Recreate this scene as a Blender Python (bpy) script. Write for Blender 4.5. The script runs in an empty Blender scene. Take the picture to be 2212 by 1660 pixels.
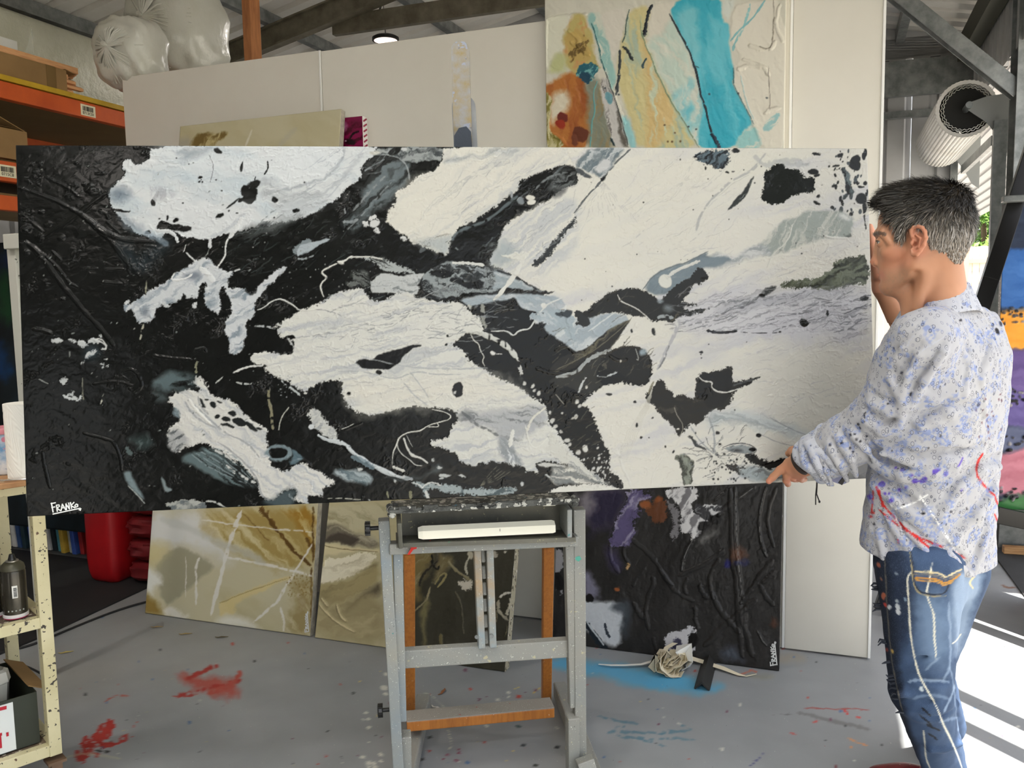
import bpy, bmesh, math, random
import numpy as np
from mathutils import Vector, Matrix
rnd = random.Random(7)
sc = bpy.context.scene
# ---------------------------------------------------------------- camera
EYE = Vector((0, 0, 1.5)); FPX = 1850.0
PITCH, ROLL = math.radians(5.65), math.radians(1.0)
Fv = Vector((0, math.cos(PITCH), -math.sin(PITCH)))
U0 = Vector((0, math.sin(PITCH), math.cos(PITCH))); R0 = Vector((1, 0, 0))
Rv = R0*math.cos(ROLL) - U0*math.sin(ROLL); Uv = U0*math.cos(ROLL) + R0*math.sin(ROLL)
cam_data = bpy.data.cameras.new('camera'); cam = bpy.data.objects.new('camera', cam_data)
sc.collection.objects.link(cam); sc.camera = cam
cam_data.sensor_width = 36; cam_data.lens = 36*FPX/2212; cam_data.clip_start = .05; cam_data.clip_end = 300
cam.matrix_world = Matrix((( Rv.x, Uv.x, -Fv.x, EYE.x), (Rv.y, Uv.y, -Fv.y, EYE.y), (Rv.z, Uv.z, -Fv.z, EYE.z), (0, 0, 0, 1)))
# ---------------------------------------------------------------- world, sun, exposure
sc.view_settings.view_transform = 'Standard'; sc.view_settings.look = 'None'
sc.view_settings.gamma = 1; sc.view_settings.use_curve_mapping = False
sc.view_settings.exposure = 1.44
sc.cycles.max_bounces = 8; sc.cycles.diffuse_bounces = 5; sc.cycles.sample_clamp_indirect = 6
sc.cycles.caustics_reflective = False; sc.cycles.caustics_refractive = False
world = bpy.data.worlds.new('sky'); sc.world = world; world.use_nodes = True
wn = world.node_tree.nodes; wl = world.node_tree.links; wn.clear()
wo = wn.new('ShaderNodeOutputWorld'); wb = wn.new('ShaderNodeBackground'); ws = wn.new('ShaderNodeTexSky')
SUN_AZ, SUN_EL = math.radians(155.5), math.radians(68.3)      # azimuth measured clockwise from +Y (the camera's heading)
ws.sky_type = 'NISHITA'; ws.sun_disc = False; ws.sun_elevation = SUN_EL; ws.sun_rotation = SUN_AZ
ws.air_density = 1.0; ws.dust_density = 3.0; ws.ozone_density = 1.0
wmx = wn.new('ShaderNodeMix'); wmx.data_type = 'RGBA'; wmx.inputs[0].default_value = .65
wmx.inputs[7].default_value = (5.6, 5.65, 5.7, 1)            # thin bright cloud over the blue
wl.new(ws.outputs[0], wmx.inputs[6]); wl.new(wmx.outputs[2], wb.inputs[0]); wb.inputs[1].default_value = .175
wl.new(wb.outputs[0], wo.inputs[0])
sun_d = bpy.data.lights.new('sun', 'SUN'); sun = bpy.data.objects.new('sun', sun_d); sc.collection.objects.link(sun)
sun_d.energy = 9.5; sun_d.angle = math.radians(.6); sun_d.color = (1, .95, .87)
sdir = Vector((math.sin(SUN_AZ)*math.cos(SUN_EL), math.cos(SUN_AZ)*math.cos(SUN_EL), math.sin(SUN_EL)))
sun.rotation_euler = sdir.to_track_quat('Z', 'Y').to_euler()

# ---------------------------------------------------------------- where things stand
def ray(px, py): return Fv*FPX + Rv*(px-1106) + Uv*(830-py)
def P(px, py, Y):
    d = ray(px, py); return EYE + d*(Y/d.y)
def G(px, py, z=0.0):
    d = ray(px, py); return EYE + d*((z-EYE.z)/d.z)
def onplane(px, py, p0, n):
    d = ray(px, py); return EYE + d*((p0-EYE).dot(n)/d.dot(n))
TH = math.radians(20.5)
AX = Vector((math.sin(TH), math.cos(TH), 0)); CR = Vector((math.cos(TH), -math.sin(TH), 0))
def B(s, t, z=0.0): return CR*s + AX*t + Vector((0, 0, z))
WALL_R, WALL_L, FARW = .95, -5.3, 7.45
# ---------------------------------------------------------------- materials
def lin(c):
    return tuple(((x/255)/12.92 if x/255 <= .04045 else ((x/255+.055)/1.055)**2.4) for x in c)
_m = {}
def mat(name, col=(200, 200, 200), rough=.6, metal=0.0, var=None, bump=None, specks=None, attr=False, trans=0.0,
        emis=None, alpha=1.0, spec=.5, wave=None, coat=0.0, fine=None, sss=0.0):
    """var=(scale, colour2, contrast)  bump=(scale, strength, dist)  specks=[(scale, threshold, colour), ...]"""
    if name in _m: return _m[name]
    m = bpy.data.materials.new(name); m.use_nodes = True; _m[name] = m
    nt = m.node_tree; N = nt.nodes; L = nt.links; b = N['Principled BSDF']
    tc = N.new('ShaderNodeTexCoord'); co = tc.outputs['Object']
    def rgba(c): return (*lin(c), 1)
    def mix(a, c, f):
        x = N.new('ShaderNodeMix'); x.data_type = 'RGBA'
        if isinstance(a, tuple): x.inputs[6].default_value = a
        else: L.new(a, x.inputs[6])
        if isinstance(c, tuple): x.inputs[7].default_value = c
        else: L.new(c, x.inputs[7])
        L.new(f, x.inputs[0]); return x.outputs[2]
    def noise(scale, detail=5, rough_=.6, vec=None):
        n = N.new('ShaderNodeTexNoise'); n.inputs['Scale'].default_value = scale
        n.inputs['Detail'].default_value = detail; n.inputs['Roughness'].default_value = rough_
        L.new(vec or co, n.inputs['Vector']); return n.outputs[0]
    def step(v, lo, hi):
        r = N.new('ShaderNodeMapRange'); r.inputs[1].default_value = lo; r.inputs[2].default_value = hi
        L.new(v, r.inputs[0]); return r.outputs[0]
    cur = rgba(col)
    if attr:
        a = N.new('ShaderNodeVertexColor'); a.layer_name = 'Col'; cur = a.outputs[0]
    if var: cur = mix(cur, rgba(var[1]), step(noise(var[0]), .5-.5/var[2], .5+.5/var[2]))
    if wave:   # (scale, colour, lo, hi, axis stretch) grain lines
        mp = N.new('ShaderNodeMapping'); mp.inputs['Scale'].default_value = wave[4]; L.new(co, mp.inputs[0])
        cur = mix(cur, rgba(wave[1]), step(noise(wave[0], 4, .6, mp.outputs[0]), wave[2], wave[3]))
    for k, (s, th, c) in enumerate(specks or []):
        mp = N.new('ShaderNodeMapping'); mp.inputs['Location'].default_value = (k*3.7, k*1.3, k*7.1); L.new(co, mp.inputs[0])
        cur = mix(cur, rgba(c), step(noise(s, 3, .5, mp.outputs[0]), th, th+.02))
    if isinstance(cur, tuple): b.inputs['Base Color'].default_value = cur
    else: L.new(cur, b.inputs['Base Color'])
    b.inputs['Roughness'].default_value = rough; b.inputs['Metallic'].default_value = metal
    b.inputs['Specular IOR Level'].default_value = spec; b.inputs['Coat Weight'].default_value = coat
    b.inputs['Transmission Weight'].default_value = trans; b.inputs['Alpha'].default_value = alpha
    if sss:
        b.inputs['Subsurface Weight'].default_value = sss; b.inputs['Subsurface Radius'].default_value = (.012, .005, .003)
        b.inputs['Subsurface Scale'].default_value = 1.0
    if emis:
        b.inputs['Emission Color'].default_value = rgba(emis[0]); b.inputs['Emission Strength'].default_value = emis[1]
    if bump:
        bp = N.new('ShaderNodeBump'); bp.inputs['Strength'].default_value = bump[1]; bp.inputs['Distance'].default_value = bump[2]
        L.new(noise(bump[0], 6, .6), bp.inputs['Height']); L.new(bp.outputs[0], b.inputs['Normal'])
    return m
# ---------------------------------------------------------------- mesh builder
class MB:
    def __init__(s): s.v = []; s.f = []
    def add(s, vs, fs):
        o = len(s.v); s.v += [tuple(v) for v in vs]; s.f += [tuple(i+o for i in f) for f in fs]; return s
    def box(s, c, sx, sy, sz, X=Vector((1, 0, 0)), Y=Vector((0, 1, 0)), Z=Vector((0, 0, 1)), bev=0.0):
        """centre c, full sizes along the unit axes X Y Z; bev chamfers every edge"""
        hx, hy, hz = sx/2, sy/2, sz/2
        if bev <= 0:
            vs = [c + X*hx*a + Y*hy*b_ + Z*hz*d for d in (-1, 1) for b_ in (-1, 1) for a in (-1, 1)]
            return s.add(vs, [(0, 2, 3, 1), (4, 5, 7, 6), (0, 1, 5, 4), (2, 6, 7, 3), (0, 4, 6, 2), (1, 3, 7, 5)])
        bev = min(bev, hx*.9, hy*.9, hz*.9)
        bm = bmesh.new(); bmesh.ops.create_cube(bm, size=1)
        for v in bm.verts: v.co = Vector((v.co.x*sx, v.co.y*sy, v.co.z*sz))
        bmesh.ops.bevel(bm, geom=bm.edges[:], offset=bev, segments=2, affect='EDGES', profile=.5)
        bm.verts.index_update()
        s.add([c + X*v.co.x + Y*v.co.y + Z*v.co.z for v in bm.verts], [[v.index for v in f.verts] for f in bm.faces]); bm.free(); return s
    def bar(s, a, b_, w, h, up=Vector((0, 0, 1)), bev=0.0):
        """square bar from a to b_: w across, h along up"""
        d = (b_-a); L_ = d.length; Y = d.normalized(); X = Y.cross(up).normalized(); Z = X.cross(Y).normalized()
        return s.box((a+b_)/2, w, L_, h, X, Y, Z, bev)
    def tube(s, pts, r, n=10, cap=True, closed=False):
        pts = [Vector(p) for p in pts]; k = len(pts)
        rr = r if isinstance(r, (list, tuple)) else [r]*k
        rings = []; nrm = None
        for i, p in enumerate(pts):
            if closed: d = pts[(i+1) % k]-pts[i-1]
            else: d = pts[min(i+1, k-1)]-pts[max(i-1, 0)]
            d = d.normalized() if d.length > 1e-9 else Vector((0, 0, 1))
            if nrm is None: nrm = d.orthogonal().normalized()
            nrm = (nrm - d*nrm.dot(d)).normalized(); bi = d.cross(nrm)
            rings.append([p + (nrm*math.cos(2*math.pi*j/n) + bi*math.sin(2*math.pi*j/n))*rr[i] for j in range(n)])
        vs = [v for g in rings for v in g]; fs = []
        for i in range(k if closed else k-1):
            for j in range(n):
                a = i*n+j; b2 = i*n+(j+1) % n; c = ((i+1) % k)*n+(j+1) % n; d2 = ((i+1) % k)*n+j
                fs.append((a, b2, c, d2))
        if cap and not closed: fs += [tuple(range(n))[::-1], tuple((k-1)*n+j for j in range(n))]
        return s.add(vs, fs)
    def lathe(s, c, prof, n=24, Z=Vector((0, 0, 1)), X=None):
        X = X or Z.orthogonal().normalized(); Y = Z.cross(X)
        vs = []; fs = []
        for r, z in prof:
            for j in range(n):
                a = 2*math.pi*j/n; vs.append(c + X*math.cos(a)*r + Y*math.sin(a)*r + Z*z)
        for i in range(len(prof)-1):
            for j in range(n): fs.append((i*n+j, i*n+(j+1) % n, (i+1)*n+(j+1) % n, (i+1)*n+j))
        if prof[0][0] > 1e-5: fs.append(tuple(range(n))[::-1])
        if prof[-1][0] > 1e-5: fs.append(tuple((len(prof)-1)*n+j for j in range(n)))
        return s.add(vs, fs)
    def prism(s, pts, d):
        """closed outline pts (3-D) pushed along d"""
        n = len(pts); vs = [Vector(p) for p in pts] + [Vector(p)+d for p in pts]
        return s.add(vs, [tuple(range(n))[::-1], tuple(range(n, 2*n))] + [(i, (i+1) % n, n+(i+1) % n, n+i) for i in range(n)])
    def ribbon(s, pts, w, nrm, th=.0008):
        """raised flat stroke on a surface with normal nrm"""
        pts = [Vector(p) for p in pts]
        for a, b_ in zip(pts, pts[1:]):
            d = (b_-a)
            if d.length < 1e-6: continue
            s.box((a+b_)/2 + nrm*th/2, w, d.length+w*.6, th, nrm.cross(d.normalized()), d.normalized(), nrm)
        return s
    def build(s, name, material, parent=None, smooth=False, org=None, kind=None):
        me = bpy.data.meshes.new(name)
        o = bpy.data.objects.new(name, me); sc.collection.objects.link(o)
        base = Vector((0, 0, 0))
        if parent is not None: o.parent = parent; base = Vector(parent.get('_org', (0, 0, 0)))
        if org is not None: o.location = Vector(org)-base; base = Vector(org)
        o['_org'] = tuple(base)
        me.from_pydata([tuple(Vector(v)-base) for v in s.v], [], s.f)
        bm = bmesh.new(); bm.from_mesh(me); bmesh.ops.recalc_face_normals(bm, faces=bm.faces); bm.to_mesh(me); bm.free()
        if smooth:
            me.polygons.foreach_set('use_smooth', [True]*len(me.polygons))
            try: me.set_sharp_from_angle(angle=math.radians(40))
            except Exception: pass
        if material: me.materials.append(material)
        if kind: o['kind'] = kind
        return o
def tag(o, label, cat, group=None, kind=None):
    o['label'] = label; o['category'] = cat
    if group: o['group'] = group
    if kind: o['kind'] = kind
    return o
def thing(name, loc, label, cat, group=None):
    o = bpy.data.objects.new(name, None); sc.collection.objects.link(o); o.location = loc; o['_org'] = tuple(loc)
    o.empty_display_size = .05
    return tag(o, label, cat, group)
def copy_tree(o, d, parent=None):
    c = o.copy(); sc.collection.objects.link(c)
    if parent is None: c.location = o.location + d; c['_org'] = tuple(Vector(o['_org'])+d)
    else: c.parent = parent
    for ch in [x for x in sc.objects if x.parent == o]: copy_tree(ch, d, c)
    return c
# ================================================================ the setting
M_steel = mat('galvanised_steel', (150, 153, 152), .45, .55, var=(14, (112, 116, 116), 3), bump=(40, .1, .002))
M_beam = mat('dusty_steel', (128, 122, 106), .6, .3, var=(9, (96, 90, 76), 3), bump=(30, .15, .003))
M_sheet = mat('zincalume_sheet', (240, 238, 234), .5, .0, var=(3, (216, 212, 204), 2))
M_sheetw = mat('wall_sheet', (206, 207, 208), .45, .2, var=(3, (182, 182, 182), 2))
M_conc = mat('concrete_outside', (172, 169, 162), .8, 0, var=(2, (152, 149, 142), 2))

def corrugated(name, p0, U, V, lu, lv, pitch, depth, nrm, material, thick=.002, square=True):
    """sheet from corner p0 spanning lu along U and lv along V; ribs run along V"""
    mb = MB(); n = int(lu/pitch); prof = []
    for i in range(n+1):
        x = i*pitch
        if square: prof += [(x, 0), (x+pitch*.62, 0), (x+pitch*.70, depth), (x+pitch*.92, depth)]
        else: prof += [(x+pitch*k/6, depth*.5*(1-math.cos(2*math.pi*k/6))) for k in range(6)]
    prof = [(min(x, lu), h) for x, h in prof if x <= lu+1e-6]
    if prof[-1][0] < lu-1e-6: prof.append((lu, prof[-1][1]))
    vs = []
    for x, h in prof: vs += [p0+U*x+nrm*h, p0+U*x+nrm*h+V*lv]
    k = len(prof)
    for x, h in prof: vs += [p0+U*x+nrm*(h+thick), p0+U*x+nrm*(h+thick)+V*lv]
    fs = []
    for i in range(k-1):
        a = 2*i; fs.append((a, a+1, a+3, a+2)); b_ = 2*k+2*i; fs.append((b_, b_+2, b_+3, b_+1))
        fs += [(a, a+2, b_+2, b_), (a+1, b_+1, b_+3, a+3)]
    fs += [(0, 2*k, 2*k+1, 1), (2*k-2, 2*k-1, 4*k-1, 4*k-2)]
    mb.add(vs, fs); return mb.build(name, material, kind='structure')
Zu = Vector((0, 0, 1))
RIDGE_S = (WALL_L+WALL_R)/2; EAVE = 3.3; RP = math.radians(12)
BACK = -6.0
def roof_z(s): return EAVE + (min(s-WALL_L, WALL_R-s))*math.tan(RP)
# roof sheets, ribs running up the slope
up_r = (CR*-1*math.cos(RP) + Zu*math.sin(RP)); up_l = (CR*math.cos(RP) + Zu*math.sin(RP))
slope_len = (WALL_R-RIDGE_S+.25)/math.cos(RP)
nr = up_r.cross(AX); nr = nr if nr.z > 0 else -nr
nl = up_l.cross(AX); nl = nl if nl.z > 0 else -nl
M_sky = bpy.data.materials.new('translucent_sheet'); M_sky.use_nodes = True; _n = M_sky.node_tree.nodes; _t = _n.new('ShaderNodeBsdfTranslucent'); _t.inputs[0].default_value = (.82, .84, .84, 1); M_sky.node_tree.links.new(_t.outputs[0], _n['Material Output'].inputs[0])
for _a, _b, _k in ((BACK, -2.3, 0), (-2.3, -1.3, 1), (-1.3, .4, 0), (.4, 1.3, 1), (1.3, FARW+.1, 0)):  # translucent right-slope strips are unseen, added for light from above
    for _s, _u, _q in ((WALL_R+.25, up_r, nr), (WALL_L-.25, up_l, nl)): corrugated('added_skylight' if _k and _u is up_r else 'ceiling', B(_s, _a, roof_z(_s)+.1), AX, _u, _b-_a, slope_len, .2, .035, _q, M_sky if _k and _u is up_r else M_sheet)
corrugated('wall_back', B(WALL_L, BACK, 2.4), CR, Zu, WALL_R-WALL_L, 1.0, .19, .03, -AX, M_sheetw); corrugated('wall_back', B(WALL_L, BACK, 0), CR, Zu, 3.9, 2.4, .19, .03, -AX, M_sheetw); corrugated('wall_back', B(-.5, BACK, 0), CR, Zu, 1.45, 2.4, .19, .03, -AX, M_sheetw)
_m2 = MB(); _m2.prism([B(WALL_L, BACK, 3.38), B(WALL_R, BACK, 3.38), B(RIDGE_S, BACK, roof_z(RIDGE_S)+.1)], -AX*.03); _m2.build('wall_back', M_sheetw, kind='structure')
_m2 = MB(); _m2.box(B(RIDGE_S, (BACK+FARW)/2, roof_z(RIDGE_S)+.16), .5, FARW-BACK+.3, .02, CR, AX); _m2.build('trim_8', M_sheet, kind='structure')
# purlins under the sheets
for s in (-4.9, -4.0, -3.1, -2.35, -1.9, -1.2, -.35, .45):
    z = roof_z(s)+.045
    mb = MB(); mb.bar(B(s, BACK, z), B(s, FARW, z), .06, .09); mb.build('trim_1', M_steel, kind='structure')
# portal frames
def frame(t, knee=True):
    mb = MB(); zt = lambda s: roof_z(s)-.09
    for s0, s1 in ((WALL_L+.1, RIDGE_S), (RIDGE_S, WALL_R-.05)):
        a, b_ = B(s0, t, zt(s0)), B(s1, t, zt(s1))
        mb.bar(a, b_, .02, .16); mb.bar(a+Zu*.075, b_+Zu*.075, .075, .014); mb.bar(a-Zu*.075, b_-Zu*.075, .075, .014)
    zc = roof_z(RIDGE_S-1.0)-.2
    mb.bar(B(RIDGE_S-1.3, t+.06, zc-.03), B(RIDGE_S+1.3, t+.06, zc-.03), .05, .13)
    mb.build('trim_2', M_beam, kind='structure')
    for s in (WALL_R+.05, WALL_L+.07):
        mb = MB()
        mb.box(B(s, t, EAVE/2-.03), .02, .2, EAVE-.1, CR, AX)
        for k in (-1, 1): mb.box(B(s+.03, t+k*.1, EAVE/2-.03), .2, .016, EAVE-.1, CR, AX)
        mb.build('trim_3', M_steel, kind='structure')
    if knee:
        for sg, sw in ((-1, WALL_R-.0), (1, WALL_L+.12)):
            a = B(sw, t-.02, 2.60); b_ = B(sw+sg*.80, t-.02, roof_z(sw+sg*.80)-.1)
            mb = MB(); mb.bar(a, b_, .10, .012, CR); mb.bar(a-AX*.045, b_-AX*.045, .012, .08, CR); mb.bar(a+AX*.045, b_+AX*.045, .012, .08, CR)
            mb.build('trim_4', M_steel, kind='structure')
for t in (5.62, 1.6, -2.4): frame(t)
# far wall: sheet with vertical ribs, girts, a low doorway behind the partition's end
def wall_piece(name, s0, s1, z0, z1, t):
    corrugated(name, B(s0, t, z0), CR, Zu, s1-s0, z1-z0, .19, .03, AX, M_sheetw)
D0, D1, DH = -.95, .55, 1.95
wall_piece('wall_far', WALL_L, D0, 0, 3.35, FARW); wall_piece('wall_far', D0, D1, DH, 3.35, FARW); wall_piece('wall_far', D1, .84, 0, 3.35, FARW); wall_piece('wall_far', .84, WALL_R+.1, 2.9, 3.35, FARW)
mb = MB(); mb.box(B(.85, FARW-.03, 1.45), .05, .07, 2.9, CR, AX); mb.build('trim_5', M_steel, kind='structure')
mbg = MB()                                            # gable triangle
mbg.prism([B(WALL_L, FARW, 3.3), B(WALL_R, FARW, 3.3), B(WALL_R, FARW, 3.46), B(RIDGE_S, FARW, roof_z(RIDGE_S)+.22), B(WALL_L, FARW, 3.46)], AX*.03)
mbg.box(B(RIDGE_S, FARW+.015, 3.37), WALL_R-WALL_L, .03, .16, CR, AX)
mbg.build('wall_far', M_sheetw, kind='structure')
mb = MB(); mb.bar(B(WALL_L+.1, FARW-.1, 3.12), B(WALL_R, FARW-.1, 3.12), .06, .26)
mb.bar(B(WALL_L+.1, FARW-.06, 2.86), B(WALL_R-.1, FARW-.06, 2.86), .07, .05)
mb.bar(B(WALL_L+.1, FARW-.06, 2.0), B(.85, FARW-.06, 2.0), .07, .05)
mb.build('trim_5', M_steel, kind='structure')
# left wall
corrugated('wall_left', B(WALL_L-.03, BACK, 0), AX, Zu, FARW-BACK, 3.38, .19, .03, -CR, M_sheetw)
# right wall: open bays between columns, lintel above
JAMB = 4.0                                         # pier between the two roller doors
def rwall(t0, t1, z0, z1): corrugated('wall_right', B(WALL_R, t0, z0), AX, Zu, t1-t0, z1-z0, .19, .03, CR, M_sheetw)
rwall(JAMB, 4.62, 0, 2.86)
rwall(BACK, FARW, 2.86, 3.35); rwall(BACK, -3.0, 0, 2.86)
mb = MB()
mb.bar(B(WALL_R-.06, BACK, EAVE-.02), B(WALL_R-.06, FARW, EAVE-.02), .1, .16)
mb.build('trim_6', mat('dark_fascia', (60, 60, 44), .6, .2), kind='structure')
# door tracks, and slim unseen posts inferred from shadow stripes on the floor
for t in (5.86, JAMB-.06, 3.01, 2.74):
    mb = MB(); mb.box(B(WALL_R-.04, t, 1.25), .07, .05, 2.5, CR, AX); mb.build('trim_7', M_steel, kind='structure')
# ---- roller doors, rolled up under the lintel
def roller_door(name, t0, t1, z, r, label, group=None):
    o = thing(name, B(WALL_R-.1, (t0+t1)/2, z), label, 'roller door', group)
    c0 = B(WALL_R-.04-r, t0, z); L_ = t1-t0
    X = CR; Y = Zu
    mb = MB(); n = 44; vs = []; fs = []
    # curtain coil: ribbed outside
    prof = []
    for i in range(n*3):
        a = 2*math.pi*i/(n*3); k = i % 3
        prof.append(((r if k else r-.007), a))
    for e in (0, 1):
        for rr, a in prof: vs.append(c0 + AX*L_*e + X*math.cos(a)*rr + Y*math.sin(a)*rr)
    m = len(prof); fs = [(i, (i+1) % m, m+(i+1) % m, m+i) for i in range(m)]
    inner = []
    for e in (0, 1):
        for rr, a in prof: vs.append(c0 + AX*L_*e + X*math.cos(a)*(r-.022) + Y*math.sin(a)*(r-.022))
    fs += [(i, 2*m+i, 2*m+(i+1) % m, (i+1) % m) for i in range(m)] + [(m+i, m+(i+1) % m, 3*m+(i+1) % m, 3*m+i) for i in range(m)]
    fs += [(2*m+i, 3*m+i, 3*m+(i+1) % m, 2*m+(i+1) % m) for i in range(m)]
    mb.add(vs, fs); mb.build('curtain', M_sheet, o)
    mb = MB()                                            # wound layers seen at the ends: wavy rings
    for lay, rr in enumerate((r-.004, r-.020, r-.034, r-.046)):
        for e in (.002, L_-.002):
            N_ = 120; pts = []
            for i in range(N_):
                a = 2*math.pi*i/N_; q = rr + (.004*math.sin(a*30+lay) if lay else 0)
                pts.append(c0 + AX*e + X*math.cos(a)*q + Y*math.sin(a)*q)
            mb.tube(pts, .0022, 5, closed=True)
    mb.build('coil_edge', mat('bright_edge', (225, 222, 212), .3, .5), o)
    mb = MB()
    for e in (.03, L_-.03):
        mb.lathe(c0+AX*e, [(r-.049, 0), (r-.049, .01), (.001, .01)], 40, AX)
    mb.build('drum_disc', mat('drum_black', (28, 28, 26), .7), o)
    mb = MB()
    mb.tube([c0-AX*.12, c0+AX*(L_+.1)], .02, 12); mb.build('axle', M_steel, o)
    mb = MB()                                            # gusset bracket carrying the axle
    for e in (-.07, L_+.05):
        pts = []
        for (u, w) in ((0, .02), (.10, .05), (r+.10, .06), (r+.10, -.34), (r+.05, -.30), (r+.0, -.20), (r-.07, -.10), (r-.14, -.045), (0, -.02)):
            pts.append(c0 + AX*e + CR*u + Zu*w)
        mb.prism(pts, AX*.008)
    mb.build('bracket', mat('bracket_grey', (150, 152, 150), .5, .3), o)
    mb = MB(); mb.box(c0-Zu*r+CR*r*.9+AX*L_/2-Zu*.03, .03, L_, .06, CR, AX); mb.build('bottom_rail', M_steel, o)
    return o
roller_door('roller_door', 5.95, FARW-.2, 2.60, .17, 'rolled-up metal roller door seen end-on beside the steel column', 'roller doors')
roller_door('roller_door', -2.8, 3.35, 2.68, .17, 'rolled-up roller door over the near side opening above the sunlit floor', 'roller doors')
# ---- outside
mb = MB(); mb.box(Vector((0, 10, -.065)), 80, 80, .1); mb.build('ground_outside', M_conc, kind='structure')
# awning with ribs along the building, sloping away outside the doors
an = Vector((CR.x*math.cos(.5), CR.y*math.cos(.5), -math.sin(.5)))
av = (CR*math.cos(.49)-Zu*math.sin(.49)).normalized(); nn = av.cross(AX); nn = nn if nn.z > 0 else -nn
aw = corrugated('awning', B(WALL_R+.2, 3.9, 3.25), av, AX, 1.2, 16.5, .11, .03, nn, mat('awning_sheet', (150, 149, 148), .45, .2))
del aw['kind']; tag(aw, 'ribbed metal awning sheet sloping down outside the side door', 'awning')
fo = thing('paling_fence', B(4.2, 19.5, 0), 'pale timber paling fence outside beyond the side opening', 'fence')
mb = MB()
for i in range(32):
    mb.box(B(2.3+i*.13, 19.5, 1.2), .122, .02, 2.4-.02*(i % 2), CR, AX)
mb.build('palings', mat('fence_wood', (236, 214, 198), .8, var=(2, (222, 192, 172), 2)), fo)
mb = MB(); mb.bar(B(2.3, 19.46, 2.1), B(6.4, 19.46, 2.1), .04, .08); mb.bar(B(2.3, 19.46, .6), B(6.4, 19.46, .6), .04, .08)
for i in range(3): mb.box(B(2.5+i*1.8, 19.43, 1.25), .1, .1, 2.5, CR, AX)
mb.build('rails', mat('fence_rail', (196, 150, 122), .8), fo)
# far fence beyond the doorway
fo = thing('garden_fence', B(0, 13.5, 0), 'bright timber fence seen through the low far doorway', 'fence')
mb = MB()
for i in range(30): mb.box(B(-3+i*.13, 13.5, .9), .122, .02, 1.8, CR, AX)
mb.build('palings', _m['fence_wood'], fo)
# trees beyond the fence: leafy crowns of many small leaves
def tree(c, R_, label, seed, n=5200):
    r = random.Random(seed); o = thing('tree', Vector((c.x, c.y, 0)), label, 'tree', 'trees outside')
    mb = MB(); mb.tube([Vector((c.x, c.y, 0)), Vector((c.x+.1, c.y, c.z*.6)), Vector((c.x, c.y, c.z))], [.14, .1, .05], 10); mb.build('trunk', mat('bark', (92, 76, 58), .9), o)
    mb = MB()
    lumps = [Vector((r.gauss(0, .5), r.gauss(0, .5), r.gauss(0, .45)))*R_ for _ in range(14)]
    for i in range(n):
        l = lumps[i % 14]; d = Vector((r.gauss(0, 1), r.gauss(0, 1), r.gauss(0, 1))).normalized()*R_*.42*r.random()**.35
        p = c+l+d; a = Vector((r.gauss(0, 1), r.gauss(0, 1), r.gauss(0, 1))).normalized(); b_ = a.orthogonal().normalized()
        s_ = .05+.05*r.random(); mb.add([p-a*s_, p+b_*s_*.45, p+a*s_, p-b_*s_*.45], [(0, 1, 2, 3)])
    mb.build('foliage', mat('leaf_green', (120, 158, 52), .6, var=(3, (70, 112, 34), 2), trans=0), o)
tree(B(3.1, 21.6, 3.0), 1.35, 'green leafy tree behind the paling fence under the awning', 3)
tree(B(6.6, 22.6, 3.1), 1.5, 'green leafy tree further along behind the paling fence', 4)
tree(B(4.6, 25.5, 3.6), 1.4, 'green leafy tree standing furthest back behind the paling fence', 5, 3000)
# ================================================================ painting on dense meshes
# A Canvas is a fine grid laid on a real surface; every grid point knows where the photograph shows it (U, V),
# so brushwork traced from the photograph lands on the canvas and becomes vertex colour and real paint relief.
rs = np.random.RandomState(5)
def up2(a, ny, nx):
    y = np.linspace(0, a.shape[0]-1.001, ny); x = np.linspace(0, a.shape[1]-1.001, nx)
    yi = y.astype(int); xi = x.astype(int); fy = (y-yi)[:, None]; fx = (x-xi)[None]
    fy = fy*fy*(3-2*fy); fx = fx*fx*(3-2*fx)
    a0 = a[yi][:, xi]*(1-fx)+a[yi][:, xi+1]*fx; a1 = a[yi+1][:, xi]*(1-fx)+a[yi+1][:, xi+1]*fx
    return (a0*(1-fy)+a1*fy).astype(np.float32)
TAB = rs.rand(512, 512).astype(np.float32)
def vnoise(x, y):
    """value noise sampled at arbitrary coordinates, -1..1"""
    xi = np.floor(x).astype(np.int32); yi = np.floor(y).astype(np.int32); fx = x-xi; fy = y-yi
    fx = fx*fx*(3-2*fx); fy = fy*fy*(3-2*fy); x0 = xi & 511; x1 = (xi+1) & 511; y0 = yi & 511; y1 = (yi+1) & 511
    a = TAB[y0, x0]*(1-fx)+TAB[y0, x1]*fx; b = TAB[y1, x0]*(1-fx)+TAB[y1, x1]*fx
    return (a*(1-fy)+b*fy)*2-1
def fbm(x, y, o=4, g=.5):
    s = 0; a = 1; t = 0
    for k in range(o):
        s = s+a*vnoise(x*2**k+17.3*k, y*2**k+5.1*k); t += a; a *= g
    return s/t
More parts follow.
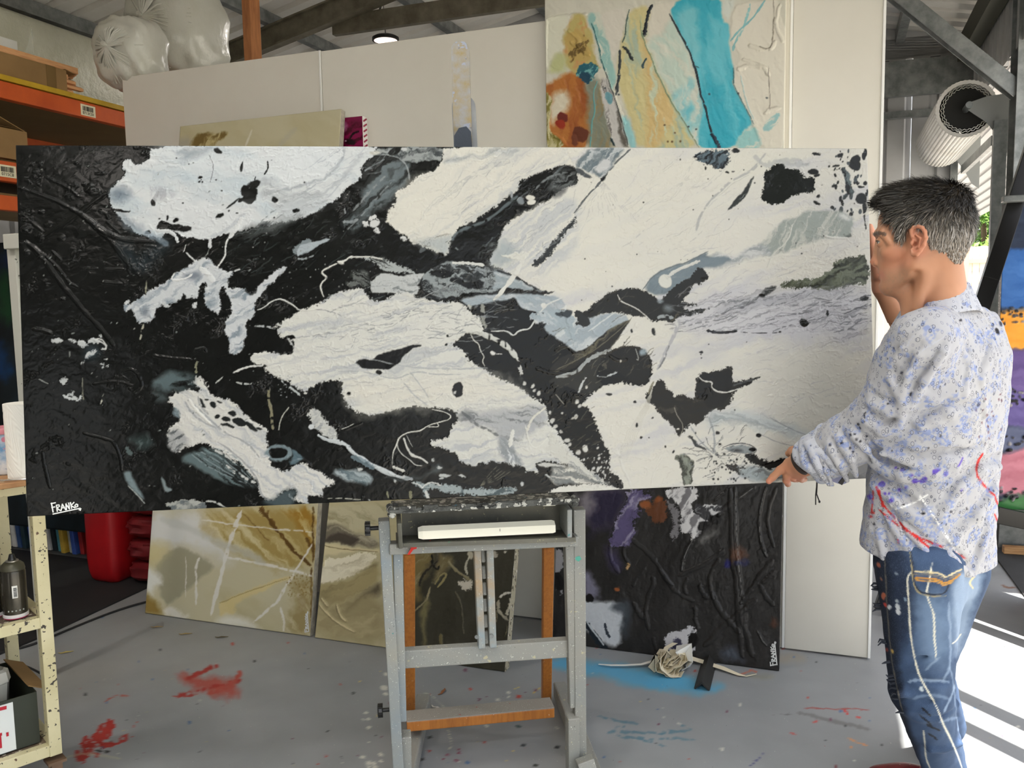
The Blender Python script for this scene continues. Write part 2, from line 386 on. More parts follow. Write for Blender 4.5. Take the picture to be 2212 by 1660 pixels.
class Canvas:
    def __init__(s, p00, du, dv, w, h, step, base):
        """p00 corner, du dv unit vectors, w h metres"""
        s.nx = int(w/step)+1; s.ny = int(h/step)+1; s.p00, s.du, s.dv, s.w, s.h = p00, du, dv, w, h
        a = np.linspace(0, w, s.nx)[None, :, None]; b = np.linspace(0, h, s.ny)[:, None, None]
        s.pos = np.array(p00)[None, None]+np.array(du)*a+np.array(dv)*b
        d = s.pos-np.array(EYE); z = d@np.array(Fv)
        z = np.where(z < .2, .2, z)
        s.U = (1106+FPX*(d@np.array(Rv))/z).astype(np.float32); s.V = (830-FPX*(d@np.array(Uv))/z).astype(np.float32)
        s.C = np.empty((s.ny, s.nx, 3), np.float32); s.C[:] = np.array(base, np.float32); s.H = np.zeros((s.ny, s.nx), np.float32)
        x, y = s.U, s.V
        s.wx = (fbm(x/26, y/26, 5, .62)).astype(np.float32); s.wy = (fbm(x/26+91, y/26+37, 5, .62)).astype(np.float32)
    def _win(s, pts, pad):
        P_ = np.array(pts, float); x0, y0 = P_.min(0)-pad; x1, y1 = P_.max(0)+pad
        m = (s.U > x0) & (s.U < x1) & (s.V > y0) & (s.V < y1)
        if not m.any(): return None
        ys = np.where(m.any(1))[0]; xs = np.where(m.any(0))[0]
        return slice(ys[0], ys[-1]+1), slice(xs[0], xs[-1]+1)
    def flow(s, ang, L_, W_, seed=0, o=4, sl=None, warp=14, X=None, Y=None):
        """noise drawn out along the direction ang (degrees, photo frame, up-right positive)"""
        x = s.U[sl] if sl else s.U; y = s.V[sl] if sl else s.V
        x = x+(s.wx[sl] if sl else s.wx)*warp; y = y+(s.wy[sl] if sl else s.wy)*warp
        c, n = math.cos(math.radians(ang)), -math.sin(math.radians(ang))
        return fbm((x*c+y*n)/L_+seed*7.7, (-x*n+y*c)/W_+seed*3.3, o)
    def _blend(s, sl, a, col, h=0.0, tex=None):
        """tex=(colour2, ang, L, W, lo, hi): streaks of a second colour inside the shape"""
        col = np.array(col, np.float32)
        if tex:
            n = s.flow(tex[1], tex[2], tex[3], len(str(tex)), 4, sl, tex[6] if len(tex) > 6 else 14)
            k = np.clip((n-tex[4])/(tex[5]-tex[4]), 0, 1)[..., None]; col = col*(1-k)+np.array(tex[0], np.float32)*k
        a3 = a[..., None]; s.C[sl] = s.C[sl]*(1-a3)+col*a3
        if h: s.H[sl] += a*h
    def poly(s, pts, col, warp=5, soft=1.2, a=1.0, h=0.0, tex=None, rough=None):
        sl = s._win(pts, warp*2+soft*2+4)
        if sl is None: return
        x = s.U[sl]+s.wx[sl]*warp*2; y = s.V[sl]+s.wy[sl]*warp*2
        P_ = [np.array(p, float) for p in pts]
        q = []
        for i, p in enumerate(P_):
            n_ = P_[(i+1) % len(P_)]; q += [p*.78+n_*.22, p*.22+n_*.78]
        d2 = np.full(x.shape, 1e12, np.float32); ins = np.zeros(x.shape, bool)
        for i, p in enumerate(q):
            r = q[i-1]; e = p-r; L2 = max(e@e, 1e-9)
            t = np.clip(((x-r[0])*e[0]+(y-r[1])*e[1])/L2, 0, 1)
            np.minimum(d2, (x-r[0]-t*e[0])**2+(y-r[1]-t*e[1])**2, out=d2)
            c = (r[1] > y) != (p[1] > y)
            if abs(e[1]) > 1e-9: ins ^= c & (x < e[0]*(y-r[1])/e[1]+r[0])
        sd = np.sqrt(d2)*np.where(ins, 1, -1)
        al = np.clip(sd/soft*.5+.5, 0, 1)
        if rough:                                  # dry, broken edge: rough=(width px, density)
            g = vnoise(s.U[sl]/1.9, s.V[sl]/1.9)*.6+vnoise(s.U[sl]/4.7, s.V[sl]/4.7)*.6
            al = np.where((np.abs(sd) < rough[0]), np.clip(((sd/rough[0])*.9+g)*2+.5, 0, 1), al)
        s._blend(sl, (al*a).astype(np.float32), col, h, tex)
    def ell(s, cx, cy, rx, ry, col, ang=0, **k):
        t = math.radians(-ang); pts = []
        for i in range(10):
            u = math.cos(i*.6283)*rx*1.06; v = math.sin(i*.6283)*ry*1.06
            pts.append((cx+u*math.cos(t)-v*math.sin(t), cy+u*math.sin(t)+v*math.cos(t)))
        s.poly(pts, col, **k)
    def line(s, pts, w, col=None, h=0.0, soft=.9, a=1.0, warp=1.0, taper=True, breaks=0.0, broad=0.0):
        """stroke w px wide; h raises it as a rounded ridge; broad = extra soft shoulder for the relief"""
        pts = [np.array(p, float) for p in pts]
        for _ in range(2 if len(pts) > 2 else 0):
            q = [pts[0]]
            for a_, b_ in zip(pts, pts[1:]): q += [a_*.75+b_*.25, a_*.25+b_*.75]
            pts = q+[pts[-1]]
        W_ = w/2+broad
        sl = s._win(pts, W_+soft*2+warp*2+3)
        if sl is None: return
        x = s.U[sl]+s.wx[sl]*warp*2; y = s.V[sl]+s.wy[sl]*warp*2
        best = np.full(x.shape, 1e9, np.float32); tt = np.zeros(x.shape, np.float32); tot = len(pts)-1
        for i in range(tot):
            r, p = pts[i], pts[i+1]; e = p-r; L2 = max(e@e, 1e-9)
            t = np.clip(((x-r[0])*e[0]+(y-r[1])*e[1])/L2, 0, 1)
            d = (x-r[0]-t*e[0])**2+(y-r[1]-t*e[1])**2
            m = d < best; best = np.where(m, d, best); tt = np.where(m, (i+t)/tot, tt)
        d = np.sqrt(best); ww = w/2*(np.clip(np.minimum(tt, 1-tt)*6, 0, 1)**.5*.8+.2 if taper else 1)
        ww = ww*(1+.35*vnoise(tt*23+pts[0][0], tt*0+w))
        al = np.clip((ww-d)/soft+.5, 0, 1)*a
        if breaks: al = al*np.clip((vnoise(s.U[sl]/7+3, s.V[sl]/7)+1-breaks*2)*3, 0, 1)
        al = al.astype(np.float32)
        if col is not None:
            s._blend(sl, al, col)
        if h: s.H[sl] += (h*np.sqrt(np.clip(1-(d/(ww+broad+.01))**2, 0, 1))).astype(np.float32)
    def dots(s, n, box, rr, cols, h=.0006, mask=None, seed=1, elong=0, ang=30):
        r = random.Random(seed)
        for _ in range(n):
            x, y = r.uniform(box[0], box[2]), r.uniform(box[1], box[3])
            if mask and not mask(x, y): continue
            q = rr[0]+(rr[1]-rr[0])*r.random()**2.5; e = 1+elong*r.random()
            s.ell(x, y, q*e, q, r.choice(cols), ang=ang+r.gauss(0, 14), warp=q*.25, soft=.8, h=h)
    def streaks(s, n, box, L_, w, col, ang, seed=2, a=.7, only=None, h=0.0):
        r = random.Random(seed)
        for _ in range(n):
            x, y = r.uniform(box[0], box[2]), r.uniform(box[1], box[3])
            if only:
                i = int(np.argmin((s.U[s.ny//2]-x)**2)); j = int(np.argmin((s.V[:, i]-y)**2)); lum = s.C[j, i].mean()
                if (lum > 150) != (only == 'light'): continue
            l = r.uniform(*L_); t = math.radians(-(ang+r.gauss(0, 9))); b = r.gauss(0, l*.12)
            pts = [(x+l*k*math.cos(t)-b*math.sin(t)*math.sin(k*3.1), y+l*k*math.sin(t)+b*math.cos(t)*math.sin(k*3.1)) for k in (0, .33, .66, 1)]
            s.line(pts, r.uniform(*w), col if isinstance(col, tuple) else r.choice(col), a=a*r.uniform(.4, 1), warp=2.5, h=h, breaks=.25)
    def mesh(s, name, material, nrm, thick, parent=None, side=None, kind=None, back=True):
        """front grid lifted by the relief along nrm, closed by sides and back of thickness thick"""
        nv = s.nx*s.ny; H = s.H.copy(); e = np.ones_like(H); e[0] = e[-1] = 0; e[:, 0] = e[:, -1] = 0
        p = s.pos+(H*e)[..., None]*np.array(nrm)
        idx = np.arange(nv).reshape(s.ny, s.nx)
        q = np.stack([idx[:-1, :-1], idx[:-1, 1:], idx[1:, 1:], idx[1:, :-1]], -1).reshape(-1, 4)
        nrm_v = Vector(nrm)
        if s.du.cross(s.dv).dot(nrm_v) < 0: q = q[:, ::-1]
        V_ = p.reshape(-1, 3)
        if parent is not None: V_ = V_-np.array(parent['_org'])
        me = bpy.data.meshes.new(name)
        extra = 0
        if thick > 0:
            ring = np.concatenate([idx[0, :], idx[1:, -1], idx[-1, -2::-1], idx[-2:0:-1, 0]])
            rb = V_[ring]-np.array(nrm)*thick; extra = len(ring)
            V_ = np.concatenate([V_, rb]); n0 = nv; k = np.arange(extra)
            sd = np.stack([ring, n0+k, n0+(k+1) % extra, np.roll(ring, -1)], -1)
            if s.du.cross(s.dv).dot(nrm_v) < 0: sd = sd[:, ::-1]
        me.vertices.add(len(V_)); me.vertices.foreach_set('co', V_.astype(np.float32).ravel())
        faces = q if thick <= 0 else np.concatenate([q, sd])
        nf = len(faces); bk = thick > 0
        loops = faces.ravel()
        starts = np.arange(nf)*4; tot = np.full(nf, 4)
        if bk:
            b_ = (n0+np.arange(extra)); b_ = b_ if s.du.cross(s.dv).dot(nrm_v) < 0 else b_[::-1]
            starts = np.append(starts, len(loops)); tot = np.append(tot, extra); loops = np.concatenate([loops, b_])
        me.loops.add(len(loops)); me.loops.foreach_set('vertex_index', loops.astype(np.int32))
        me.polygons.add(len(starts)); me.polygons.foreach_set('loop_start', starts.astype(np.int32)); me.polygons.foreach_set('loop_total', tot.astype(np.int32))
        sm = np.zeros(len(starts), bool); sm[:len(q)] = True; me.polygons.foreach_set('use_smooth', sm)
        mi = np.zeros(len(starts), np.int32); mi[len(q):] = 1 if side else 0; me.polygons.foreach_set('material_index', mi)
        me.update(calc_edges=True); me.validate()
        ca = me.color_attributes.new('Col', 'FLOAT_COLOR', 'POINT')
        c = np.clip(s.C.reshape(-1, 3)/255, 0, 1); c = np.where(c <= .04045, c/12.92, ((c+.055)/1.055)**2.4)
        cc = np.ones((len(me.vertices), 4), np.float32); cc[:nv, :3] = c
        if extra: cc[nv:nv+extra, :3] = c[ring]
        ca.data.foreach_set('color', cc.ravel())
        me.materials.append(material)
        if side: me.materials.append(side)
        o = bpy.data.objects.new(name, me); sc.collection.objects.link(o)
        o['_org'] = tuple(parent['_org']) if parent is not None else (0, 0, 0)
        if parent is not None: o.parent = parent
        if kind: o['kind'] = kind
        return o
M_paint = mat('acrylic_paint', rough=.17, attr=True, spec=.17, bump=(260, .10, .001))
M_paint_soft = mat('acrylic_paint_satin', rough=.3, attr=True, spec=.2, bump=(200, .12, .001))
M_side = mat('canvas_edge', (196, 190, 174), .8, 0, var=(30, (150, 144, 130), 3), bump=(500, .2, .0008))
M_side_dark = mat('painted_canvas_edge', (34, 33, 32), .45, 0, specks=[(60, .62, (150, 150, 148))], bump=(90, .5, .002))
def hand_text(polys, plane, w, nrm, name, material, parent):
    """handwritten strokes given in photo pixels and laid on the plane (point, normal)"""
    mb = MB()
    for st in polys:
        mb.ribbon([onplane(x, y, plane, nrm)+nrm*.0015 for x, y in st], w, nrm, .0012)
    o = mb.build(name, material, parent); return o
FRANKO = [[(0, .0), (.04, 1.0)], [(-.02, .06), (.16, .0)], [(.0, .48), (.12, .44)],
          [(.19, .25), (.21, .95)], [(.19, .27), (.29, .25), (.31, .42), (.2, .58), (.34, .9)],
          [(.36, .9), (.43, .2), (.55, .85)], [(.38, .62), (.52, .58)],
          [(.58, .85), (.57, .2), (.7, .78), (.69, .12)], [(.76, .08), (.79, .75)], [(.9, .1), (.77, .42), (.92, .7)],
          [(.99, .3), (.92, .45), (.96, .64), (1.04, .55), (1.04, .36), (.98, .3)],
          [(.03, 1.2), (.55, 1.0), (1.12, .78), (1.16, .86), (1.08, .93), (1.14, 1.0)]]
def signature(x, y, w, h, rot):
    t = math.radians(rot); out = []
    for st in FRANKO:
        out.append([(x+u*w*math.cos(t)+v*h*math.sin(t)*-1, y+u*w*math.sin(t)+v*h*math.cos(t)) for u, v in st])
    return out
# ================================================================ the big black and white canvas on the easel
BLK, WHT, WRM, BLU, SLT, GRY = (14, 15, 14), (218, 222, 224), (226, 224, 214), (188, 202, 210), (84, 98, 104), (160, 166, 170)
tl, tr_, bl, br = P(34, 314, 2.13), P(1873, 321, 2.395), P(88, 1114, 2.05), P(1874, 1031, 2.30)
du = (tr_-tl).normalized(); dvv = ((bl-tl)+(br-tr_))/2; nrmP = du.cross(dvv).normalized()
if nrmP.y > 0: nrmP = -nrmP
dv = nrmP.cross(du).normalized(); dv = dv if dv.z < 0 else -dv
PW = (tr_-tl).length; PH = (bl-tl).length
# bottom-left corner in the photo sits a little right of the top-left one; keep the canvas a true rectangle
BP = thing('painting', tl+du*PW/2+dv*PH+nrmP*-.02, 'wide black and white poured abstract painting held on the easel by the man', 'painting')
K = Canvas(tl, du, dv, PW, PH, .0016, BLK)
def T(tagc, pts):
    o = {'A': (20, 300, 3.456), 'B': (600, 300, 3.456), 'C': (1240, 300, 3.456), 'D': (40, 700, 3.456), 'E': (620, 700, 3.456), 'F': (1200, 640, 3.253)}[tagc]
    return [(o[0]+x/o[2], o[1]+y/o[2]) for x, y in pts]
def pl(t, pts, col, **k): K.poly(T(t, pts), col, **k)
def el(t, x, y, rx, ry, col, ang=0, **k):
    (X, Y), = T(t, [(x, y)]); K.ell(X, Y, rx/3.4, ry/3.4, col, ang, **{**dict(warp=2.2, soft=1.0), **k})
def ln(t, pts, w, col=None, **k): K.line(T(t, pts), w, col, **k)
# black ground: faint green-grey cast and wrinkled skin
gs = (slice(None), slice(None))
n1 = K.flow(35, 90, 40, 1); K.C += (n1[..., None]*3)
tW = (GRY, 25, 55, 5, .12, .75)          # thin grey veins inside the whites
tB = (BLU, 25, 70, 16, .0, .9)
# --- upper left white
K.poly(T('A', [(1060, 45), (1700, 40)])+T('B', [(0, 30), (745, 40), (700, 120), (650, 180), (620, 290), (500, 390), (420, 470), (330, 520), (250, 570), (100, 600), (0, 625)])
       + T('A', [(1850, 655), (1700, 695), (1560, 720), (1480, 760), (1300, 740), (1240, 700), (1180, 690), (1130, 760), (1080, 750), (1000, 710), (940, 720), (880, 640), (800, 560), (745, 480), (750, 400), (800, 320), (870, 260), (820, 220), (880, 150), (920, 190), (1050, 190)]),
       WHT, warp=4, h=.0012, tex=(BLU, -15, 120, 30, -.15, .55), rough=(3, 1))
pl('A', [(1070, 60), (1300, 50), (1700, 60), (2100, 60), (2250, 200), (2200, 330), (1900, 330), (1830, 280), (1500, 300), (1300, 230)], (222, 227, 230), soft=25, warp=10, a=.8, tex=(BLU, -10, 160, 24, .0, .7))
pl('A', [(1800, 330), (2250, 330), (2400, 260), (2300, 470), (2200, 540), (1950, 520), (1870, 420)], (168, 174, 178), soft=14, warp=10, a=.75, tex=(WHT, 8, 130, 9, -.1, .5))
pl('B', [(0, 60), (480, 60), (500, 120), (430, 230), (330, 300), (180, 340), (0, 350)], (222, 227, 230), soft=7, warp=6, a=.9)
ln('B', [(500, 60), (490, 150), (400, 260), (250, 340), (0, 380)], 5, (150, 158, 164), a=.6, soft=4, warp=4)
ln('B', [(640, 110), (560, 220), (440, 340), (250, 450), (60, 520)], 10, (175, 182, 186), a=.5, soft=6, warp=6)
pl('B', [(0, 470), (200, 470), (330, 440), (420, 400), (380, 480), (250, 560), (100, 590), (0, 610)], (196, 202, 206), soft=6, a=.8, tex=((120, 126, 130), 15, 90, 5, .1, .6))
el('A', 830, 410, 60, 42, (92, 108, 124), soft=12, warp=6, a=.8); pl('A', [(860, 560), (960, 640), (1010, 700), (940, 710), (870, 650), (820, 560)], (120, 134, 146), soft=10, a=.7)
pl('A', [(1240, 70), (1500, 70), (1440, 110), (1340, 150), (1290, 170), (1270, 120)], (120, 132, 142), soft=10, a=.55, tex=(WHT, 10, 40, 6, -.1, .5))
pl('A', [(900, 270), (1050, 260), (1300, 380), (1100, 420), (880, 330)], (205, 214, 219), soft=8, a=.8)
pl('A', [(1030, 340), (1250, 400), (1200, 440), (1090, 480), (1050, 430)], (150, 152, 158), soft=6, a=.5, tex=(WHT, 80, 20, 4, -.1, .4))
for x, y, rx, ry, an in ((1555, 95, 20, 28, 60), (1250, 140, 7, 6, 0), (1740, 208, 11, 36, -15), (1432, 292, 22, 10, 15), (1420, 325, 14, 7, 0), (1455, 328, 8, 9, 0), (1440, 310, 7, 5, 0),
                         (1820, 345, 48, 28, 20), (1785, 395, 60, 42, -10), (1790, 440, 42, 55, 20), (1080, 480, 16, 28, 20), (1180, 590, 9, 16, 0), (1240, 605, 18, 20, 0), (1578, 577, 30, 14, 40),
                         (830, 535, 60, 11, -8), (890, 545, 14, 5, 0), (1192, 748, 46, 40, 0), (1040, 706, 17, 12, 0), (1982, 455, 26, 20, 0), (2150, 532, 28, 14, 0), (1250, 760, 14, 20, 0), (1760, 450, 20, 50, -70)):
    el('A', x, y, rx, ry, BLK, an, warp=3.5)
for x, y in ((1540, 310), (1970, 590), (1700, 560), (1640, 540), (1120, 600), (1300, 480), (1590, 395), (1345, 190), (2205, 330)): el('A', x, y, 6, 5, BLK)
pl('A', [(1650, 490), (1725, 437), (1700, 470), (1630, 522), (1615, 520)], BLK, warp=1.5)
ln('A', [(1930, 165), (1932, 220), (1900, 272)], 3, BLK); ln('A', [(1930, 170), (1985, 145)], 2, BLK, breaks=.3)
ln('A', [(1490, 120), (1530, 210), (1500, 330)], 1.2, (90, 90, 92)); ln('A', [(1840, 280), (1825, 330)], 2, BLK)
pl('A', [(1110, 640), (1150, 608), (1230, 640), (1360, 655), (1355, 690), (1260, 700), (1160, 680), (1110, 690)], BLK, warp=4)
pl('A', [(1850, 640), (1950, 610), (2100, 590), (2200, 560), (2000, 680), (1800, 720), (1640, 740), (1700, 690)], (120, 126, 128), soft=8, a=.55, tex=(BLK, 15, 60, 5, -.2, .4))
el('A', 1900, 640, 42, 14, (40, 42, 44), 15, soft=4)
ln('A', [(1500, 730), (1600, 700), (1720, 600), (1760, 560)], 7, (190, 196, 200), a=.7, soft=3)
# --- diagonal white arm
pl('A', [(1400, 905), (1480, 885), (1560, 970), (1690, 1005), (1620, 1060), (1650, 1130), (1700, 1110), (1760, 1130), (1830, 1150), (1870, 1090), (1930, 1040), (2030, 950), (2080, 960), (1940, 1100), (1880, 1170), (1840, 1200), (1830, 1330), (1770, 1350), (1770, 1470), (1740, 1580), (1690, 1615), (1630, 1590), (1640, 1500), (1610, 1440), (1620, 1350), (1670, 1310), (1640, 1180), (1600, 1090), (1560, 1160), (1580, 1290), (1550, 1310), (1460, 1240), (1450, 1180), (1480, 1080), (1430, 1080), (1400, 1190), (1330, 1200), (1300, 1140), (1270, 1210), (1100, 1250), (1080, 1330), (1050, 1375), (960, 1385), (920, 1280), (860, 1290), (850, 1230), (920, 1240), (1000, 1170), (1180, 1060), (1300, 970)],
   (208, 212, 215), warp=2.6, h=.0012, tex=((140, 152, 162), 35, 40, 7, -.05, .5), rough=(3, 1))
for x, y, rx, ry in ((1010, 1300, 30, 30), (1810, 1130, 44, 26), (1370, 1030, 60, 30)): el('A', x, y, rx, ry, (110, 120, 132) if x != 1810 else BLK, soft=6 if x != 1810 else 1, a=.8, warp=4)
ln('A', [(1240, 1000), (1200, 1060), (1320, 1050), (1370, 1010)], 4, (228, 230, 230), h=.0015)
ln('A', [(1420, 960), (1480, 1010), (1530, 1070)], 12, (222, 225, 226), h=.001)
ln('A', [(1640, 740), (1610, 800), (1615, 880), (1545, 965)], 3.2, (220, 222, 220), h=.0015)
ln('A', [(1740, 590), (1700, 660), (1640, 745)], 8, (222, 225, 226), h=.0015); ln('A', [(1500, 740), (1500, 820)], 7, (215, 218, 220), breaks=.2)
ln('A', [(1320, 790), (1298, 850)], 2, (210, 212, 210)); ln('A', [(1318, 852), (1392, 920)], 3.5, (215, 217, 216), h=.001); ln('A', [(1500, 800), (1470, 880), (1400, 920)], 1.6, (170, 176, 172), breaks=.3)
ln('A', [(1100, 690), (1180, 690), (1240, 720), (1260, 775)], 7, (216, 220, 222), h=.001); ln('A', [(1010, 700), (1060, 730), (1150, 770), (1180, 800)], 10, (150, 165, 178), a=.7, soft=4)
ln('A', [(1850, 1278), (1900, 1265), (1960, 1205), (2040, 1190), (2140, 1255), (2160, 1285), (2215, 1282)], 2.4, (216, 218, 214), h=.001)
ln('A', [(1830, 1400), (1900, 1400), (1990, 1415)], 4, (180, 185, 186), breaks=.3); ln('A', [(1025, 1060), (1020, 1160)], 3, (150, 150, 130), breaks=.2); ln('A', [(1000, 1385), (975, 1500)], 3, (170, 168, 150), breaks=.2)
ln('A', [(1680, 990), (1725, 975)], 3, (200, 203, 203)); ln('A', [(2120, 850), (2212, 780), (2250, 760)], 14, (150, 162, 168), a=.8)
for x, y, rx, ry in ((880, 1225, 26, 16), (1380, 1260, 18, 24), (345, 1508, 32, 16), (475, 1505, 30, 7), (545, 1545, 35, 20), (650, 1500, 30, 12), (682, 1465, 12, 10), (605, 1520, 14, 10), (1160, 1240, 30, 16)):
    el('A', x, y, rx, ry, (205, 209, 210), -15, warp=4, h=.001, rough=(3, 1))
ln('A', [(590, 1530), (640, 1495), (690, 1490), (725, 1540), (720, 1575), (690, 1560)], 2.5, (215, 216, 212)); ln('A', [(570, 1640), (640, 1590)], 8, (200, 205, 206), rough=0) if 0 else ln('A', [(570, 1640), (640, 1590)], 8, (200, 205, 206))
el('A', 620, 1600, 60, 45, (46, 60, 68), 30, soft=12, a=.7)
pl('A', [(820, 780), (900, 790), (960, 900), (1000, 860), (1130, 760), (1200, 790), (1100, 880), (1000, 1000), (900, 950), (840, 860)], (44, 56, 64), soft=16, a=.55)
# --- black valley with grey wash between the two upper whites
pl('B', [(720, 170), (800, 140), (950, 160), (990, 200), (985, 300), (900, 400), (800, 500), (700, 560), (600, 680), (520, 690), (480, 640), (600, 530), (640, 420), (640, 360), (690, 270)], (100, 110, 114), warp=5, soft=5, a=.9, tex=(BLK, 42, 90, 9, -.25, .45))
pl('B', [(620, 340), (650, 240), (720, 150), (850, 130), (900, 150), (760, 200), (690, 290), (640, 360)], BLK, warp=2.5, soft=3)
ln('B', [(700, 120), (860, 120), (940, 160), (975, 240), (985, 310)], 3, (175, 182, 184), a=.8); ln('B', [(560, 540), (680, 400), (800, 280)], 4, (160, 166, 168), a=.7, breaks=.2); ln('B', [(520, 680), (640, 560), (740, 440), (870, 300)], 3, (165, 172, 174), a=.6, breaks=.3)
pl('B', [(740, 55), (1235, 55), (1215, 150), (1180, 180), (1100, 170), (1010, 190), (960, 165), (900, 120), (800, 125), (710, 110)], (158, 164, 164), warp=5, tex=((50, 54, 56), 10, 34, 9, -.05, .35, 26))
el('B', 880, 85, 55, 26, BLK, 30); el('B', 940, 58, 30, 8, BLK); el('B', 1105, 205, 42, 28, BLK, 45); el('B', 1150, 180, 45, 18, BLK, 15); el('B', 720, 105, 40, 14, (205, 205, 196)); el('B', 945, 75, 20, 13, (205, 208, 208))
# --- upper middle white slab
K.poly(T('B', [(1235, 50), (2300, 50), (2300, 200), (2100, 210), (2080, 235), (1960, 250), (1830, 310), (1790, 400), (1700, 450), (1620, 500), (1480, 620), (1360, 650), (1310, 720), (1280, 790), (1270, 880), (1200, 860), (1100, 800), (1010, 790), (960, 720), (880, 690), (800, 600), (850, 520), (870, 460), (880, 410), (1000, 330), (1050, 280), (1180, 220), (1220, 150)]),
       WRM, warp=3.5, h=.0012, tex=((204, 206, 204), 38, 120, 8, .0, .6), rough=(4, 1))
pl('B', [(960, 350), (1200, 250), (1700, 180), (1760, 210), (1400, 420), (1250, 640), (1100, 760), (960, 650), (860, 560)], (228, 226, 215), soft=20, a=.85, warp=10)
for k in range(7): ln('B', [(1050+k*60, 600-k*45), (1250+k*62, 380-k*38), (1500+k*40, 230-k*14), (1740, 190)], 2, (186, 190, 190), a=.4, soft=1.5, warp=4, breaks=.2)
pl('B', [(1540, 120), (1600, 70), (1760, 80), (1800, 110), (1620, 110), (1420, 150), (1250, 210), (1230, 150), (1400, 130)], (140, 150, 154), soft=5, a=.7, tex=(WHT, 20, 40, 5, -.2, .4))
pl('B', [(1010, 780), (1120, 800), (1200, 850), (1260, 870), (1280, 780), (1310, 720), (1180, 740), (1080, 740)], (176, 184, 186), soft=8, a=.8, tex=(BLK, 20, 30, 6, .25, .5)); el('B', 1218, 872, 26, 24, BLK); el('B', 1085, 822, 26, 18, (70, 74, 76), warp=4)
for x, y, rx, ry in ((720, 640, 34, 36), (742, 690, 26, 20), (650, 640, 20, 26), (942, 745, 22, 20), (700, 590, 22, 22)): el('B', x, y, rx, ry, (212, 214, 213), h=.0014, warp=4, rough=(3, 1))
pl('B', [(150, 880), (140, 850), (175, 790), (260, 770), (400, 745), (380, 770), (260, 820), (170, 890)], (172, 182, 188), warp=3)
ln('B', [(490, 620), (560, 625), (600, 600)], 6, (160, 168, 172), a=.8); ln('B', [(500, 520), (505, 560)], 3, (150, 156, 158)); ln('B', [(150, 900), (200, 900), (270, 870)], 4, (150, 158, 160), breaks=.3)
pl('B', [(0, 1010), (30, 950), (60, 950), (40, 1000), (0, 1040)], (190, 196, 200))
# --- the whole right side white
K.poly([(1180, 290), (1400, 290), (1990, 270), (1990, 600), (1990, 1110), (1700, 1100), (1500, 1075), (1345, 1075), (1330, 1045), (1313, 1020), (1320, 985), (1300, 945), (1280, 905), (1272, 880), (1252, 877), (1275, 855), (1300, 830), (1350, 825), (1400, 838), (1408, 800), (1400, 760), (1350, 745), (1310, 760), (1262, 765), (1236, 745), (1222, 690), (1200, 655), (1160, 622), (1110, 597), (1060, 572), (1055, 560), (1075, 530), (1085, 490), (1120, 462), (1170, 445), (1210, 412), (1236, 372), (1236, 340)],
       WRM, warp=3, h=.0010, tex=((206, 207, 210), 18, 160, 20, -.1, .6), rough=(4, 1))
K.poly([(1240, 330), (1700, 320), (1640, 420), (1560, 500), (1480, 560), (1400, 600), (1260, 640), (1180, 590), (1240, 480)], (228, 226, 214), warp=12, soft=30, a=.8)
K.poly([(1500, 640), (1873, 600), (1873, 760), (1700, 740), (1500, 720), (1440, 700)], (208, 208, 214), warp=10, soft=16, a=.85, tex=((150, 152, 158), 14, 120, 5, .12, .6))
K.poly([(1600, 760), (1873, 740), (1873, 1000), (1700, 930), (1600, 860)], (224, 222, 212), warp=12, soft=30, a=.9)
K.poly([(1060, 575), (1100, 470), (1180, 440), (1230, 420), (1260, 470), (1240, 540), (1190, 590), (1130, 600)], (196, 200, 202), warp=6, soft=8, a=.85, tex=(WRM, 40, 70, 7, -.2, .4))
pl('B', [(1560, 920), (1600, 850), (1660, 770), (1740, 780), (1800, 860), (1720, 960), (1640, 960)], (165, 176, 180), soft=10, a=.7, warp=6)
# leaf
K.poly(T('B', [(2225, 215), (2110, 200), (1960, 260), (1840, 320), (1790, 410), (1720, 470), (1600, 590), (1400, 640), (1310, 720), (1282, 800), (1285, 880), (1330, 915), (1480, 912), (1560, 925), (1600, 850), (1650, 780), (1680, 640), (1740, 570), (1850, 510), (1990, 470), (2080, 400), (2180, 340), (2240, 330)]),
       BLK, warp=3, tex=((96, 104, 108), 42, 70, 7, .3, .8), rough=(3, 1))
ln('B', [(1300, 760), (1330, 700), (1420, 660), (1560, 620), (1700, 500), (1800, 420)], 6, (96, 106, 110), a=.8, soft=3, breaks=.15)
for x, y, rx, ry, c in ((1890, 440, 30, 18, WRM), (1898, 472, 34, 18, WRM), (1815, 462, 26, 24, (130, 138, 142)), (1750, 420, 10, 26, GRY)): el('B', x, y, rx, ry, c, h=.001)
pl('B', [(1500, 900), (1540, 830), (1620, 760), (1640, 790), (1600, 860), (1540, 900)], (110, 116, 118), soft=6, a=.7, tex=(BLK, 30, 30, 6, 0, .4))
ln('B', [(2170, 250), (2080, 265), (2000, 300), (1920, 380)], 4, (130, 136, 138), a=.8, breaks=.3); el('B', 2110, 400, 50, 18, (50, 52, 54), 40, soft=6, a=.8); ln('B', [(1325, 810), (1345, 830)], 3, (120, 128, 130))
pl('B', [(2060, 260), (2212, 240), (2212, 330), (2100, 370), (2020, 400)], (140, 146, 148), soft=8, a=.6, tex=(BLK, 30, 40, 5, .0, .4))
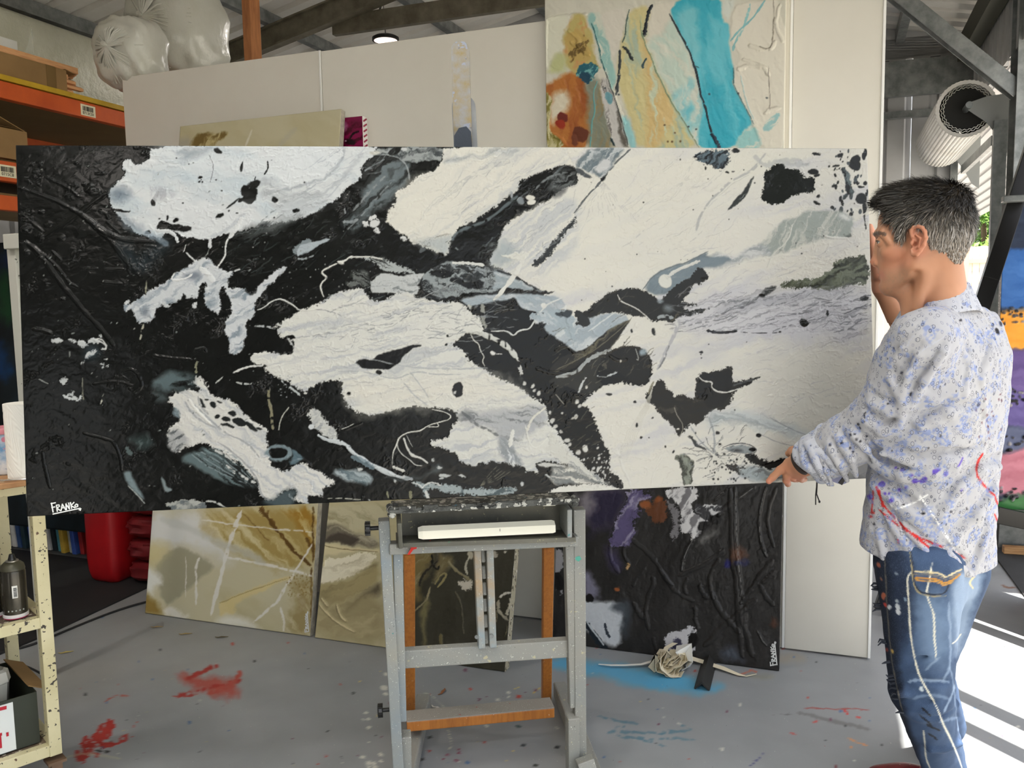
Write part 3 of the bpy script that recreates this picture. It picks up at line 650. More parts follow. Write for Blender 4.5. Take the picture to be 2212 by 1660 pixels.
# crack lines from the junction
K.poly(T('B', [(2225, 590), (2150, 660), (2050, 770), (1970, 870), (1880, 940), (1945, 955), (2060, 850), (2095, 760), (2150, 700), (2240, 620)]), (36, 38, 38), warp=3, soft=2, tex=((150, 154, 154), 50, 40, 6, .1, .5), rough=(4, 1))
ln('C', [(0, 560), (90, 430), (180, 345), (235, 265), (330, 160), (420, 80)], 4, (70, 74, 76), a=.9, breaks=.2)
pl('C', [(195, 290), (240, 250), (235, 285), (205, 330)], BLK); pl('C', [(0, 215), (60, 230), (130, 290), (90, 290), (0, 250)], (60, 64, 66))
pl('C', [(0, 215), (40, 150), (130, 85), (200, 70), (380, 68), (330, 150), (250, 240), (210, 290), (150, 270), (60, 220)], (100, 112, 118), warp=4, soft=3, tex=((190, 196, 198), 40, 26, 5, -.15, .35))
pl('C', [(150, 240), (210, 150), (270, 140), (280, 190), (220, 240)], (206, 208, 208), soft=3)
for k in range(12): ln('C', [(215, 330), (200+k*22-110, 430+abs(k-5)*4), (190+k*44-190, 560+(k % 3)*30)], 1.6, (176, 178, 178), a=.35, warp=4, breaks=.35)
# dark patches on the right white
pl('C', [(950, 85), (1150, 80), (1172, 150), (1140, 200), (1080, 232), (1010, 195), (940, 165), (880, 145)], (80, 94, 102), warp=4, soft=3, tex=((24, 26, 28), 35, 26, 4, -.1, .3), rough=(5, 1))
for x, y, rx, ry, an in ((1205, 92, 30, 18, 0), (975, 215, 6, 16, 0), (1140, 250, 18, 10, 0), (1190, 238, 12, 5, 0), (790, 148, 5, 8, 0), (1810, 110, 36, 9, -10), (1785, 252, 38, 22, 0), (1810, 278, 26, 10, 20), (2100, 150, 40, 30, 20), (2095, 195, 42, 38, 0), (1980, 120, 22, 14, 30),
                          (2145, 450, 36, 40, 40), (2170, 520, 16, 40, 0), (2115, 330, 11, 18, 20), (1960, 205, 26, 8, 15), (1920, 512, 14, 16, 20), (1808, 476, 26, 10, -20), (1822, 430, 14, 9, 40), (1940, 355, 18, 9, 30), (1775, 620, 16, 12, 0), (1915, 612, 18, 34, -15),
                          (2035, 716, 26, 18, 0), (2070, 565, 14, 12, 0), (2180, 600, 6, 30, 0), (2178, 660, 5, 26, 0), (2170, 100, 12, 26, 0), (2140, 360, 20, 10, 0), (1905, 205, 8, 5, 0), (2180, 400, 8, 20, 0), (1710, 1375, 34, 30, -35), (1890, 1308, 10, 22, 0), (950, 1590, 14, 8, 20), (425, 1430, 12, 12, 0), (600, 1440, 10, 22, 15), (1530, 1448, 10, 6, 0), (950, 1645, 5, 5, 0), (2160, 1190, 30, 14, 0)):
    el('C', x, y, rx, ry, (26, 27, 25), an, warp=3)
pl('C', [(1440, 230), (1500, 188), (1580, 195), (1590, 230), (1700, 250), (1720, 300), (1760, 290), (1790, 300), (1792, 400), (1740, 405), (1640, 410), (1580, 460), (1520, 490), (1460, 490), (1400, 450), (1400, 390), (1425, 330), (1410, 270)], (22, 24, 21), warp=3.4, rough=(3, 1))
pl('C', [(1350, 265), (1300, 380), (1270, 450), (1190, 515), (1140, 538), (1200, 460), (1260, 390), (1315, 310)], (36, 38, 36), warp=2.5, tex=((120, 124, 122), 60, 26, 4, .15, .5))
ln('C', [(1110, 1000), (1080, 700)], 1, (190, 190, 190), a=.3); ln('C', [(910, 690), (930, 600), (1000, 480), (1100, 380), (1180, 310), (1330, 240), (1430, 110)], 5, (168, 172, 172), a=.7, soft=2, breaks=.15)
for a_ in ([(1340, 140), (1420, 200), (1500, 170), (1650, 165), (1760, 200)], [(1530, 170), (1640, 210), (1760, 195)]): ln('C', a_, 9, (178, 182, 182), a=.6, soft=4, warp=6)
pl('C', [(2000, 215), (2050, 225), (2070, 330), (2085, 460), (2050, 420), (2020, 330)], (90, 102, 104), tex=(BLK, 80, 26, 5, -.05, .3)); pl('C', [(1960, 640), (2010, 620), (2050, 700), (1980, 730), (1910, 700)], (110, 128, 134), soft=4)
K.dots(55, (1800, 325, 1872, 470), (1, 4.5), [(26, 27, 25), (60, 66, 68)], h=0, seed=11, elong=1.4, ang=80)
pl('C', [(1340, 870), (1440, 730), (1500, 670), (1560, 610), (1750, 540), (1900, 535), (1990, 545), (2110, 600), (2050, 740), (1870, 755), (1700, 800), (1560, 840), (1440, 875)], (164, 172, 167), warp=5, soft=4, tex=((200, 202, 194), 65, 50, 3.5, .0, .4))
ln('C', [(1850, 725), (1940, 742), (2040, 745)], 5, (222, 222, 216), h=.001); ln('C', [(1630, 640), (1600, 760), (1480, 860), (1440, 960)], 3, (214, 214, 206), h=.001); el('C', 2020, 590, 44, 18, (224, 225, 222), -20, soft=4)
pl('C', [(1000, 840), (1190, 895), (1300, 820), (1420, 770), (1500, 850), (1400, 870), (1250, 910), (1080, 965), (960, 960)], (156, 164, 166), soft=4, a=.85, tex=((208, 210, 210), 15, 50, 5, -.1, .4))
pl('C', [(1530, 1090), (1620, 1060), (1750, 1055), (1830, 1035), (1910, 985), (1950, 900), (2060, 880), (2200, 865), (2200, 1080), (2000, 1110), (1820, 1135), (1640, 1110), (1540, 1105)], (98, 104, 88), warp=4, soft=3, tex=((40, 42, 34), 20, 40, 7, -.2, .4), rough=(4, 1))
pl('C', [(1450, 1110), (1510, 1090), (1490, 1130), (1340, 1215), (1390, 1165)], (52, 54, 54), soft=2); el('C', 1400, 1172, 22, 14, BLK)
K.poly(T('C', [(1020, 1290), (1230, 1190), (1340, 1200), (1540, 1160), (1900, 1130), (2100, 1080), (2000, 1140), (1700, 1200), (1400, 1260), (1200, 1300)]), (178, 180, 186), warp=5, soft=6, a=.7, tex=((80, 84, 88), 16, 70, 4, .1, .5))
pl('C', [(510, 1125), (600, 1010), (740, 950), (860, 920), (1000, 838), (980, 880), (1190, 890), (1080, 950), (960, 960), (870, 1060), (780, 1110), (650, 1180)], (124, 138, 146), warp=2.5, soft=2.5, tex=((96, 108, 116), 30, 90, 12, -.2, .6))
ln('C', [(510, 1125), (600, 1012), (740, 950), (860, 920), (1000, 838)], 2.5, (90, 98, 102), a=.8)
el('C', 680, 1067, 48, 54, (224, 224, 216), h=.0015); ln('C', [(700, 1030), (760, 980), (940, 915)], 7, (222, 222, 216), h=.0015)
K.poly(T('C', [(0, 1290), (60, 1300), (130, 1250), (180, 1205), (260, 1150), (400, 1108), (470, 1118), (530, 1128), (600, 1180), (640, 1230), (660, 1190), (740, 1110), (800, 1070), (870, 1040), (900, 985), (950, 955), (1010, 1020), (960, 1090), (880, 1090), (870, 1140), (820, 1190), (790, 1225), (980, 1235), (810, 1250), (830, 1285), (1025, 1265), (930, 1310), (780, 1330), (740, 1385), (700, 1365), (600, 1372), (520, 1330), (300, 1298), (180, 1310), (110, 1375), (60, 1350)]),
       (25, 25, 22), warp=2.6, tex=((70, 66, 52), 50, 60, 6, .45, .8), rough=(3, 1))
ln('C', [(325, 1165), (350, 1220), (430, 1245), (500, 1290), (575, 1362)], 2.4, (220, 220, 214), h=.0012); ln('C', [(620, 1340), (660, 1325), (740, 1340)], 7, (190, 198, 200), a=.8, breaks=.2); el('C', 700, 1270, 34, 22, (130, 142, 148), -30, soft=6, a=.7); el('C', 640, 1215, 22, 12, (120, 130, 136), soft=3)
ln('F', [(1060, 242), (1130, 256), (1200, 256), (1275, 243)], 6, (30, 30, 32)); ln('F', [(1300, 252), (1380, 262), (1560, 258)], 2, (60, 60, 64), breaks=.2)
K.streaks(150, (1430, 640, 1868, 720), (20, 90), (1, 2.4), [(120, 122, 128), (80, 82, 86), (160, 160, 166)], 13, 21, .75)
K.streaks(60, (1330, 350, 1600, 560), (25, 90), (1, 2), [(186, 188, 186), (200, 200, 200)], 40, 22, .6); K.streaks(70, (1380, 540, 1873, 640), (30, 110), (1, 2.2), [(184, 186, 188), (206, 206, 204)], 20, 23, .6, only='light')
K.streaks(36, (1560, 740, 1870, 880), (20, 80), (1, 1.8), [(190, 192, 196)], 8, 24, .6)
# --- lower right
pl('F', [(-80, 200), (0, 180), (60, 130), (130, 165), (230, 150), (350, 118), (520, 140), (440, 250), (370, 340), (230, 400), (120, 380), (60, 330), (0, 300), (-60, 260)], (166, 178, 186), warp=4, soft=2, tex=((206, 212, 214), 38, 60, 9, -.1, .4))
pl('F', [(130, 110), (190, 130), (240, 180), (200, 220), (150, 190)], (30, 31, 30), rough=(3, 1)); el('F', 60, 120, 60, 18, (40, 46, 50), 0, soft=3); ln('F', [(70, 60), (72, 180)], 3, (225, 227, 226)); ln('F', [(40, 70), (100, 125)], 2, (225, 227, 226)); ln('F', [(230, 250), (420, 110)], 3, (222, 226, 226), a=.8)
pl('F', [(-60, 540), (0, 460), (60, 420), (220, 370), (330, 260), (530, 150), (490, 222), (400, 355), (320, 400), (180, 470), (60, 545)], (30, 29, 26), warp=2, tex=((92, 88, 70), 38, 120, 5, .25, .7)); ln('F', [(0, 520), (250, 400), (440, 250), (530, 155)], 2, (100, 96, 78), a=.7)
pl('F', [(-60, 600), (0, 570), (150, 545), (230, 460), (300, 410), (400, 380), (360, 430), (300, 500), (280, 570), (340, 620), (310, 650), (200, 700), (100, 640), (0, 640)], (34, 34, 31), warp=3)
ln('F', [(0, 570), (140, 545), (220, 450), (300, 405), (400, 382)], 9, (190, 196, 196), a=.85, breaks=.15, h=.001); ln('F', [(230, 540), (180, 620), (160, 680)], 5, (200, 204, 202), breaks=.3); ln('F', [(290, 560), (400, 560), (500, 470)], 4, (190, 196, 196), breaks=.3)
pl('F', [(310, 480), (340, 400), (440, 352), (560, 348), (640, 400), (680, 450), (665, 540), (650, 590), (600, 622), (520, 590), (430, 520), (350, 510)], (22, 22, 20), warp=3, tex=((84, 80, 66), 60, 60, 6, .4, .8), rough=(3, 1))
el('F', 615, 395, 26, 20, (150, 166, 174), 30, soft=3); el('F', 455, 457, 8, 9, WRM); ln('F', [(560, 370), (590, 450), (570, 440)], 2, (150, 152, 146))
pl('F', [(690, 640), (700, 600), (740, 590), (780, 650), (820, 680), (830, 712), (880, 690), (950, 705), (985, 722), (980, 670), (1000, 630), (990, 590), (1010, 555), (1050, 532), (1120, 525), (1180, 505), (1245, 488), (1250, 540), (1245, 610), (1350, 572), (1445, 562), (1340, 618), (1270, 665), (1240, 700), (1230, 750), (1180, 790), (1100, 800), (1060, 850), (1000, 905), (940, 905), (900, 965), (850, 995), (830, 920), (770, 870), (720, 820), (690, 760), (640, 735), (630, 680)],
   (26, 25, 22), warp=3.4, tex=((58, 55, 48), 20, 50, 20, .2, .5), rough=(4, 1))
pl('F', [(980, 640), (1010, 560), (1110, 530), (1245, 500), (1240, 640), (1190, 760), (1100, 795), (1010, 720)], (20, 20, 19), warp=3)
ln('F', [(1000, 560), (1040, 602), (1105, 602), (1092, 640), (1130, 672), (1200, 680), (1292, 650)], 3, (224, 224, 218), h=.0012); ln('F', [(830, 780), (850, 840), (905, 920), (870, 990)], 1.6, (150, 146, 134)); el('F', 858, 937, 11, 7, WRM)
ln('F', [(650, 690), (690, 600)], 4, (120, 116, 96), a=.8); ln('F', [(1240, 630), (1330, 600), (1440, 570)], 4, (60, 62, 62), breaks=.3)
for k in range(7): ln('F', [(690, 640), (640-k*6, 800), (560-k*14, 1000), (490-k*8, 1160)], 1.4, (206, 204, 192), a=.5, warp=3)
ln('F', [(870, 170), (850, 240), (800, 345), (750, 450), (715, 520)], 7, (176, 178, 182), a=.8, soft=2, breaks=.1); ln('F', [(800, 350), (770, 430), (725, 510)], 3, (110, 112, 114), a=.8, breaks=.2)
pl('F', [(1080, 860), (1100, 810), (1300, 815), (1500, 850), (1700, 930), (1850, 1010), (1700, 1000), (1500, 950), (1250, 890), (1150, 900), (1100, 960)], (200, 208, 210), soft=8, a=.85, warp=6, tex=((150, 160, 164), -16, 90, 6, .0, .5))
for pts, w in (([(1440, 970), (1560, 1030), (1700, 1060)], 1.6), ([(1500, 850), (1700, 960), (1870, 1010)], 2), ([(1080, 850), (1120, 980), (1110, 1110)], 4), ([(1110, 1110), (1000, 1000), (950, 920)], 3)): ln('F', pts, w, (150, 156, 160), a=.7)
pl('F', [(840, 1110), (930, 1120), (990, 1170), (960, 1250), (965, 1320), (900, 1330), (885, 1200)], (44, 46, 40), warp=4, tex=((140, 146, 134), 90, 26, 6, .0, .4)); pl('F', [(1170, 1190), (1290, 1195), (1312, 1262), (1250, 1250), (1210, 1230)], (24, 24, 23), rough=(3, 1)); pl('F', [(920, 985), (985, 1000), (1085, 1092), (1010, 1062)], (46, 48, 48))
pl('F', [(1170, 1070), (1230, 1040), (1330, 1035), (1400, 1065), (1410, 1095), (1340, 1110), (1230, 1100)], (150, 158, 160), soft=2, tex=((50, 52, 54), 0, 40, 12, -.1, .3)); el('F', 1385, 1078, 28, 16, BLK); el('F', 1270, 1085, 46, 12, (40, 42, 44), soft=4); ln('F', [(1170, 1065), (1230, 1037), (1330, 1030), (1410, 1065), (1412, 1100), (1350, 1112)], 1.8, (60, 62, 64))
pl('F', [(1320, 1120), (1400, 1110), (1450, 1150), (1520, 1165), (1600, 1150), (1640, 1180), (1520, 1225), (1450, 1212), (1380, 1180)], (28, 29, 28), warp=4, rough=(4, 1)); ln('F', [(1450, 1190), (1600, 1150)], 3, BLK)
pl('F', [(1290, 1200), (1400, 1190), (1450, 1230), (1640, 1230), (1640, 1290), (1300, 1300)], (150, 164, 170), soft=5, a=.8, tex=((60, 66, 70), 0, 40, 5, .0, .4)); 
for x, y, rx, ry in ((1137, 962, 14, 12), (1430, 975, 20, 18), (602, 992, 10, 9), (1025, 395, 14, 9), (1022, 412, 5, 5), (567, 905, 8, 14), (375, 688, 22, 9), (562, 742, 12, 9), (830, 1090, 9, 9), (775, 1060, 8, 9), (1150, 1045, 9, 9), (1080, 340, 4, 4), (655, 1000, 5, 4), (1255, 808, 6, 5), (925, 930, 8, 8), (990, 965, 6, 8), (1180, 1115, 12, 7), (1130, 1120, 8, 8), (685, 855, 8, 5)): el('F', x, y, rx, ry, (26, 26, 26))
for k in range(14):
    t = k*.4488; ln('F', [(1105, 1120), (1105+60*math.cos(t+.3), 1120+50*math.sin(t+.3)), (1105+(170+k % 3*40)*math.cos(t), 1120+(90+k % 4*22)*math.sin(t))], 2, (120, 126, 130) if k % 2 else (64, 66, 68), a=.6, warp=4, breaks=.3)
K.dots(50, (1520, 985, 1620, 1045), (.8, 2.6), [(30, 32, 32)], h=0, seed=31); K.streaks(36, (1480, 930, 1600, 1040), (10, 40), (1, 2.4), [(110, 116, 120), (60, 62, 64)], 35, 25, .7)
ln('F', [(670, 1330), (680, 1260), (750, 1140)], 3, (232, 230, 222), h=.0012); ln('F', [(900, 1290), (905, 1330)], 5, (70, 72, 66)); ln('F', [(430, 1080), (470, 1200), (530, 1340)], 6, (230, 230, 224), a=.6, h=.001)
# --- middle left : wings
pl('B', [(690, 1045), (740, 1005), (830, 1010), (900, 1030), (1000, 1020), (1110, 1000), (1050, 1070), (1030, 1100), (1080, 1150), (960, 1180), (860, 1150), (780, 1158), (690, 1145)], (196, 200, 200), warp=3.4, h=.0008, tex=((110, 116, 118), 0, 50, 6, .05, .5))
pl('B', [(500, 1060), (540, 1010), (640, 980), (690, 1000), (680, 1090), (620, 1110), (540, 1100)], (100, 104, 102), warp=5, soft=5, a=.85, tex=(BLK, -20, 30, 4, -.2, .3)); pl('B', [(690, 1030), (730, 990), (790, 1000), (740, 1020), (700, 1060)], BLK)
pl('B', [(600, 885), (700, 878), (820, 900), (920, 950), (1040, 1022), (960, 1012), (820, 990), (740, 935), (680, 900)], (176, 182, 182), warp=4, soft=2.5, tex=(BLK, -28, 50, 6, .1, .4), rough=(4, 1))
ln('B', [(342, 1180), (308, 1090), (372, 1035), (318, 1000), (350, 970), (440, 935)], 3.4, (222, 222, 214), h=.0014); ln('B', [(440, 920), (500, 918), (535, 885), (600, 882), (700, 880), (780, 900)], 4, (214, 215, 208), h=.0012); el('B', 467, 930, 28, 12, (224, 224, 216), -8, h=.0015)
ln('B', [(0, 1192), (60, 1210), (142, 1262), (150, 1285), (260, 1280), (330, 1260)], 2.4, (216, 217, 212), h=.001)
pl('B', [(1090, 1010), (1180, 945), (1280, 912), (1380, 912), (1480, 925), (1620, 965), (1760, 1025), (1900, 1100), (2060, 1160), (1900, 1150), (1560, 1150), (1400, 1132), (1350, 1190), (1200, 1190), (1050, 1120)], (150, 158, 160), warp=3.4, tex=((34, 36, 37), -8, 44, 7, -.12, .25, 30))
pl('B', [(1120, 990), (1200, 968), (1320, 988), (1270, 1030), (1160, 1042)], BLK); pl('B', [(1290, 935), (1400, 925), (1560, 968), (1545, 1030), (1470, 1062), (1340, 1025), (1440, 990)], (34, 37, 38), tex=((150, 158, 162), -20, 50, 6, .1, .5)); pl('B', [(1300, 1020), (1440, 1060), (1540, 1040), (1500, 1110), (1400, 1100), (1280, 1060)], BLK)
pl('B', [(1035, 1090), (1090, 1140), (1180, 1180), (1200, 1205), (1060, 1200), (1000, 1195), (1050, 1165)], BLK); pl('B', [(1210, 1180), (1350, 1170), (1340, 1205), (1240, 1215)], BLK)
pl('B', [(1600, 975), (1760, 1038), (1940, 1130), (1750, 1125), (1580, 1122), (1640, 1060)], (158, 170, 176), warp=2, soft=2, tex=((196, 202, 204), -20, 40, 8, 0, .5)); pl('B', [(1550, 1132), (1750, 1128), (1990, 1138), (2090, 1156), (1900, 1162), (1560, 1152)], (26, 26, 26)); ln('B', [(1620, 980), (1780, 1030), (1900, 1110), (1980, 1150)], 4, (40, 42, 44), breaks=.15)
pl('B', [(1350, 1192), (1560, 1160), (1900, 1160), (2110, 1180), (2150, 1260), (2060, 1302), (1900, 1300), (1800, 1245), (1780, 1190), (1700, 1200), (1530, 1240), (1430, 1252)], (166, 178, 186), warp=2.5, soft=2, tex=((200, 206, 210), -12, 50, 8, 0, .5)); ln('B', [(1780, 1240), (1850, 1290), (2000, 1305), (2080, 1300)], 3, BLK)
ln('B', [(1300, 925), (1420, 925), (1540, 945)], 6, (220, 222, 218), h=.001); ln('B', [(1845, 880), (1760, 1040), (1610, 1210)], 8, (224, 224, 218), h=.0015); ln('B', [(2140, 1185), (2020, 1230), (1960, 1290), (1905, 1380), (1880, 1420), (1800, 1430), (1765, 1478), (1710, 1430), (1590, 1438)], 3.4, (216, 220, 218), h=.0012); ln('B', [(1960, 1290), (1925, 1380)], 9, (218, 220, 218), h=.001); el('B', 1985, 1250, 22, 18, (226, 226, 222))
pl('B', [(1880, 1310), (2000, 1290), (2100, 1290), (2212, 1300), (2212, 1560), (2150, 1450), (2090, 1400), (2000, 1380), (1920, 1370)], (168, 182, 190), warp=4, soft=2.5, tex=((206, 212, 216), -40, 60, 9, .0, .5), rough=(4, 1)); pl('B', [(2080, 1300), (2120, 1310), (2180, 1290), (2212, 1320), (2170, 1350), (2090, 1330)], (44, 50, 54))
pl('B', [(1640, 870), (1740, 850), (1830, 830), (1880, 860), (1850, 900), (1740, 900)], (222, 222, 214), h=.001); ln('B', [(1420, 1240), (1480, 1290), (1525, 1420)], 7, (186, 188, 182), breaks=.2); ln('B', [(1525, 1240), (1530, 1330), (1545, 1420)], 10, (150, 152, 144), breaks=.3)
# big lower central white
K.poly(T('B', [(-40, 1420), (0, 1380), (100, 1325), (200, 1275), (350, 1210), (480, 1135), (560, 1115), (630, 1130), (700, 1205), (790, 1215), (900, 1150), (1000, 1150), (1030, 1190), (1150, 1205), (1340, 1212), (1400, 1250), (1450, 1300), (1490, 1345), (1540, 1440), (1440, 1440), (1350, 1480), (1310, 1520), (1300, 1560), (1380, 1580)])
       + T('E', [(1350, 260), (1440, 330), (1560, 400), (1700, 450), (1800, 520), (1890, 590), (1930, 620), (1960, 740), (2050, 860), (2150, 980), (2230, 1090), (2400, 1190), (2330, 1210), (2140, 1070), (2040, 1025), (1880, 1030), (1850, 1055), (1880, 1135), (1750, 1062), (1640, 1042), (1570, 1030), (1400, 1058), (1290, 1032), (1270, 980), (1190, 930), (1060, 898), (1065, 870), (1205, 850), (1230, 770), (1270, 720), (1260, 650), (1170, 640), (1050, 622), (900, 622), (760, 652), (620, 682), (540, 670), (450, 612), (440, 560), (400, 490), (420, 428), (300, 422), (190, 462), (130, 525), (60, 470), (0, 420)])
       + T('D', [(2150, 525), (2100, 500), (2000, 430), (1950, 400), (1830, 352), (1860, 312), (1755, 300), (1730, 260), (1760, 222), (1850, 205), (2000, 230), (2050, 210), (2055, 130), (1990, 130), (1935, 60), (1960, 0)]),
       (221, 221, 214), warp=3, h=.0014, tex=((192, 196, 198), 12, 120, 8, .0, .5), rough=(4, 1))
K.poly(T('E', [(450, 420), (900, 380), (1500, 400), (1700, 470), (1800, 560), (1200, 600), (800, 620), (560, 650), (470, 560)]), (228, 225, 213), warp=10, soft=22, a=.8)
K.streaks(120, (620, 640, 1060, 760), (20, 110), (1, 2.2), [(150, 156, 158), (178, 182, 184), (120, 126, 130)], 8, 26, .7, only='light'); K.streaks(60, (700, 780, 1120, 880), (20, 90), (1, 1.8), [(170, 174, 176), (190, 192, 192)], 0, 27, .6, only='light')
K.streaks(60, (880, 350, 1180, 520), (20, 80), (1, 2), [(186, 190, 190), (170, 174, 176)], 38, 28, .6, only='light'); K.streaks(60, (640, 330, 860, 440), (20, 80), (1, 2.4), [(172, 180, 186)], 30, 29, .6, only='light')
K.streaks(60, (1070, 400, 1260, 560), (20, 80), (1, 2.4), [(150, 156, 160), (200, 202, 202)], 48, 40, .6, only='light')
pl('E', [(1265, 655), (1500, 655), (1700, 640), (1900, 615), (1950, 740), (1830, 800), (1700, 880), (1640, 905), (1590, 870), (1500, 765), (1350, 745), (1280, 720)], (178, 181, 184), soft=8, a=.9, warp=5, tex=((100, 104, 108), -8, 60, 6, .05, .5)); ln('E', [(1270, 640), (1350, 690), (1420, 760), (1520, 800), (1600, 850)], 6, (70, 74, 76), a=.7, breaks=.3)
pl('E', [(1580, 850), (1640, 860), (1720, 990), (1780, 1060), (1640, 1040), (1590, 980)], (150, 156, 160), soft=4, tex=(WHT, -60, 30, 5, 0, .4)); ln('E', [(1930, 625), (1830, 700), (1790, 800)], 5, (225, 223, 212), h=.0012); ln('E', [(1690, 790), (1660, 920)], 8, (228, 228, 222), h=.001); ln('E', [(1780, 760), (1800, 870), (1860, 950), (1990, 790)], 3, (228, 228, 220), h=.001)
pl('E', [(500, 280), (640, 262), (700, 220), (780, 200), (860, 185), (920, 160), (1025, 160), (940, 190), (870, 240), (830, 300), (750, 345), (600, 330), (550, 332)], (16, 16, 16), warp=2.4); el('E', 685, 362, 22, 15, BLK); el('E', 1270, 488, 38, 48, (22, 22, 22), warp=4); el('E', 465, 522, 14, 10, BLK); el('E', 1185, 158, 10, 10, BLK); el('E', 1192, 85, 10, 8, BLK); el('D', 2010, 110, 44, 18, BLK, 15, warp=4)
pl('E', [(-60, 90), (0, 130), (45, 165), (45, 230), (0, 235), (-60, 200)], BLK); ln('E', [(60, 200), (0, 100)], 5, (190, 192, 190), breaks=.3)
for pts in ([(540, 240), (900, 330), (1300, 340), (1500, 330)], [(380, 360), (560, 350), (800, 420), (960, 350), (1100, 380), (1300, 380)], [(920, 360), (1000, 460), (1060, 560)], [(870, 440), (950, 540), (1050, 610)]): ln('E', pts, 3, (176, 182, 184), a=.7, breaks=.1)
pl('E', [(160, 650), (220, 635), (270, 690), (330, 760), (370, 810), (370, 880), (300, 850), (225, 800), (180, 730)], (206, 207, 202), warp=3, tex=((170, 174, 176), 60, 30, 5, 0, .5), rough=(4, 1)); el('E', 185, 770, 22, 22, WHT)
ln('E', [(230, 830), (300, 870), (400, 885), (450, 910), (480, 955), (600, 1030), (740, 1110), (860, 1150), (940, 1160)], 9, (204, 210, 212), h=.001, breaks=.06); ln('E', [(480, 990), (560, 1020), (650, 1080)], 12, (120, 140, 150), a=.7)
for pts, w in (([(1085, 640), (1180, 660), (1228, 690), (1205, 722), (1130, 735), (1060, 755), (990, 800), (920, 802), (840, 840), (815, 910), (790, 970), (785, 1060)], 2.4), ([(785, 1065), (880, 1100)], 6), ([(830, 850), (820, 920), (855, 975), (915, 1010), (955, 1058), (1010, 1060)], 1.8), ([(870, 850), (895, 920), (930, 985), (1000, 1000), (1050, 1042)], 5),
               ([(1370, 70), (1398, 130), (1430, 145), (1440, 200), (1475, 245), (1455, 280), (1480, 320)], 2), ([(890, 830), (940, 920)], 1.2), ([(1050, 770), (1140, 770), (1120, 740)], 2), ([(400, 790), (500, 745)], 1.4)): ln('E', pts, w, (218, 218, 210), h=.001)
ln('E', [(1355, 60), (1440, 65), (1500, 90), (1600, 135), (1680, 200), (1720, 270)], 11, (210, 212, 206), h=.0012, breaks=.1); ln('E', [(1720, 270), (1740, 340), (1755, 400)], 7, (205, 206, 202), breaks=.35); el('E', 1540, 213, 22, 14, (226, 226, 222), -20, h=.001); ln('E', [(1560, 225), (1610, 228)], 2, (210, 210, 206))
for x, y, r in ((1770, 440, 10), (1835, 465, 12), (1850, 500, 10), (1880, 520, 12), (1890, 570, 8), (1960, 660, 10), (1985, 720, 16), (2000, 770, 14), (2045, 810, 10), (2090, 870, 16), (2110, 900, 12), (2175, 960, 16), (2050, 665, 7), (2160, 690, 14), (2165, 580, 12), (2190, 610, 14), (1250, 510, 8)): el('E', x, y, r, r*1.3, (206, 206, 200), -30, warp=3)
ln('F', [(190, 770), (240, 760)], 5, WRM); el('F', 207, 1072, 18, 26, (222, 222, 216), 20, h=.001); el('F', 220, 640, 9, 12, WRM); el('F', 150, 745, 9, 8, WRM); ln('F', [(110, 865), (160, 840)], 4, (180, 178, 168)); ln('F', [(0, 690), (60, 760)], 1.6, (160, 158, 148)); K.dots(34, (1255, 985, 1320, 1045), (.8, 3), [(206, 206, 202)], seed=41, elong=1.5, ang=60)
# left-lower white river
K.poly(T('D', [(1100, 860), (1130, 780), (1160, 750), (1200, 720), (1190, 660), (1150, 610), (1100, 570), (1200, 510), (1270, 485), (1330, 500), (1380, 490), (1300, 430), (1330, 395), (1380, 425), (1410, 450), (1420, 510), (1520, 560), (1600, 568), (1650, 640), (1700, 690), (1780, 735), (1850, 790), (1840, 830), (1870, 920), (1860, 1010), (1900, 1082), (2000, 1100), (2060, 1050), (2130, 1030), (2200, 1080)])
       + T('E', [(100, 1035), (180, 1070), (250, 1110), (310, 1160), (370, 1190), (300, 1215), (260, 1250), (275, 1300), (220, 1270), (150, 1290), (160, 1330), (190, 1370), (60, 1320), (0, 1270)])
       + T('D', [(2060, 1300), (2080, 1240), (1990, 1235), (1920, 1290), (1880, 1322), (1815, 1295), (1790, 1200), (1730, 1110), (1600, 1010), (1480, 930), (1400, 895), (1300, 888), (1220, 950), (1165, 962)]),
       (222, 221, 215), warp=3.2, h=.0014, tex=((186, 192, 196), -38, 90, 9, .05, .55), rough=(4, 1))
for x, y, rx, ry, an in ((1600, 670, 30, 20, -20), (1555, 716, 40, 18, -10), (1655, 735, 50, 26, -25), (1740, 765, 50, 18, -30), (1450, 602, 24, 20, -50), (1402, 563, 14, 8, 0), (1480, 690, 22, 16, 30), (1560, 760, 50, 10, -12), (1500, 580, 20, 7, -20), (1380, 620, 9, 8, 0), (1375, 590, 40, 10, -60), (1800, 780, 20, 8, -30)): el('D', x, y, rx, ry, (26, 28, 28), an, warp=3)
for pts in ([(1240, 580), (1300, 680), (1420, 760), (1500, 780)], [(1260, 570), (1360, 650), (1440, 730), (1560, 830), (1700, 880), (1800, 1000)], [(1340, 540), (1350, 610), (1420, 680)], [(1480, 880), (1600, 960), (1740, 1090), (1790, 1190), (1820, 1290), (1880, 1318)]): ln('D', pts, 4, (166, 170, 172), a=.8, breaks=.1, h=-.0006)
ln('D', [(1270, 560), (1330, 650), (1440, 750)], 6, (232, 232, 226), h=.0015)
pl('D', [(1100, 870), (1140, 780), (1220, 800), (1280, 880), (1200, 960), (1160, 960)], (176, 178, 178), soft=4, tex=((70, 74, 76), 20, 26, 6, .0, .3)); pl('D', [(1150, 620), (1190, 640), (1195, 700), (1160, 680)], (130, 146, 152), soft=3)
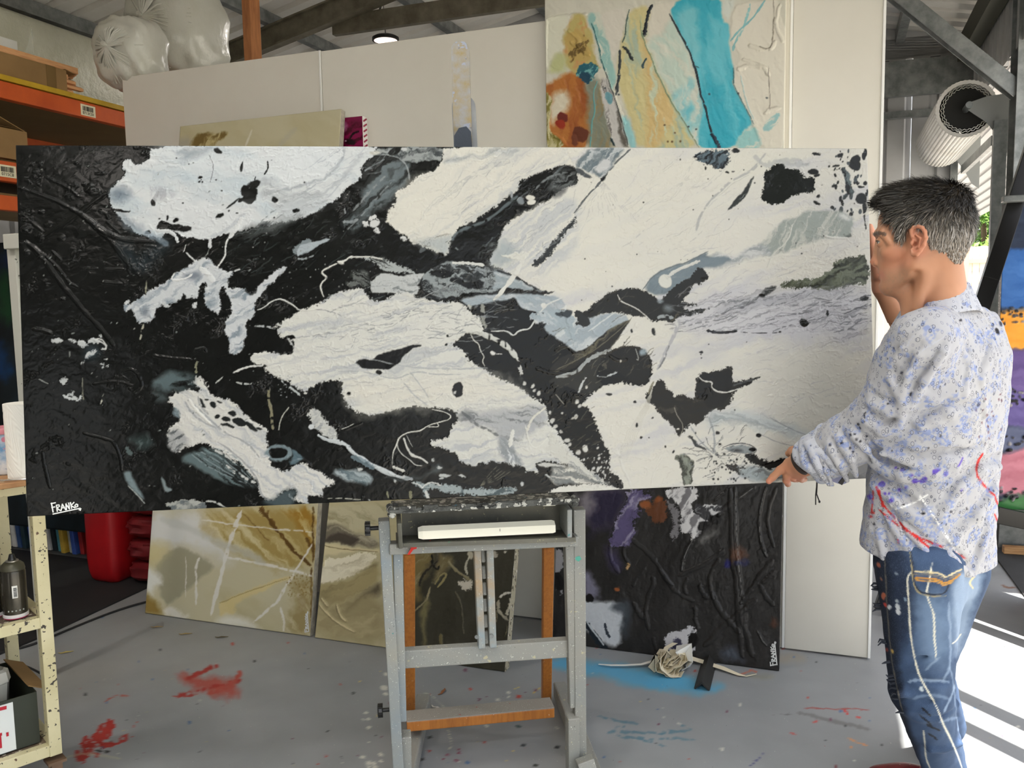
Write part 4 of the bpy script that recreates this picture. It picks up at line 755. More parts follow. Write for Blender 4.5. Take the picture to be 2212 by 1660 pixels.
el('D', 1945, 965, 100, 62, (124, 140, 146), soft=2, warp=5); pl('D', [(1870, 930), (1960, 925), (2010, 940), (2000, 1000), (1900, 1010), (1865, 980)], BLK, warp=2.5); pl('D', [(2040, 930), (2110, 960), (2130, 1000), (2070, 1040), (2010, 1060), (2060, 980)], (80, 98, 106), soft=2)
pl('D', [(1000, 430), (1060, 400), (1120, 370), (1220, 372), (1300, 400), (1330, 440), (1240, 490), (1180, 500), (1080, 500), (1010, 480)], (92, 108, 112), soft=9, a=.8, warp=7, tex=(BLK, 10, 40, 12, 0, .4)); pl('D', [(980, 500), (1080, 520), (1120, 570), (1060, 600), (1000, 560)], (70, 80, 82), soft=6, a=.7, tex=(BLK, 60, 20, 6, -.2, .3))
pl('D', [(1200, 1010), (1290, 960), (1440, 915), (1560, 1000), (1700, 1105), (1785, 1180), (1780, 1225), (1600, 1212), (1450, 1150), (1330, 1070)], (84, 98, 100), warp=3, soft=4, tex=((26, 28, 28), -36, 120, 7, -.15, .3)); 
for k in range(6): ln('D', [(1290+k*34, 975-k*10), (1400+k*40, 1060-k*18), (1560+k*26, 1140-k*12), (1720+k*8, 1200-k*6)], 2.6, (150, 166, 170), a=.7, breaks=.2)
ln('D', [(1550, 1055), (1640, 1120), (1770, 1185)], 4, (214, 216, 212), breaks=.25); ln('D', [(1600, 1110), (1760, 1190)], 3, (214, 216, 212), breaks=.3); ln('D', [(1440, 930), (1560, 990), (1620, 1040)], 5, (206, 208, 204), breaks=.3)
ln('D', [(1600, 365), (1690, 325), (1830, 312)], 4, (216, 217, 212), h=.001); ln('D', [(1470, 445), (1525, 397)], 3, (200, 202, 196)); ln('D', [(1625, 435), (1690, 455), (1745, 447)], 4, (180, 184, 180), breaks=.2); ln('D', [(1868, 465), (1865, 560), (1890, 650), (1892, 720), (1898, 790)], 6, (128, 124, 100), breaks=.15); ln('D', [(2015, 620), (1960, 700), (1940, 795)], 2.2, (190, 190, 178))
ln('D', [(1335, 280), (1320, 330), (1325, 370)], 5, (130, 130, 108), breaks=.3); ln('D', [(1960, 415), (2010, 460), (2060, 500), (2110, 540)], 5, (190, 196, 196), breaks=.3); K.dots(30, (600, 810, 660, 860), (.7, 1.8), [(160, 166, 168)], seed=43)
for x, y, rx, ry, an in ((285, 128, 34, 18, 0), (395, 128, 28, 6, -20), (470, 150, 30, 18, -20), (575, 125, 40, 16, 10), (612, 78, 14, 12, 0), (540, 225, 45, 12, 35), (488, 293, 12, 9, 0), (632, 310, 24, 8, 0), (668, 320, 10, 8, 0), (660, 268, 22, 5, 0), (635, 335, 8, 12, -20), (340, 425, 32, 16, 25), (400, 548, 44, 12, -10), (450, 562, 24, 9, 20), (400, 520, 9, 16, 20)): el('D', x, y, rx, ry, (200, 204, 204), an, warp=4.5, rough=(3, 1))
ln('D', [(600, 120), (645, 150), (655, 180), (620, 190)], 2.6, (212, 213, 210)); ln('D', [(380, 190), (378, 245)], 2.5, (130, 134, 130), breaks=.2); ln('D', [(150, 410), (220, 447)], 2, (160, 164, 160)); ln('D', [(335, 530), (380, 565), (430, 555)], 5, (206, 210, 210))
ln('D', [(480, 400), (478, 520), (490, 590)], 2, (130, 130, 116), breaks=.4); ln('D', [(636, 525), (612, 600)], 3, (190, 190, 178), breaks=.3); ln('D', [(935, 0), (925, 60), (905, 120)], 3, (176, 174, 158), breaks=.2)
pl('D', [(780, 1110), (840, 1095), (850, 1140), (885, 1220), (945, 1310), (900, 1290), (830, 1210), (790, 1150)], (120, 136, 140), warp=2, soft=3); ln('D', [(820, 1210), (870, 1260), (945, 1340)], 2, (170, 176, 172)); pl('D', [(1060, 1140), (1085, 1160), (1105, 1215), (1155, 1240), (1098, 1262), (1070, 1200)], (130, 142, 144), soft=2, warp=2)
pl('D', [(810, 870), (870, 840), (960, 820), (1010, 890), (940, 930), (860, 920)], (40, 50, 50), soft=8, a=.8, tex=((90, 104, 104), 70, 26, 6, .1, .5)); ln('D', [(805, 920), (830, 970), (850, 960)], 8, (90, 104, 104), a=.8)
pl('D', [(1090, 1335), (1180, 1320), (1290, 1308), (1400, 1330), (1400, 1400), (1290, 1395), (1260, 1420), (1180, 1400)], (176, 178, 172), warp=4, tex=((90, 96, 98), 0, 26, 8, .0, .3), rough=(4, 1)); ln('D', [(1400, 1325), (1480, 1330), (1580, 1395)], 4, (196, 198, 192), breaks=.2); pl('D', [(1830, 1320), (1900, 1290), (2000, 1230), (2080, 1240), (2060, 1340), (1960, 1370), (1850, 1365)], (70, 82, 86), soft=6, a=.8)
# bottom middle
pl('E', [(330, 1110), (430, 1085), (560, 1100), (650, 1150), (620, 1210), (500, 1180), (400, 1150)], (168, 180, 184), soft=4, warp=4, tex=((90, 104, 110), -25, 60, 7, .0, .4)); pl('E', [(700, 1155), (900, 1150), (1060, 1130), (1100, 1060), (1150, 1050), (1140, 1120), (1000, 1150), (860, 1165)], (70, 78, 80), soft=5, a=.7)
pl('E', [(930, 1190), (980, 1170), (1000, 1190), (1140, 1205), (1250, 1210), (1330, 1245), (1480, 1220), (1600, 1232), (1730, 1215), (1690, 1270), (1560, 1292), (1380, 1285), (1260, 1262), (1180, 1262), (1080, 1230), (1040, 1240), (1060, 1310), (1030, 1290), (1000, 1220)], (160, 172, 174), warp=3.5, tex=((60, 72, 76), 0, 34, 7, .05, .35, 22), rough=(4, 1))
ln('E', [(930, 1185), (990, 1195), (1010, 1230), (1040, 1190), (1140, 1195), (1120, 1215), (1160, 1210)], 3.4, (214, 216, 212), h=.001, warp=3); ln('E', [(1035, 1250), (1050, 1290), (1062, 1310)], 6, (210, 212, 208)); ln('E', [(920, 1250), (925, 1310)], 7, (140, 138, 110), a=.8); ln('E', [(745, 1250), (755, 1300)], 4, (150, 150, 120), a=.8)
for x, y, rx, ry in ((1180, 1135, 34, 16), (1300, 1138, 24, 8), (1130, 1075, 18, 10), (1165, 1160, 20, 8), (1640, 1240, 8, 5), (1100, 1020, 6, 14), (610, 1312, 8, 6), (860, 1140, 18, 9), (535, 1085, 24, 12), (1750, 1190, 14, 12), (1940, 1140, 30, 8), (1790, 1110, 6, 6), (800, 1170, 9, 8)): el('E', x, y, rx, ry, (196, 200, 198), 0, warp=5)
ln('E', [(280, 1310), (380, 1300), (580, 1318)], 2, (160, 160, 148), breaks=.3); pl('E', [(1860, 1050), (1920, 1035), (2040, 1045), (2100, 1070), (1980, 1060), (1900, 1070)], (204, 205, 200), breaks=0) if 0 else pl('E', [(1860, 1050), (1920, 1035), (2040, 1045), (2100, 1070), (1980, 1060), (1900, 1070)], (204, 205, 200), warp=3)
for k in range(5): ln('E', [(1570+k*30, 1060+k*6), (1500+k*20, 1130+k*8), (1440, 1210)], 1.6, (110, 108, 92), a=.6, breaks=.3)
pl('F', [(-40, 1200), (0, 1190), (120, 1200), (250, 1260), (350, 1310), (380, 1330), (100, 1325), (-40, 1310)], (120, 124, 124), soft=4, tex=(WRM, -15, 60, 5, -.15, .3)); pl('F', [(-50, 960), (0, 1000), (90, 1100), (230, 1210), (340, 1300), (200, 1270), (60, 1180), (-50, 1110)], (214, 214, 206), warp=3, tex=((150, 154, 156), -42, 60, 6, .0, .4), rough=(4, 1))
K.poly([(1185, 1064), (1215, 1050), (1290, 1046), (1330, 1052), (1345, 1056), (1345, 1075), (1180, 1080)], (226, 225, 217), warp=2, rough=(3, 1)); pl('F', [(370, 1250), (420, 1245), (480, 1360), (430, 1370), (380, 1310)], BLK, rough=(3, 1))
K.dots(60, (1290, 960, 1345, 1055), (.6, 2.2), [(206, 206, 200)], seed=44, elong=1); K.dots(90, (720, 580, 1000, 640), (.5, 1.3), [(150, 152, 148)], seed=45)
K.dots(110, (60, 340, 560, 1100), (.5, 1.5), [(120, 126, 124), (150, 154, 150)], seed=46, elong=2); K.dots(60, (540, 480, 820, 660), (.5, 1.6), [(150, 154, 150)], seed=47)
K.dots(50, (1240, 330, 1860, 760), (.6, 1.8), [(50, 52, 52)], h=0, seed=48)
K.streaks(60, (450, 480, 780, 600), (20, 90), (1, 2.4), [(44, 50, 50), (60, 66, 66)], 35, 49, .8, only='dark'); K.streaks(60, (1180, 700, 1300, 1000), (12, 50), (1, 2), [(74, 70, 58), (100, 98, 84)], 35, 50, .7, only='dark'); K.streaks(40, (1280, 640, 1400, 800), (12, 50), (1, 2), [(60, 58, 50)], 40, 51, .7, only='dark')
# --- relief: thick ridges and skins on the black
lum = np.clip((K.C.mean(-1)-60)/80, 0, 1)
for pts, w, h in (([(60, 360), (210, 410), (330, 455), (440, 510)], 5, .004), ([(280, 290), (400, 345), (470, 390), (520, 430)], 4, .003), ([(450, 515), (540, 565), (620, 630), (700, 690), (840, 752), (960, 762), (1080, 770)], 9, .006), ([(620, 640), (760, 760), (850, 880), (900, 960), (970, 1020)], 8, .004), ([(230, 740), (420, 640), (600, 490), (740, 400)], 8, .003),
                  ([(120, 770), (220, 850), (380, 1080), (470, 1180), (560, 1290), (700, 1440), (780, 1540)], 8, .005), ([(240, 850), (330, 930), (400, 1010), (440, 1070), (510, 1112)], 4, .003), ([(85, 555), (150, 610), (250, 690)], 4, .003), ([(540, 968), (660, 970)], 2, .003), ([(720, 972), (860, 975)], 2, .003), ([(700, 1070), (840, 1082)], 4, .004), ([(1000, 795), (1060, 800), (1100, 810)], 4, .003), ([(670, 535), (720, 555), (740, 600)], 5, .003),
                  ([(190, 1415), (250, 1430), (310, 1455)], 6, .004), ([(270, 1050), (265, 1090), (300, 1085)], 2, .002), ([(900, 900), (920, 960), (970, 980)], 5, .004), ([(730, 620), (830, 710)], 3, .002), ([(320, 840), (390, 910)], 3, .0025)):
    ln('A', pts, w, None, h=h*.42, broad=1.2)
for x, y, rx, ry in ((170, 190, 18, 14), (235, 190, 14, 20), (200, 245, 30, 18), (500, 180, 14, 12), (510, 500, 12, 10), (290, 640, 30, 24), (130, 680, 44, 36), (225, 740, 36, 40), (390, 740, 30, 26), (130, 850, 26, 24), (230, 890, 16, 12), (240, 545, 24, 16), (600, 370, 40, 36), (680, 260, 40, 12), (640, 400, 46, 30), (560, 340, 18, 14), (950, 980, 28, 18), (1060, 880, 20, 20), (400, 1195, 20, 12), (1010, 850, 20, 8), (100, 780, 30, 16)):
    (X, Y), = T('A', [(x, y)]); sl = K._win([(X-rx, Y-ry), (X+rx, Y+ry)], 4)
    if sl:
        d = ((K.U[sl]-X)/(rx/3.4))**2+((K.V[sl]-Y)/(ry/3.4))**2
        K.H[sl] += (np.clip(1-d, 0, 1)**.5*.003*(1+.6*K.wx[sl]*2)).astype(np.float32)
for t, pts, w, h in (('D', [(490, 815), (640, 855), (700, 870), (740, 930), (765, 1010), (768, 1100)], 4, .003), ('D', [(180, 960), (190, 1050), (215, 1150), (232, 1225)], 4, .003), ('D', [(800, 350), (850, 330), (910, 400), (925, 480), (860, 525)], 4, .003), ('D', [(560, 450), (660, 430), (760, 430), (850, 460)], 3, .002), ('D', [(1010, 235), (1100, 250), (1290, 265)], 3, .003), ('D', [(110, 35), (180, 45), (250, 70)], 5, .004), ('D', [(1320, 190), (1390, 180), (1400, 210)], 3, .002),
                     ('E', [(430, 790), (560, 740)], 2, .001), ('E', [(380, 940), (420, 900), (470, 950)], 6, .003), ('E', [(20, 1040), (120, 1010), (180, 1060)], 5, .003), ('E', [(2050, 580), (2200, 540)], 5, .003), ('E', [(1860, 330), (2000, 380), (2200, 350)], 7, .003), ('E', [(2000, 200), (2080, 150), (2150, 220)], 6, .003), ('F', [(380, 420), (440, 460), (500, 440)], 5, .003)):
    ln(t, pts, w, None, h=h*.6, broad=1.2)
fine = (K.flow(30, 22, 9, 9, 4)*.00055 + K.flow(-20, 60, 24, 4, 3)*.0010)
K.H += (fine*(.55+.45*lum)).astype(np.float32)
r1 = np.abs(K.flow(20, 34, 14, 12, 4)); K.H += (np.clip(.10-r1, 0, .1)*.012*(lum*.9+.05)).astype(np.float32)
blot = np.clip(K.flow(30, 60, 40, 3, 3)-.25, 0, 1)*(1-lum); r2 = np.abs(K.flow(40, 16, 9, 6, 3)); K.H += (blot*np.clip(.2-r2, 0, .2)*.03).astype(np.float32)
K.C *= (1-.235*lum)[..., None]
K.mesh('canvas_face', M_paint, nrmP, .036, BP, side=M_side_dark)
M_white_line = mat('white_paint_line', (226, 228, 226), .5)
hand_text(signature(112, 1087, 54, 20, -4), tl, .0026, nrmP, 'signature', M_white_line, BP)
# ================================================================ floor
M_floor = mat('floor_concrete', rough=.62, attr=True, bump=(60, .12, .002), specks=[(95, .74, (190, 188, 180)), (80, .75, (84, 84, 86)), (70, .785, (150, 60, 54)), (60, .79, (70, 120, 160)), (140, .735, (205, 204, 196))])
FT0, FT1, FS0, FS1 = 1.2, FARW+.03, WALL_L-.03, WALL_R+.04
FC = Canvas(B(FS0, FT0, 0), CR, AX, FS1-FS0, FT1-FT0, .008, (140, 143, 145))
F_ = FC
xx = np.linspace(0, FS1-FS0, F_.nx)[None]; yy = np.linspace(0, FT1-FT0, F_.ny)[:, None]
n = fbm(xx*1.3+0*yy, yy*1.3+0*xx, 5); F_.C += (n*16)[..., None]
n = fbm(xx*7+0*yy, yy*7+0*xx, 4); F_.C += (n*7)[..., None]
n = fbm(xx*.8+9+0*yy, yy*.8+0*xx, 4); k = np.clip(n*2.4, 0, 1)[..., None]; F_.C = F_.C*(1-k*.35)+np.array((156, 150, 138), np.float32)*k*.35
RED = (160, 46, 40)
def fl(pts, w, col, **k): F_.line(pts, w, col, **{**dict(soft=1.6, warp=3), **k})
fl([(245, 1562), (215, 1590), (185, 1625), (165, 1640)], 26, RED, breaks=.15); fl([(200, 1602), (230, 1612), (262, 1598), (285, 1592)], 12, RED, breaks=.2); fl([(190, 1590), (178, 1612)], 10, RED); fl([(205, 1632), (215, 1628)], 8, RED)
fl([(228, 1515), (236, 1505), (262, 1503), (282, 1504)], 4, (160, 84, 74), breaks=.2)
F_.ell(448, 1480, 60, 20, (170, 70, 62), -12, soft=10, warp=10, a=.85); fl([(400, 1470), (450, 1442), (470, 1438)], 8, RED, soft=4, breaks=.15); fl([(385, 1504), (440, 1492), (520, 1470)], 7, RED, soft=4, breaks=.2); fl([(450, 1500), (500, 1480), (520, 1452)], 12, (170, 74, 64), soft=5, breaks=.25); fl([(372, 1508), (420, 1502)], 3, RED, soft=2)
F_.poly([(1190, 1418), (1260, 1425), (1340, 1440), (1480, 1455), (1520, 1480), (1560, 1476), (1560, 1490), (1500, 1502), (1380, 1482), (1280, 1460), (1180, 1440)], (84, 164, 204), warp=5, soft=9, a=.85)
F_.ell(1440, 1475, 46, 12, (84, 164, 204), soft=6, a=.6)
for p in ([(1320, 1580), (1370, 1585), (1440, 1582), (1500, 1575)], [(1330, 1590), (1400, 1600), (1460, 1592), (1500, 1600)], [(1290, 1548), (1340, 1562), (1380, 1566)], [(1350, 1570), (1310, 1585)], [(1380, 1598), (1440, 1612)], [(1420, 1585), (1480, 1568)]): fl(p, 5, (86, 122, 138), a=.8, breaks=.25, soft=2)
fl([(1722, 1541), (1790, 1556), (1880, 1578)], 8, (112, 112, 112), a=.85, soft=3); fl([(1670, 1546), (1730, 1540)], 3, (110, 110, 112), breaks=.3)
fl([(1740, 1533), (1800, 1532), (1876, 1534)], 2.2, (150, 70, 66)); fl([(1826, 1534), (1832, 1545)], 6, (190, 60, 56)); fl([(1755, 1562), (1775, 1552)], 4, (190, 70, 66), breaks=.3); fl([(1850, 1550), (1862, 1553)], 4, (190, 70, 66)); fl([(1703, 1583), (1718, 1586)], 3, (190, 60, 56))
for p in ([(1830, 1596), (1850, 1602)], [(1850, 1604), (1872, 1608)], [(1832, 1616), (1842, 1613)]): fl(p, 3, (200, 140, 96))
F_.ell(1700, 1425, 40, 10, (150, 140, 122), soft=8, a=.6); F_.ell(1640, 1460, 30, 6, (136, 134, 112), soft=6, a=.5)
fl([(1595, 1460), (1622, 1448), (1636, 1450)], 4, (176, 112, 96), breaks=.1); fl([(1640, 1250), (1645, 1280)], 2, RED)
for x, y, r in ((784, 1637, 5), (822, 1631, 5), (823, 1645, 4), (796, 1649, 6), (808, 1650, 5), (797, 1657, 4), (810, 1657, 5), (830, 1486, 8), (833, 1500, 5), (835, 1458, 5), (943, 1533, 5), (1051, 1569, 4), (1053, 1571, 3), (790, 1540, 4), (796, 1555, 4), (797, 1573, 5), (785, 1555, 3), (1098, 1496, 4), (1075, 1512, 4), (1098, 1505, 3)): F_.ell(x, y, r, r*.7, (204, 204, 194), soft=1.2, warp=1.5)
for x, y, c in ((990, 1620, (130, 40, 70)), (990, 1627, (130, 40, 70)), (968, 1631, (150, 40, 70)), (958, 1641, (130, 30, 70)), (985, 1642, (130, 40, 70)), (926, 1624, RED), (1118, 1508, RED), (1046, 1605, RED), (925, 1502, RED), (912, 1640, (60, 56, 50)), (1156, 1655, (44, 50, 46)), (928, 1595, (60, 64, 62)), (1130, 1610, (50, 56, 60)), (1203, 1614, (40, 46, 50)), (214, 1622, (50, 50, 48)), (232, 1624, (50, 50, 48)), (1120, 1570, (60, 80, 80))): F_.ell(x, y, 6 if c[0] < 70 else 3, 3 if c[0] < 70 else 2, c, soft=1.2, warp=2)
fl([(1110, 1507), (1126, 1506)], 7, (180, 70, 56), breaks=.2); fl([(915, 1495), (940, 1510), (965, 1535)], 1.6, (186, 186, 170)); fl([(1150, 1500), (1165, 1485)], 2.5, (200, 170, 90)); fl([(1112, 1490), (1122, 1486)], 2.5, (200, 180, 100))
fl([(968, 1575), (975, 1600), (970, 1622)], 1.8, (196, 192, 176)); fl([(135, 1640), (180, 1625), (260, 1640)], 5, (176, 172, 150), a=.6, soft=3)
F_.dots(220, (140, 1300, 2200, 1658), (1, 4), [(60, 62, 64), (196, 194, 186), (170, 70, 60), (80, 110, 150), (200, 176, 110), (110, 70, 90)], h=0, seed=5)
fl([(1620, 1655), (1640, 1640), (1650, 1624)], 2, (70, 70, 120)); F_.ell(1805, 1657, 5, 3, (110, 40, 50))
F_.ell(2180, 1240, 50, 12, (120, 120, 118), soft=10, a=.4); fl([(2160, 1268), (2200, 1272)], 4, (120, 92, 76), breaks=.3)
F_.H[:] = 0
F_.mesh('floor', M_floor, Vector((0, 0, 1)), 0, kind='structure')
mb = MB(); mb.box(B((FS0+FS1)/2, (BACK+FT0)/2, -.02), FS1-FS0, FT0-BACK, .04, CR, AX); mb.build('floor', mat('floor_plain', (148, 149, 147), .62, var=(3, (130, 131, 128), 2)), kind='structure')
# ---- rubber mats, cable, bits on the floor
M_rub = mat('black_rubber', (24, 24, 24), .75, var=(8, (34, 34, 33), 2), bump=(300, .5, .002))
def slab(name, pts, th, m, label, cat, z0=.0005):
    mb = MB(); mb.prism([Vector((p.x, p.y, z0)) for p in pts], Vector((0, 0, th))); o = mb.build(name, m); return tag(o, label, cat)
slab('rubber_mat', [B(-3.36, .8), B(-3.36, 2.5), B(-3.35, 2.82), B(-3.40, 3.62), B(-3.75, 3.75), B(-5.2, 3.80), B(-5.2, .8)], .008, M_rub, 'black rubber mat on the floor in front of the orange racking', 'mat')
slab('rubber_mat', [G(2128, 1178), G(2172, 1235), G(2216, 1296), G(2260, 1370), G(2420, 1340), G(2420, 1165)], .008, mat('grey_rubber', (50, 50, 50), .8, var=(8, (38, 38, 38), 2), bump=(200, .6, .003)), 'dark ribbed mat under the wooden strips by the side opening', 'mat')
def cable(pts, r, label, m): 
    q = [G(x, y)+Zu*r for x, y in pts]
    for _ in range(2):
        n_ = [q[0]]
        for a, b_ in zip(q, q[1:]): n_ += [a*.75+b_*.25, a*.25+b_*.75]
        q = n_+[q[-1]]
    mb = MB(); mb.tube(q, r, 8); return tag(mb.build('cable', m, smooth=True), label, 'cable')
M_cab = mat('black_cable', (24, 24, 24), .5)
cable([(-30, 1415), (60, 1402), (150, 1362), (250, 1322), (325, 1300), (380, 1296)], .0055, 'black power cable curving over the grey floor past the trolley leg', M_cab)
cable([(-30, 1446), (10, 1440), (28, 1436), (60, 1442), (110, 1470)], .0045, 'shorter black cable on the floor behind the trolley shelf', M_cab)
M_wood = mat('pine_wood', (196, 150, 100), .65, wave=(9, (160, 112, 68), .4, .7, (1, 1, 12)))
for i, (a, b_, lab) in enumerate((((2160, 1113), (2300, 1119), 'upper wooden strip lying on the dark mat beneath the striped canvas'), ((2160, 1143), (2300, 1150), 'middle wooden strip lying on the dark mat'), ((2166, 1198), (2300, 1206), 'lowest wooden strip lying on the dark mat, nearest the man'))):
    p, q = G(*a)+Zu*.03, G(*b_)+Zu*.03; mb = MB(); mb.bar(p, q, .045, .042, bev=.003); o = mb.build('wooden_strip', M_wood, org=(p+q)/2-Zu*.021); tag(o, lab, 'timber', 'wooden strips')
# black angle strip on the floor in front of the dark canvas
a, b_ = G(1516, 1492), G(1532, 1432); d = (b_-a).normalized(); x = d.cross(Zu).normalized(); mb = MB()
for sg in (-1, 1):
    pts = [a+Zu*.033, a+x*sg*.030+Zu*.003, a+x*sg*.024+Zu*.001, a+Zu*.024]
    mb.prism(pts, b_+d*.18-a)
o = mb.build('angle_strip', mat('black_plastic', (38, 37, 35), .5), org=(a+b_)/2); tag(o, 'black angled edge strip lying on the floor under the dark canvas', 'strip')
# torn canvas rag with long tails
M_rag = mat('raw_canvas_strip', (220, 210, 184), .85, bump=(120, .4, .001))
ro = thing('canvas_scrap', G(1440, 1450), 'crumpled scrap of cream canvas with long torn tails on the floor', 'scrap')
def strip(mb, pts, w, ups=None, th=.0012):
    pts = [Vector(p) for p in pts]
    for i, (a, b_) in enumerate(zip(pts, pts[1:])): pass
    vs = []; 
    for i, p in enumerate(pts):
        d = (pts[min(i+1, len(pts)-1)]-pts[max(i-1, 0)]).normalized(); s_ = d.cross(ups[i] if ups else Zu).normalized(); u = s_.cross(d)
        for a, b_ in ((-1, 0), (1, 0), (1, 1), (-1, 1)): vs.append(p+s_*w[i]*.5*a+u*th*b_)
    fs = [(0, 1, 2, 3), tuple(4*len(pts)-4+k for k in (3, 2, 1, 0))]
    for i in range(len(pts)-1):
        for k in range(4): fs.append((4*i+k, 4*i+(k+1) % 4, 4*i+4+(k+1) % 4, 4*i+4+k))
    mb.add(vs, fs)
def at(x, y, z): return G(x, y, z)
mb = MB(); strip(mb, [at(1293, 1436, .006), at(1320, 1438, .012), at(1350, 1438, .012), at(1385, 1436, .012), at(1415, 1428, .02), at(1440, 1420, .03)], [.006, .012, .012, .013, .02, .03]); mb.build('tail', mat('white_tape', (232, 230, 222), .7), ro)
mb = MB(); strip(mb, [at(1425, 1420, .03), at(1470, 1416, .03), at(1510, 1428, .012), at(1560, 1444, .01), at(1595, 1458, .006), at(1612, 1462, .004), at(1634, 1457, .004)], [.03, .045, .035, .03, .018, .006, .003]); mb.build('tail', M_rag, ro)
mb = MB(); strip(mb, [at(1425, 1430, .04), at(1440, 1400, .07), at(1462, 1388, .06), at(1480, 1392, .05), at(1478, 1408, .03), at(1455, 1412, .02)], [.014, .02, .02, .016, .02, .03]); mb.build('tail', M_rag, ro)
mb = MB(); c = G(1446, 1452); r_ = random.Random(3)
for k, (rr, w, h0) in enumerate(((.052, .07, .036), (.040, .075, .034), (.028, .07, .034), (.046, .06, .045), (.018, .06, .036))):
    pts = []; ups = []
    for i in range(15):
        a = 2*math.pi*i/14*.86+k*.5; q = rr*(1+.3*math.sin(a*3+k)); pts.append(c+Vector((math.cos(a)*q*1.1, math.sin(a)*q*.5, h0+.016*math.sin(a*2+k)+math.sin(a)*q*.45))); ups.append(Vector((math.cos(a), 0, math.sin(a))))
    strip(mb, pts, [w]*15, ups)
mb.build('crumple', M_rag, ro, smooth=True)
mb = MB(); strip(mb, [c+Vector((.045, .0, .01)), c+Vector((.075, .0, .016)), c+Vector((.085, .0, .05)), c+Vector((.07, .01, .08)), c+Vector((.03, .02, .085))], [.09, .09, .085, .08, .08], [Vector((0, .3, 1)), Vector((.5, .2, 1)), Vector((1, 0, .1)), Vector((1, 0, -.6)), Vector((.3, 0, 1))]); mb.build('folded_end', mat('white_gesso', (232, 232, 228), .7), ro)
# wood shavings and chips: each its own thing
for x, y, c_, an, lab in ((957, 1497, (132, 84, 50), 70, 'curled brown wood shaving on the floor inside the easel base'), (142, 1412, (196, 176, 90), 20, 'yellow dried paint chip on the floor right of the trolley leg'), (943, 1532, (214, 212, 204), -35, 'white chip on the floor behind the easel base rail'), (338, 1357, (150, 128, 84), 0, 'thin straw coloured shaving under the beige canvas'), (400, 1372, (156, 132, 80), 6, 'longer straw coloured shaving on the floor before the beige canvas'), (478, 1379, (92, 80, 56), 3, 'dark brown shaving on the floor before the beige canvas'), (1740, 1560, (40, 40, 40), 0, None)):
    if lab is None: continue
    a = math.radians(an); p = G(x, y)+Zu*.003; d = Vector((math.cos(a), math.sin(a), 0)); s_ = Vector((-d.y, d.x, 0)); mb = MB()
    strip(mb, [p-d*.03+s_*.008, p-d*.016, p+Zu*.003, p+d*.016+Zu*.002, p+d*.03+s_*.006], [.002, .008, .012, .008, .002]); o = mb.build('wood_shaving', mat('chip_%d' % x, c_, .7), org=p-Zu*.003); tag(o, lab, 'shaving')
# ================================================================ white partition and the canvases around it
PT = 3.68
M_board = mat('white_board', (222, 219, 208), .5, var=(2, (214, 210, 198), 2), bump=(90, .04, .001))
M_cap = mat('white_trim', (236, 236, 232), .35)
def board(s0, s1, z1, t, th, label):
    o = thing('partition_board', B((s0+s1)/2, t+th/2, 0), label, 'partition', 'white partition boards')
    mb = MB(); mb.box(B((s0+s1)/2, t+th/2, z1/2+.004), s1-s0-.004, th, z1-.008, CR, AX, bev=.002); mb.build('panel', M_board, o)
    mb = MB(); mb.box(B(s1-.004, t-.002, z1/2+.004), .010, .006, z1-.01, CR, AX, bev=.001); mb.build('edge_trim', M_cap, o)
    mb = MB(); mb.box(B((s0+s1)/2, t+th/2+.1, .03), .06, .3+th, .05, CR, AX) if 0 else mb.box(B((s0+s1)/2, t+th+.12, .03), .06, .22, .05, CR, AX); mb.build('foot', M_steel, o)
    return o
board(-3.56, -2.33, 2.71, PT, .04, 'leftmost white partition board, half behind the tall beige canvas')
board(-2.33, -.165, 2.705, PT, .04, 'widest white partition board, behind the easel and the teal canvas')
board(-.165, .172, 3.3, PT-.004, .05, 'narrow tall white board at the right end of the partition behind the man')
def lean(s0, s1, t0, t1, H, name, label, step, base, sidew=None, th=.035):
    """canvas standing on the floor at depth t0, leaning so its top reaches t1; returns the empty and its Canvas"""
    up = (AX*(t1-t0)+Zu*math.sqrt(max(H*H-(t1-t0)**2, .01))).normalized(); p00 = B(s0, t0, 0.003)+up*H
    o = thing(name, B((s0+s1)/2, t0, 0), label, 'painting')
    n = CR.cross(up); n = n if n.dot(AX) < 0 else -n
    return o, Canvas(p00, CR, -up, s1-s0, H, step, base), n
def t6(p): return [(290+x/3.881, 1060+y/3.881) for x, y in p]
def t5(p): return [(1180+x/3.459, 1020+y/3.459) for x, y in p]
def t3(p): return [(780+x/4.254, 1040+y/4.254) for x, y in p]
# ---- tall beige canvas, left
BEI = (186, 180, 150)
o, c, n = lean(-3.122, -2.178, 3.17, 3.60, 2.44, 'painting', 'tall beige and ochre abstract canvas leaning at the left of the partition', .004, (180, 174, 146))
n1 = c.flow(-35, 160, 60, 3); k = np.clip(n1*1.6, 0, 1)[..., None]; c.C = c.C*(1-k*.6)+np.array((160, 150, 112), np.float32)*k*.6
c.poly(t6([(60, 190), (540, 170), (620, 330), (780, 450), (830, 600), (700, 560), (500, 480), (300, 480), (60, 450)]), (196, 196, 192), soft=22, warp=10); c.poly(t6([(330, 460), (600, 560), (680, 640), (500, 780), (380, 900), (250, 960), (150, 660)]), (142, 138, 116), soft=4, warp=4, a=.85)
c.poly(t6([(60, 420), (330, 460), (160, 660), (70, 620)]), (186, 174, 128), soft=14, a=.8)
c.poly(t6([(540, 170), (1520, 130), (1520, 600), (1250, 680), (1000, 560), (760, 440), (620, 330)]), (152, 132, 78), soft=16, warp=9, tex=((190, 180, 140), -45, 120, 14, -.1, .4)); c.poly(t6([(1240, 150), (1520, 130), (1520, 520), (1440, 420), (1340, 260)]), (146, 112, 44), soft=12, warp=8, tex=((196, 184, 140), -50, 90, 16, .0, .4))
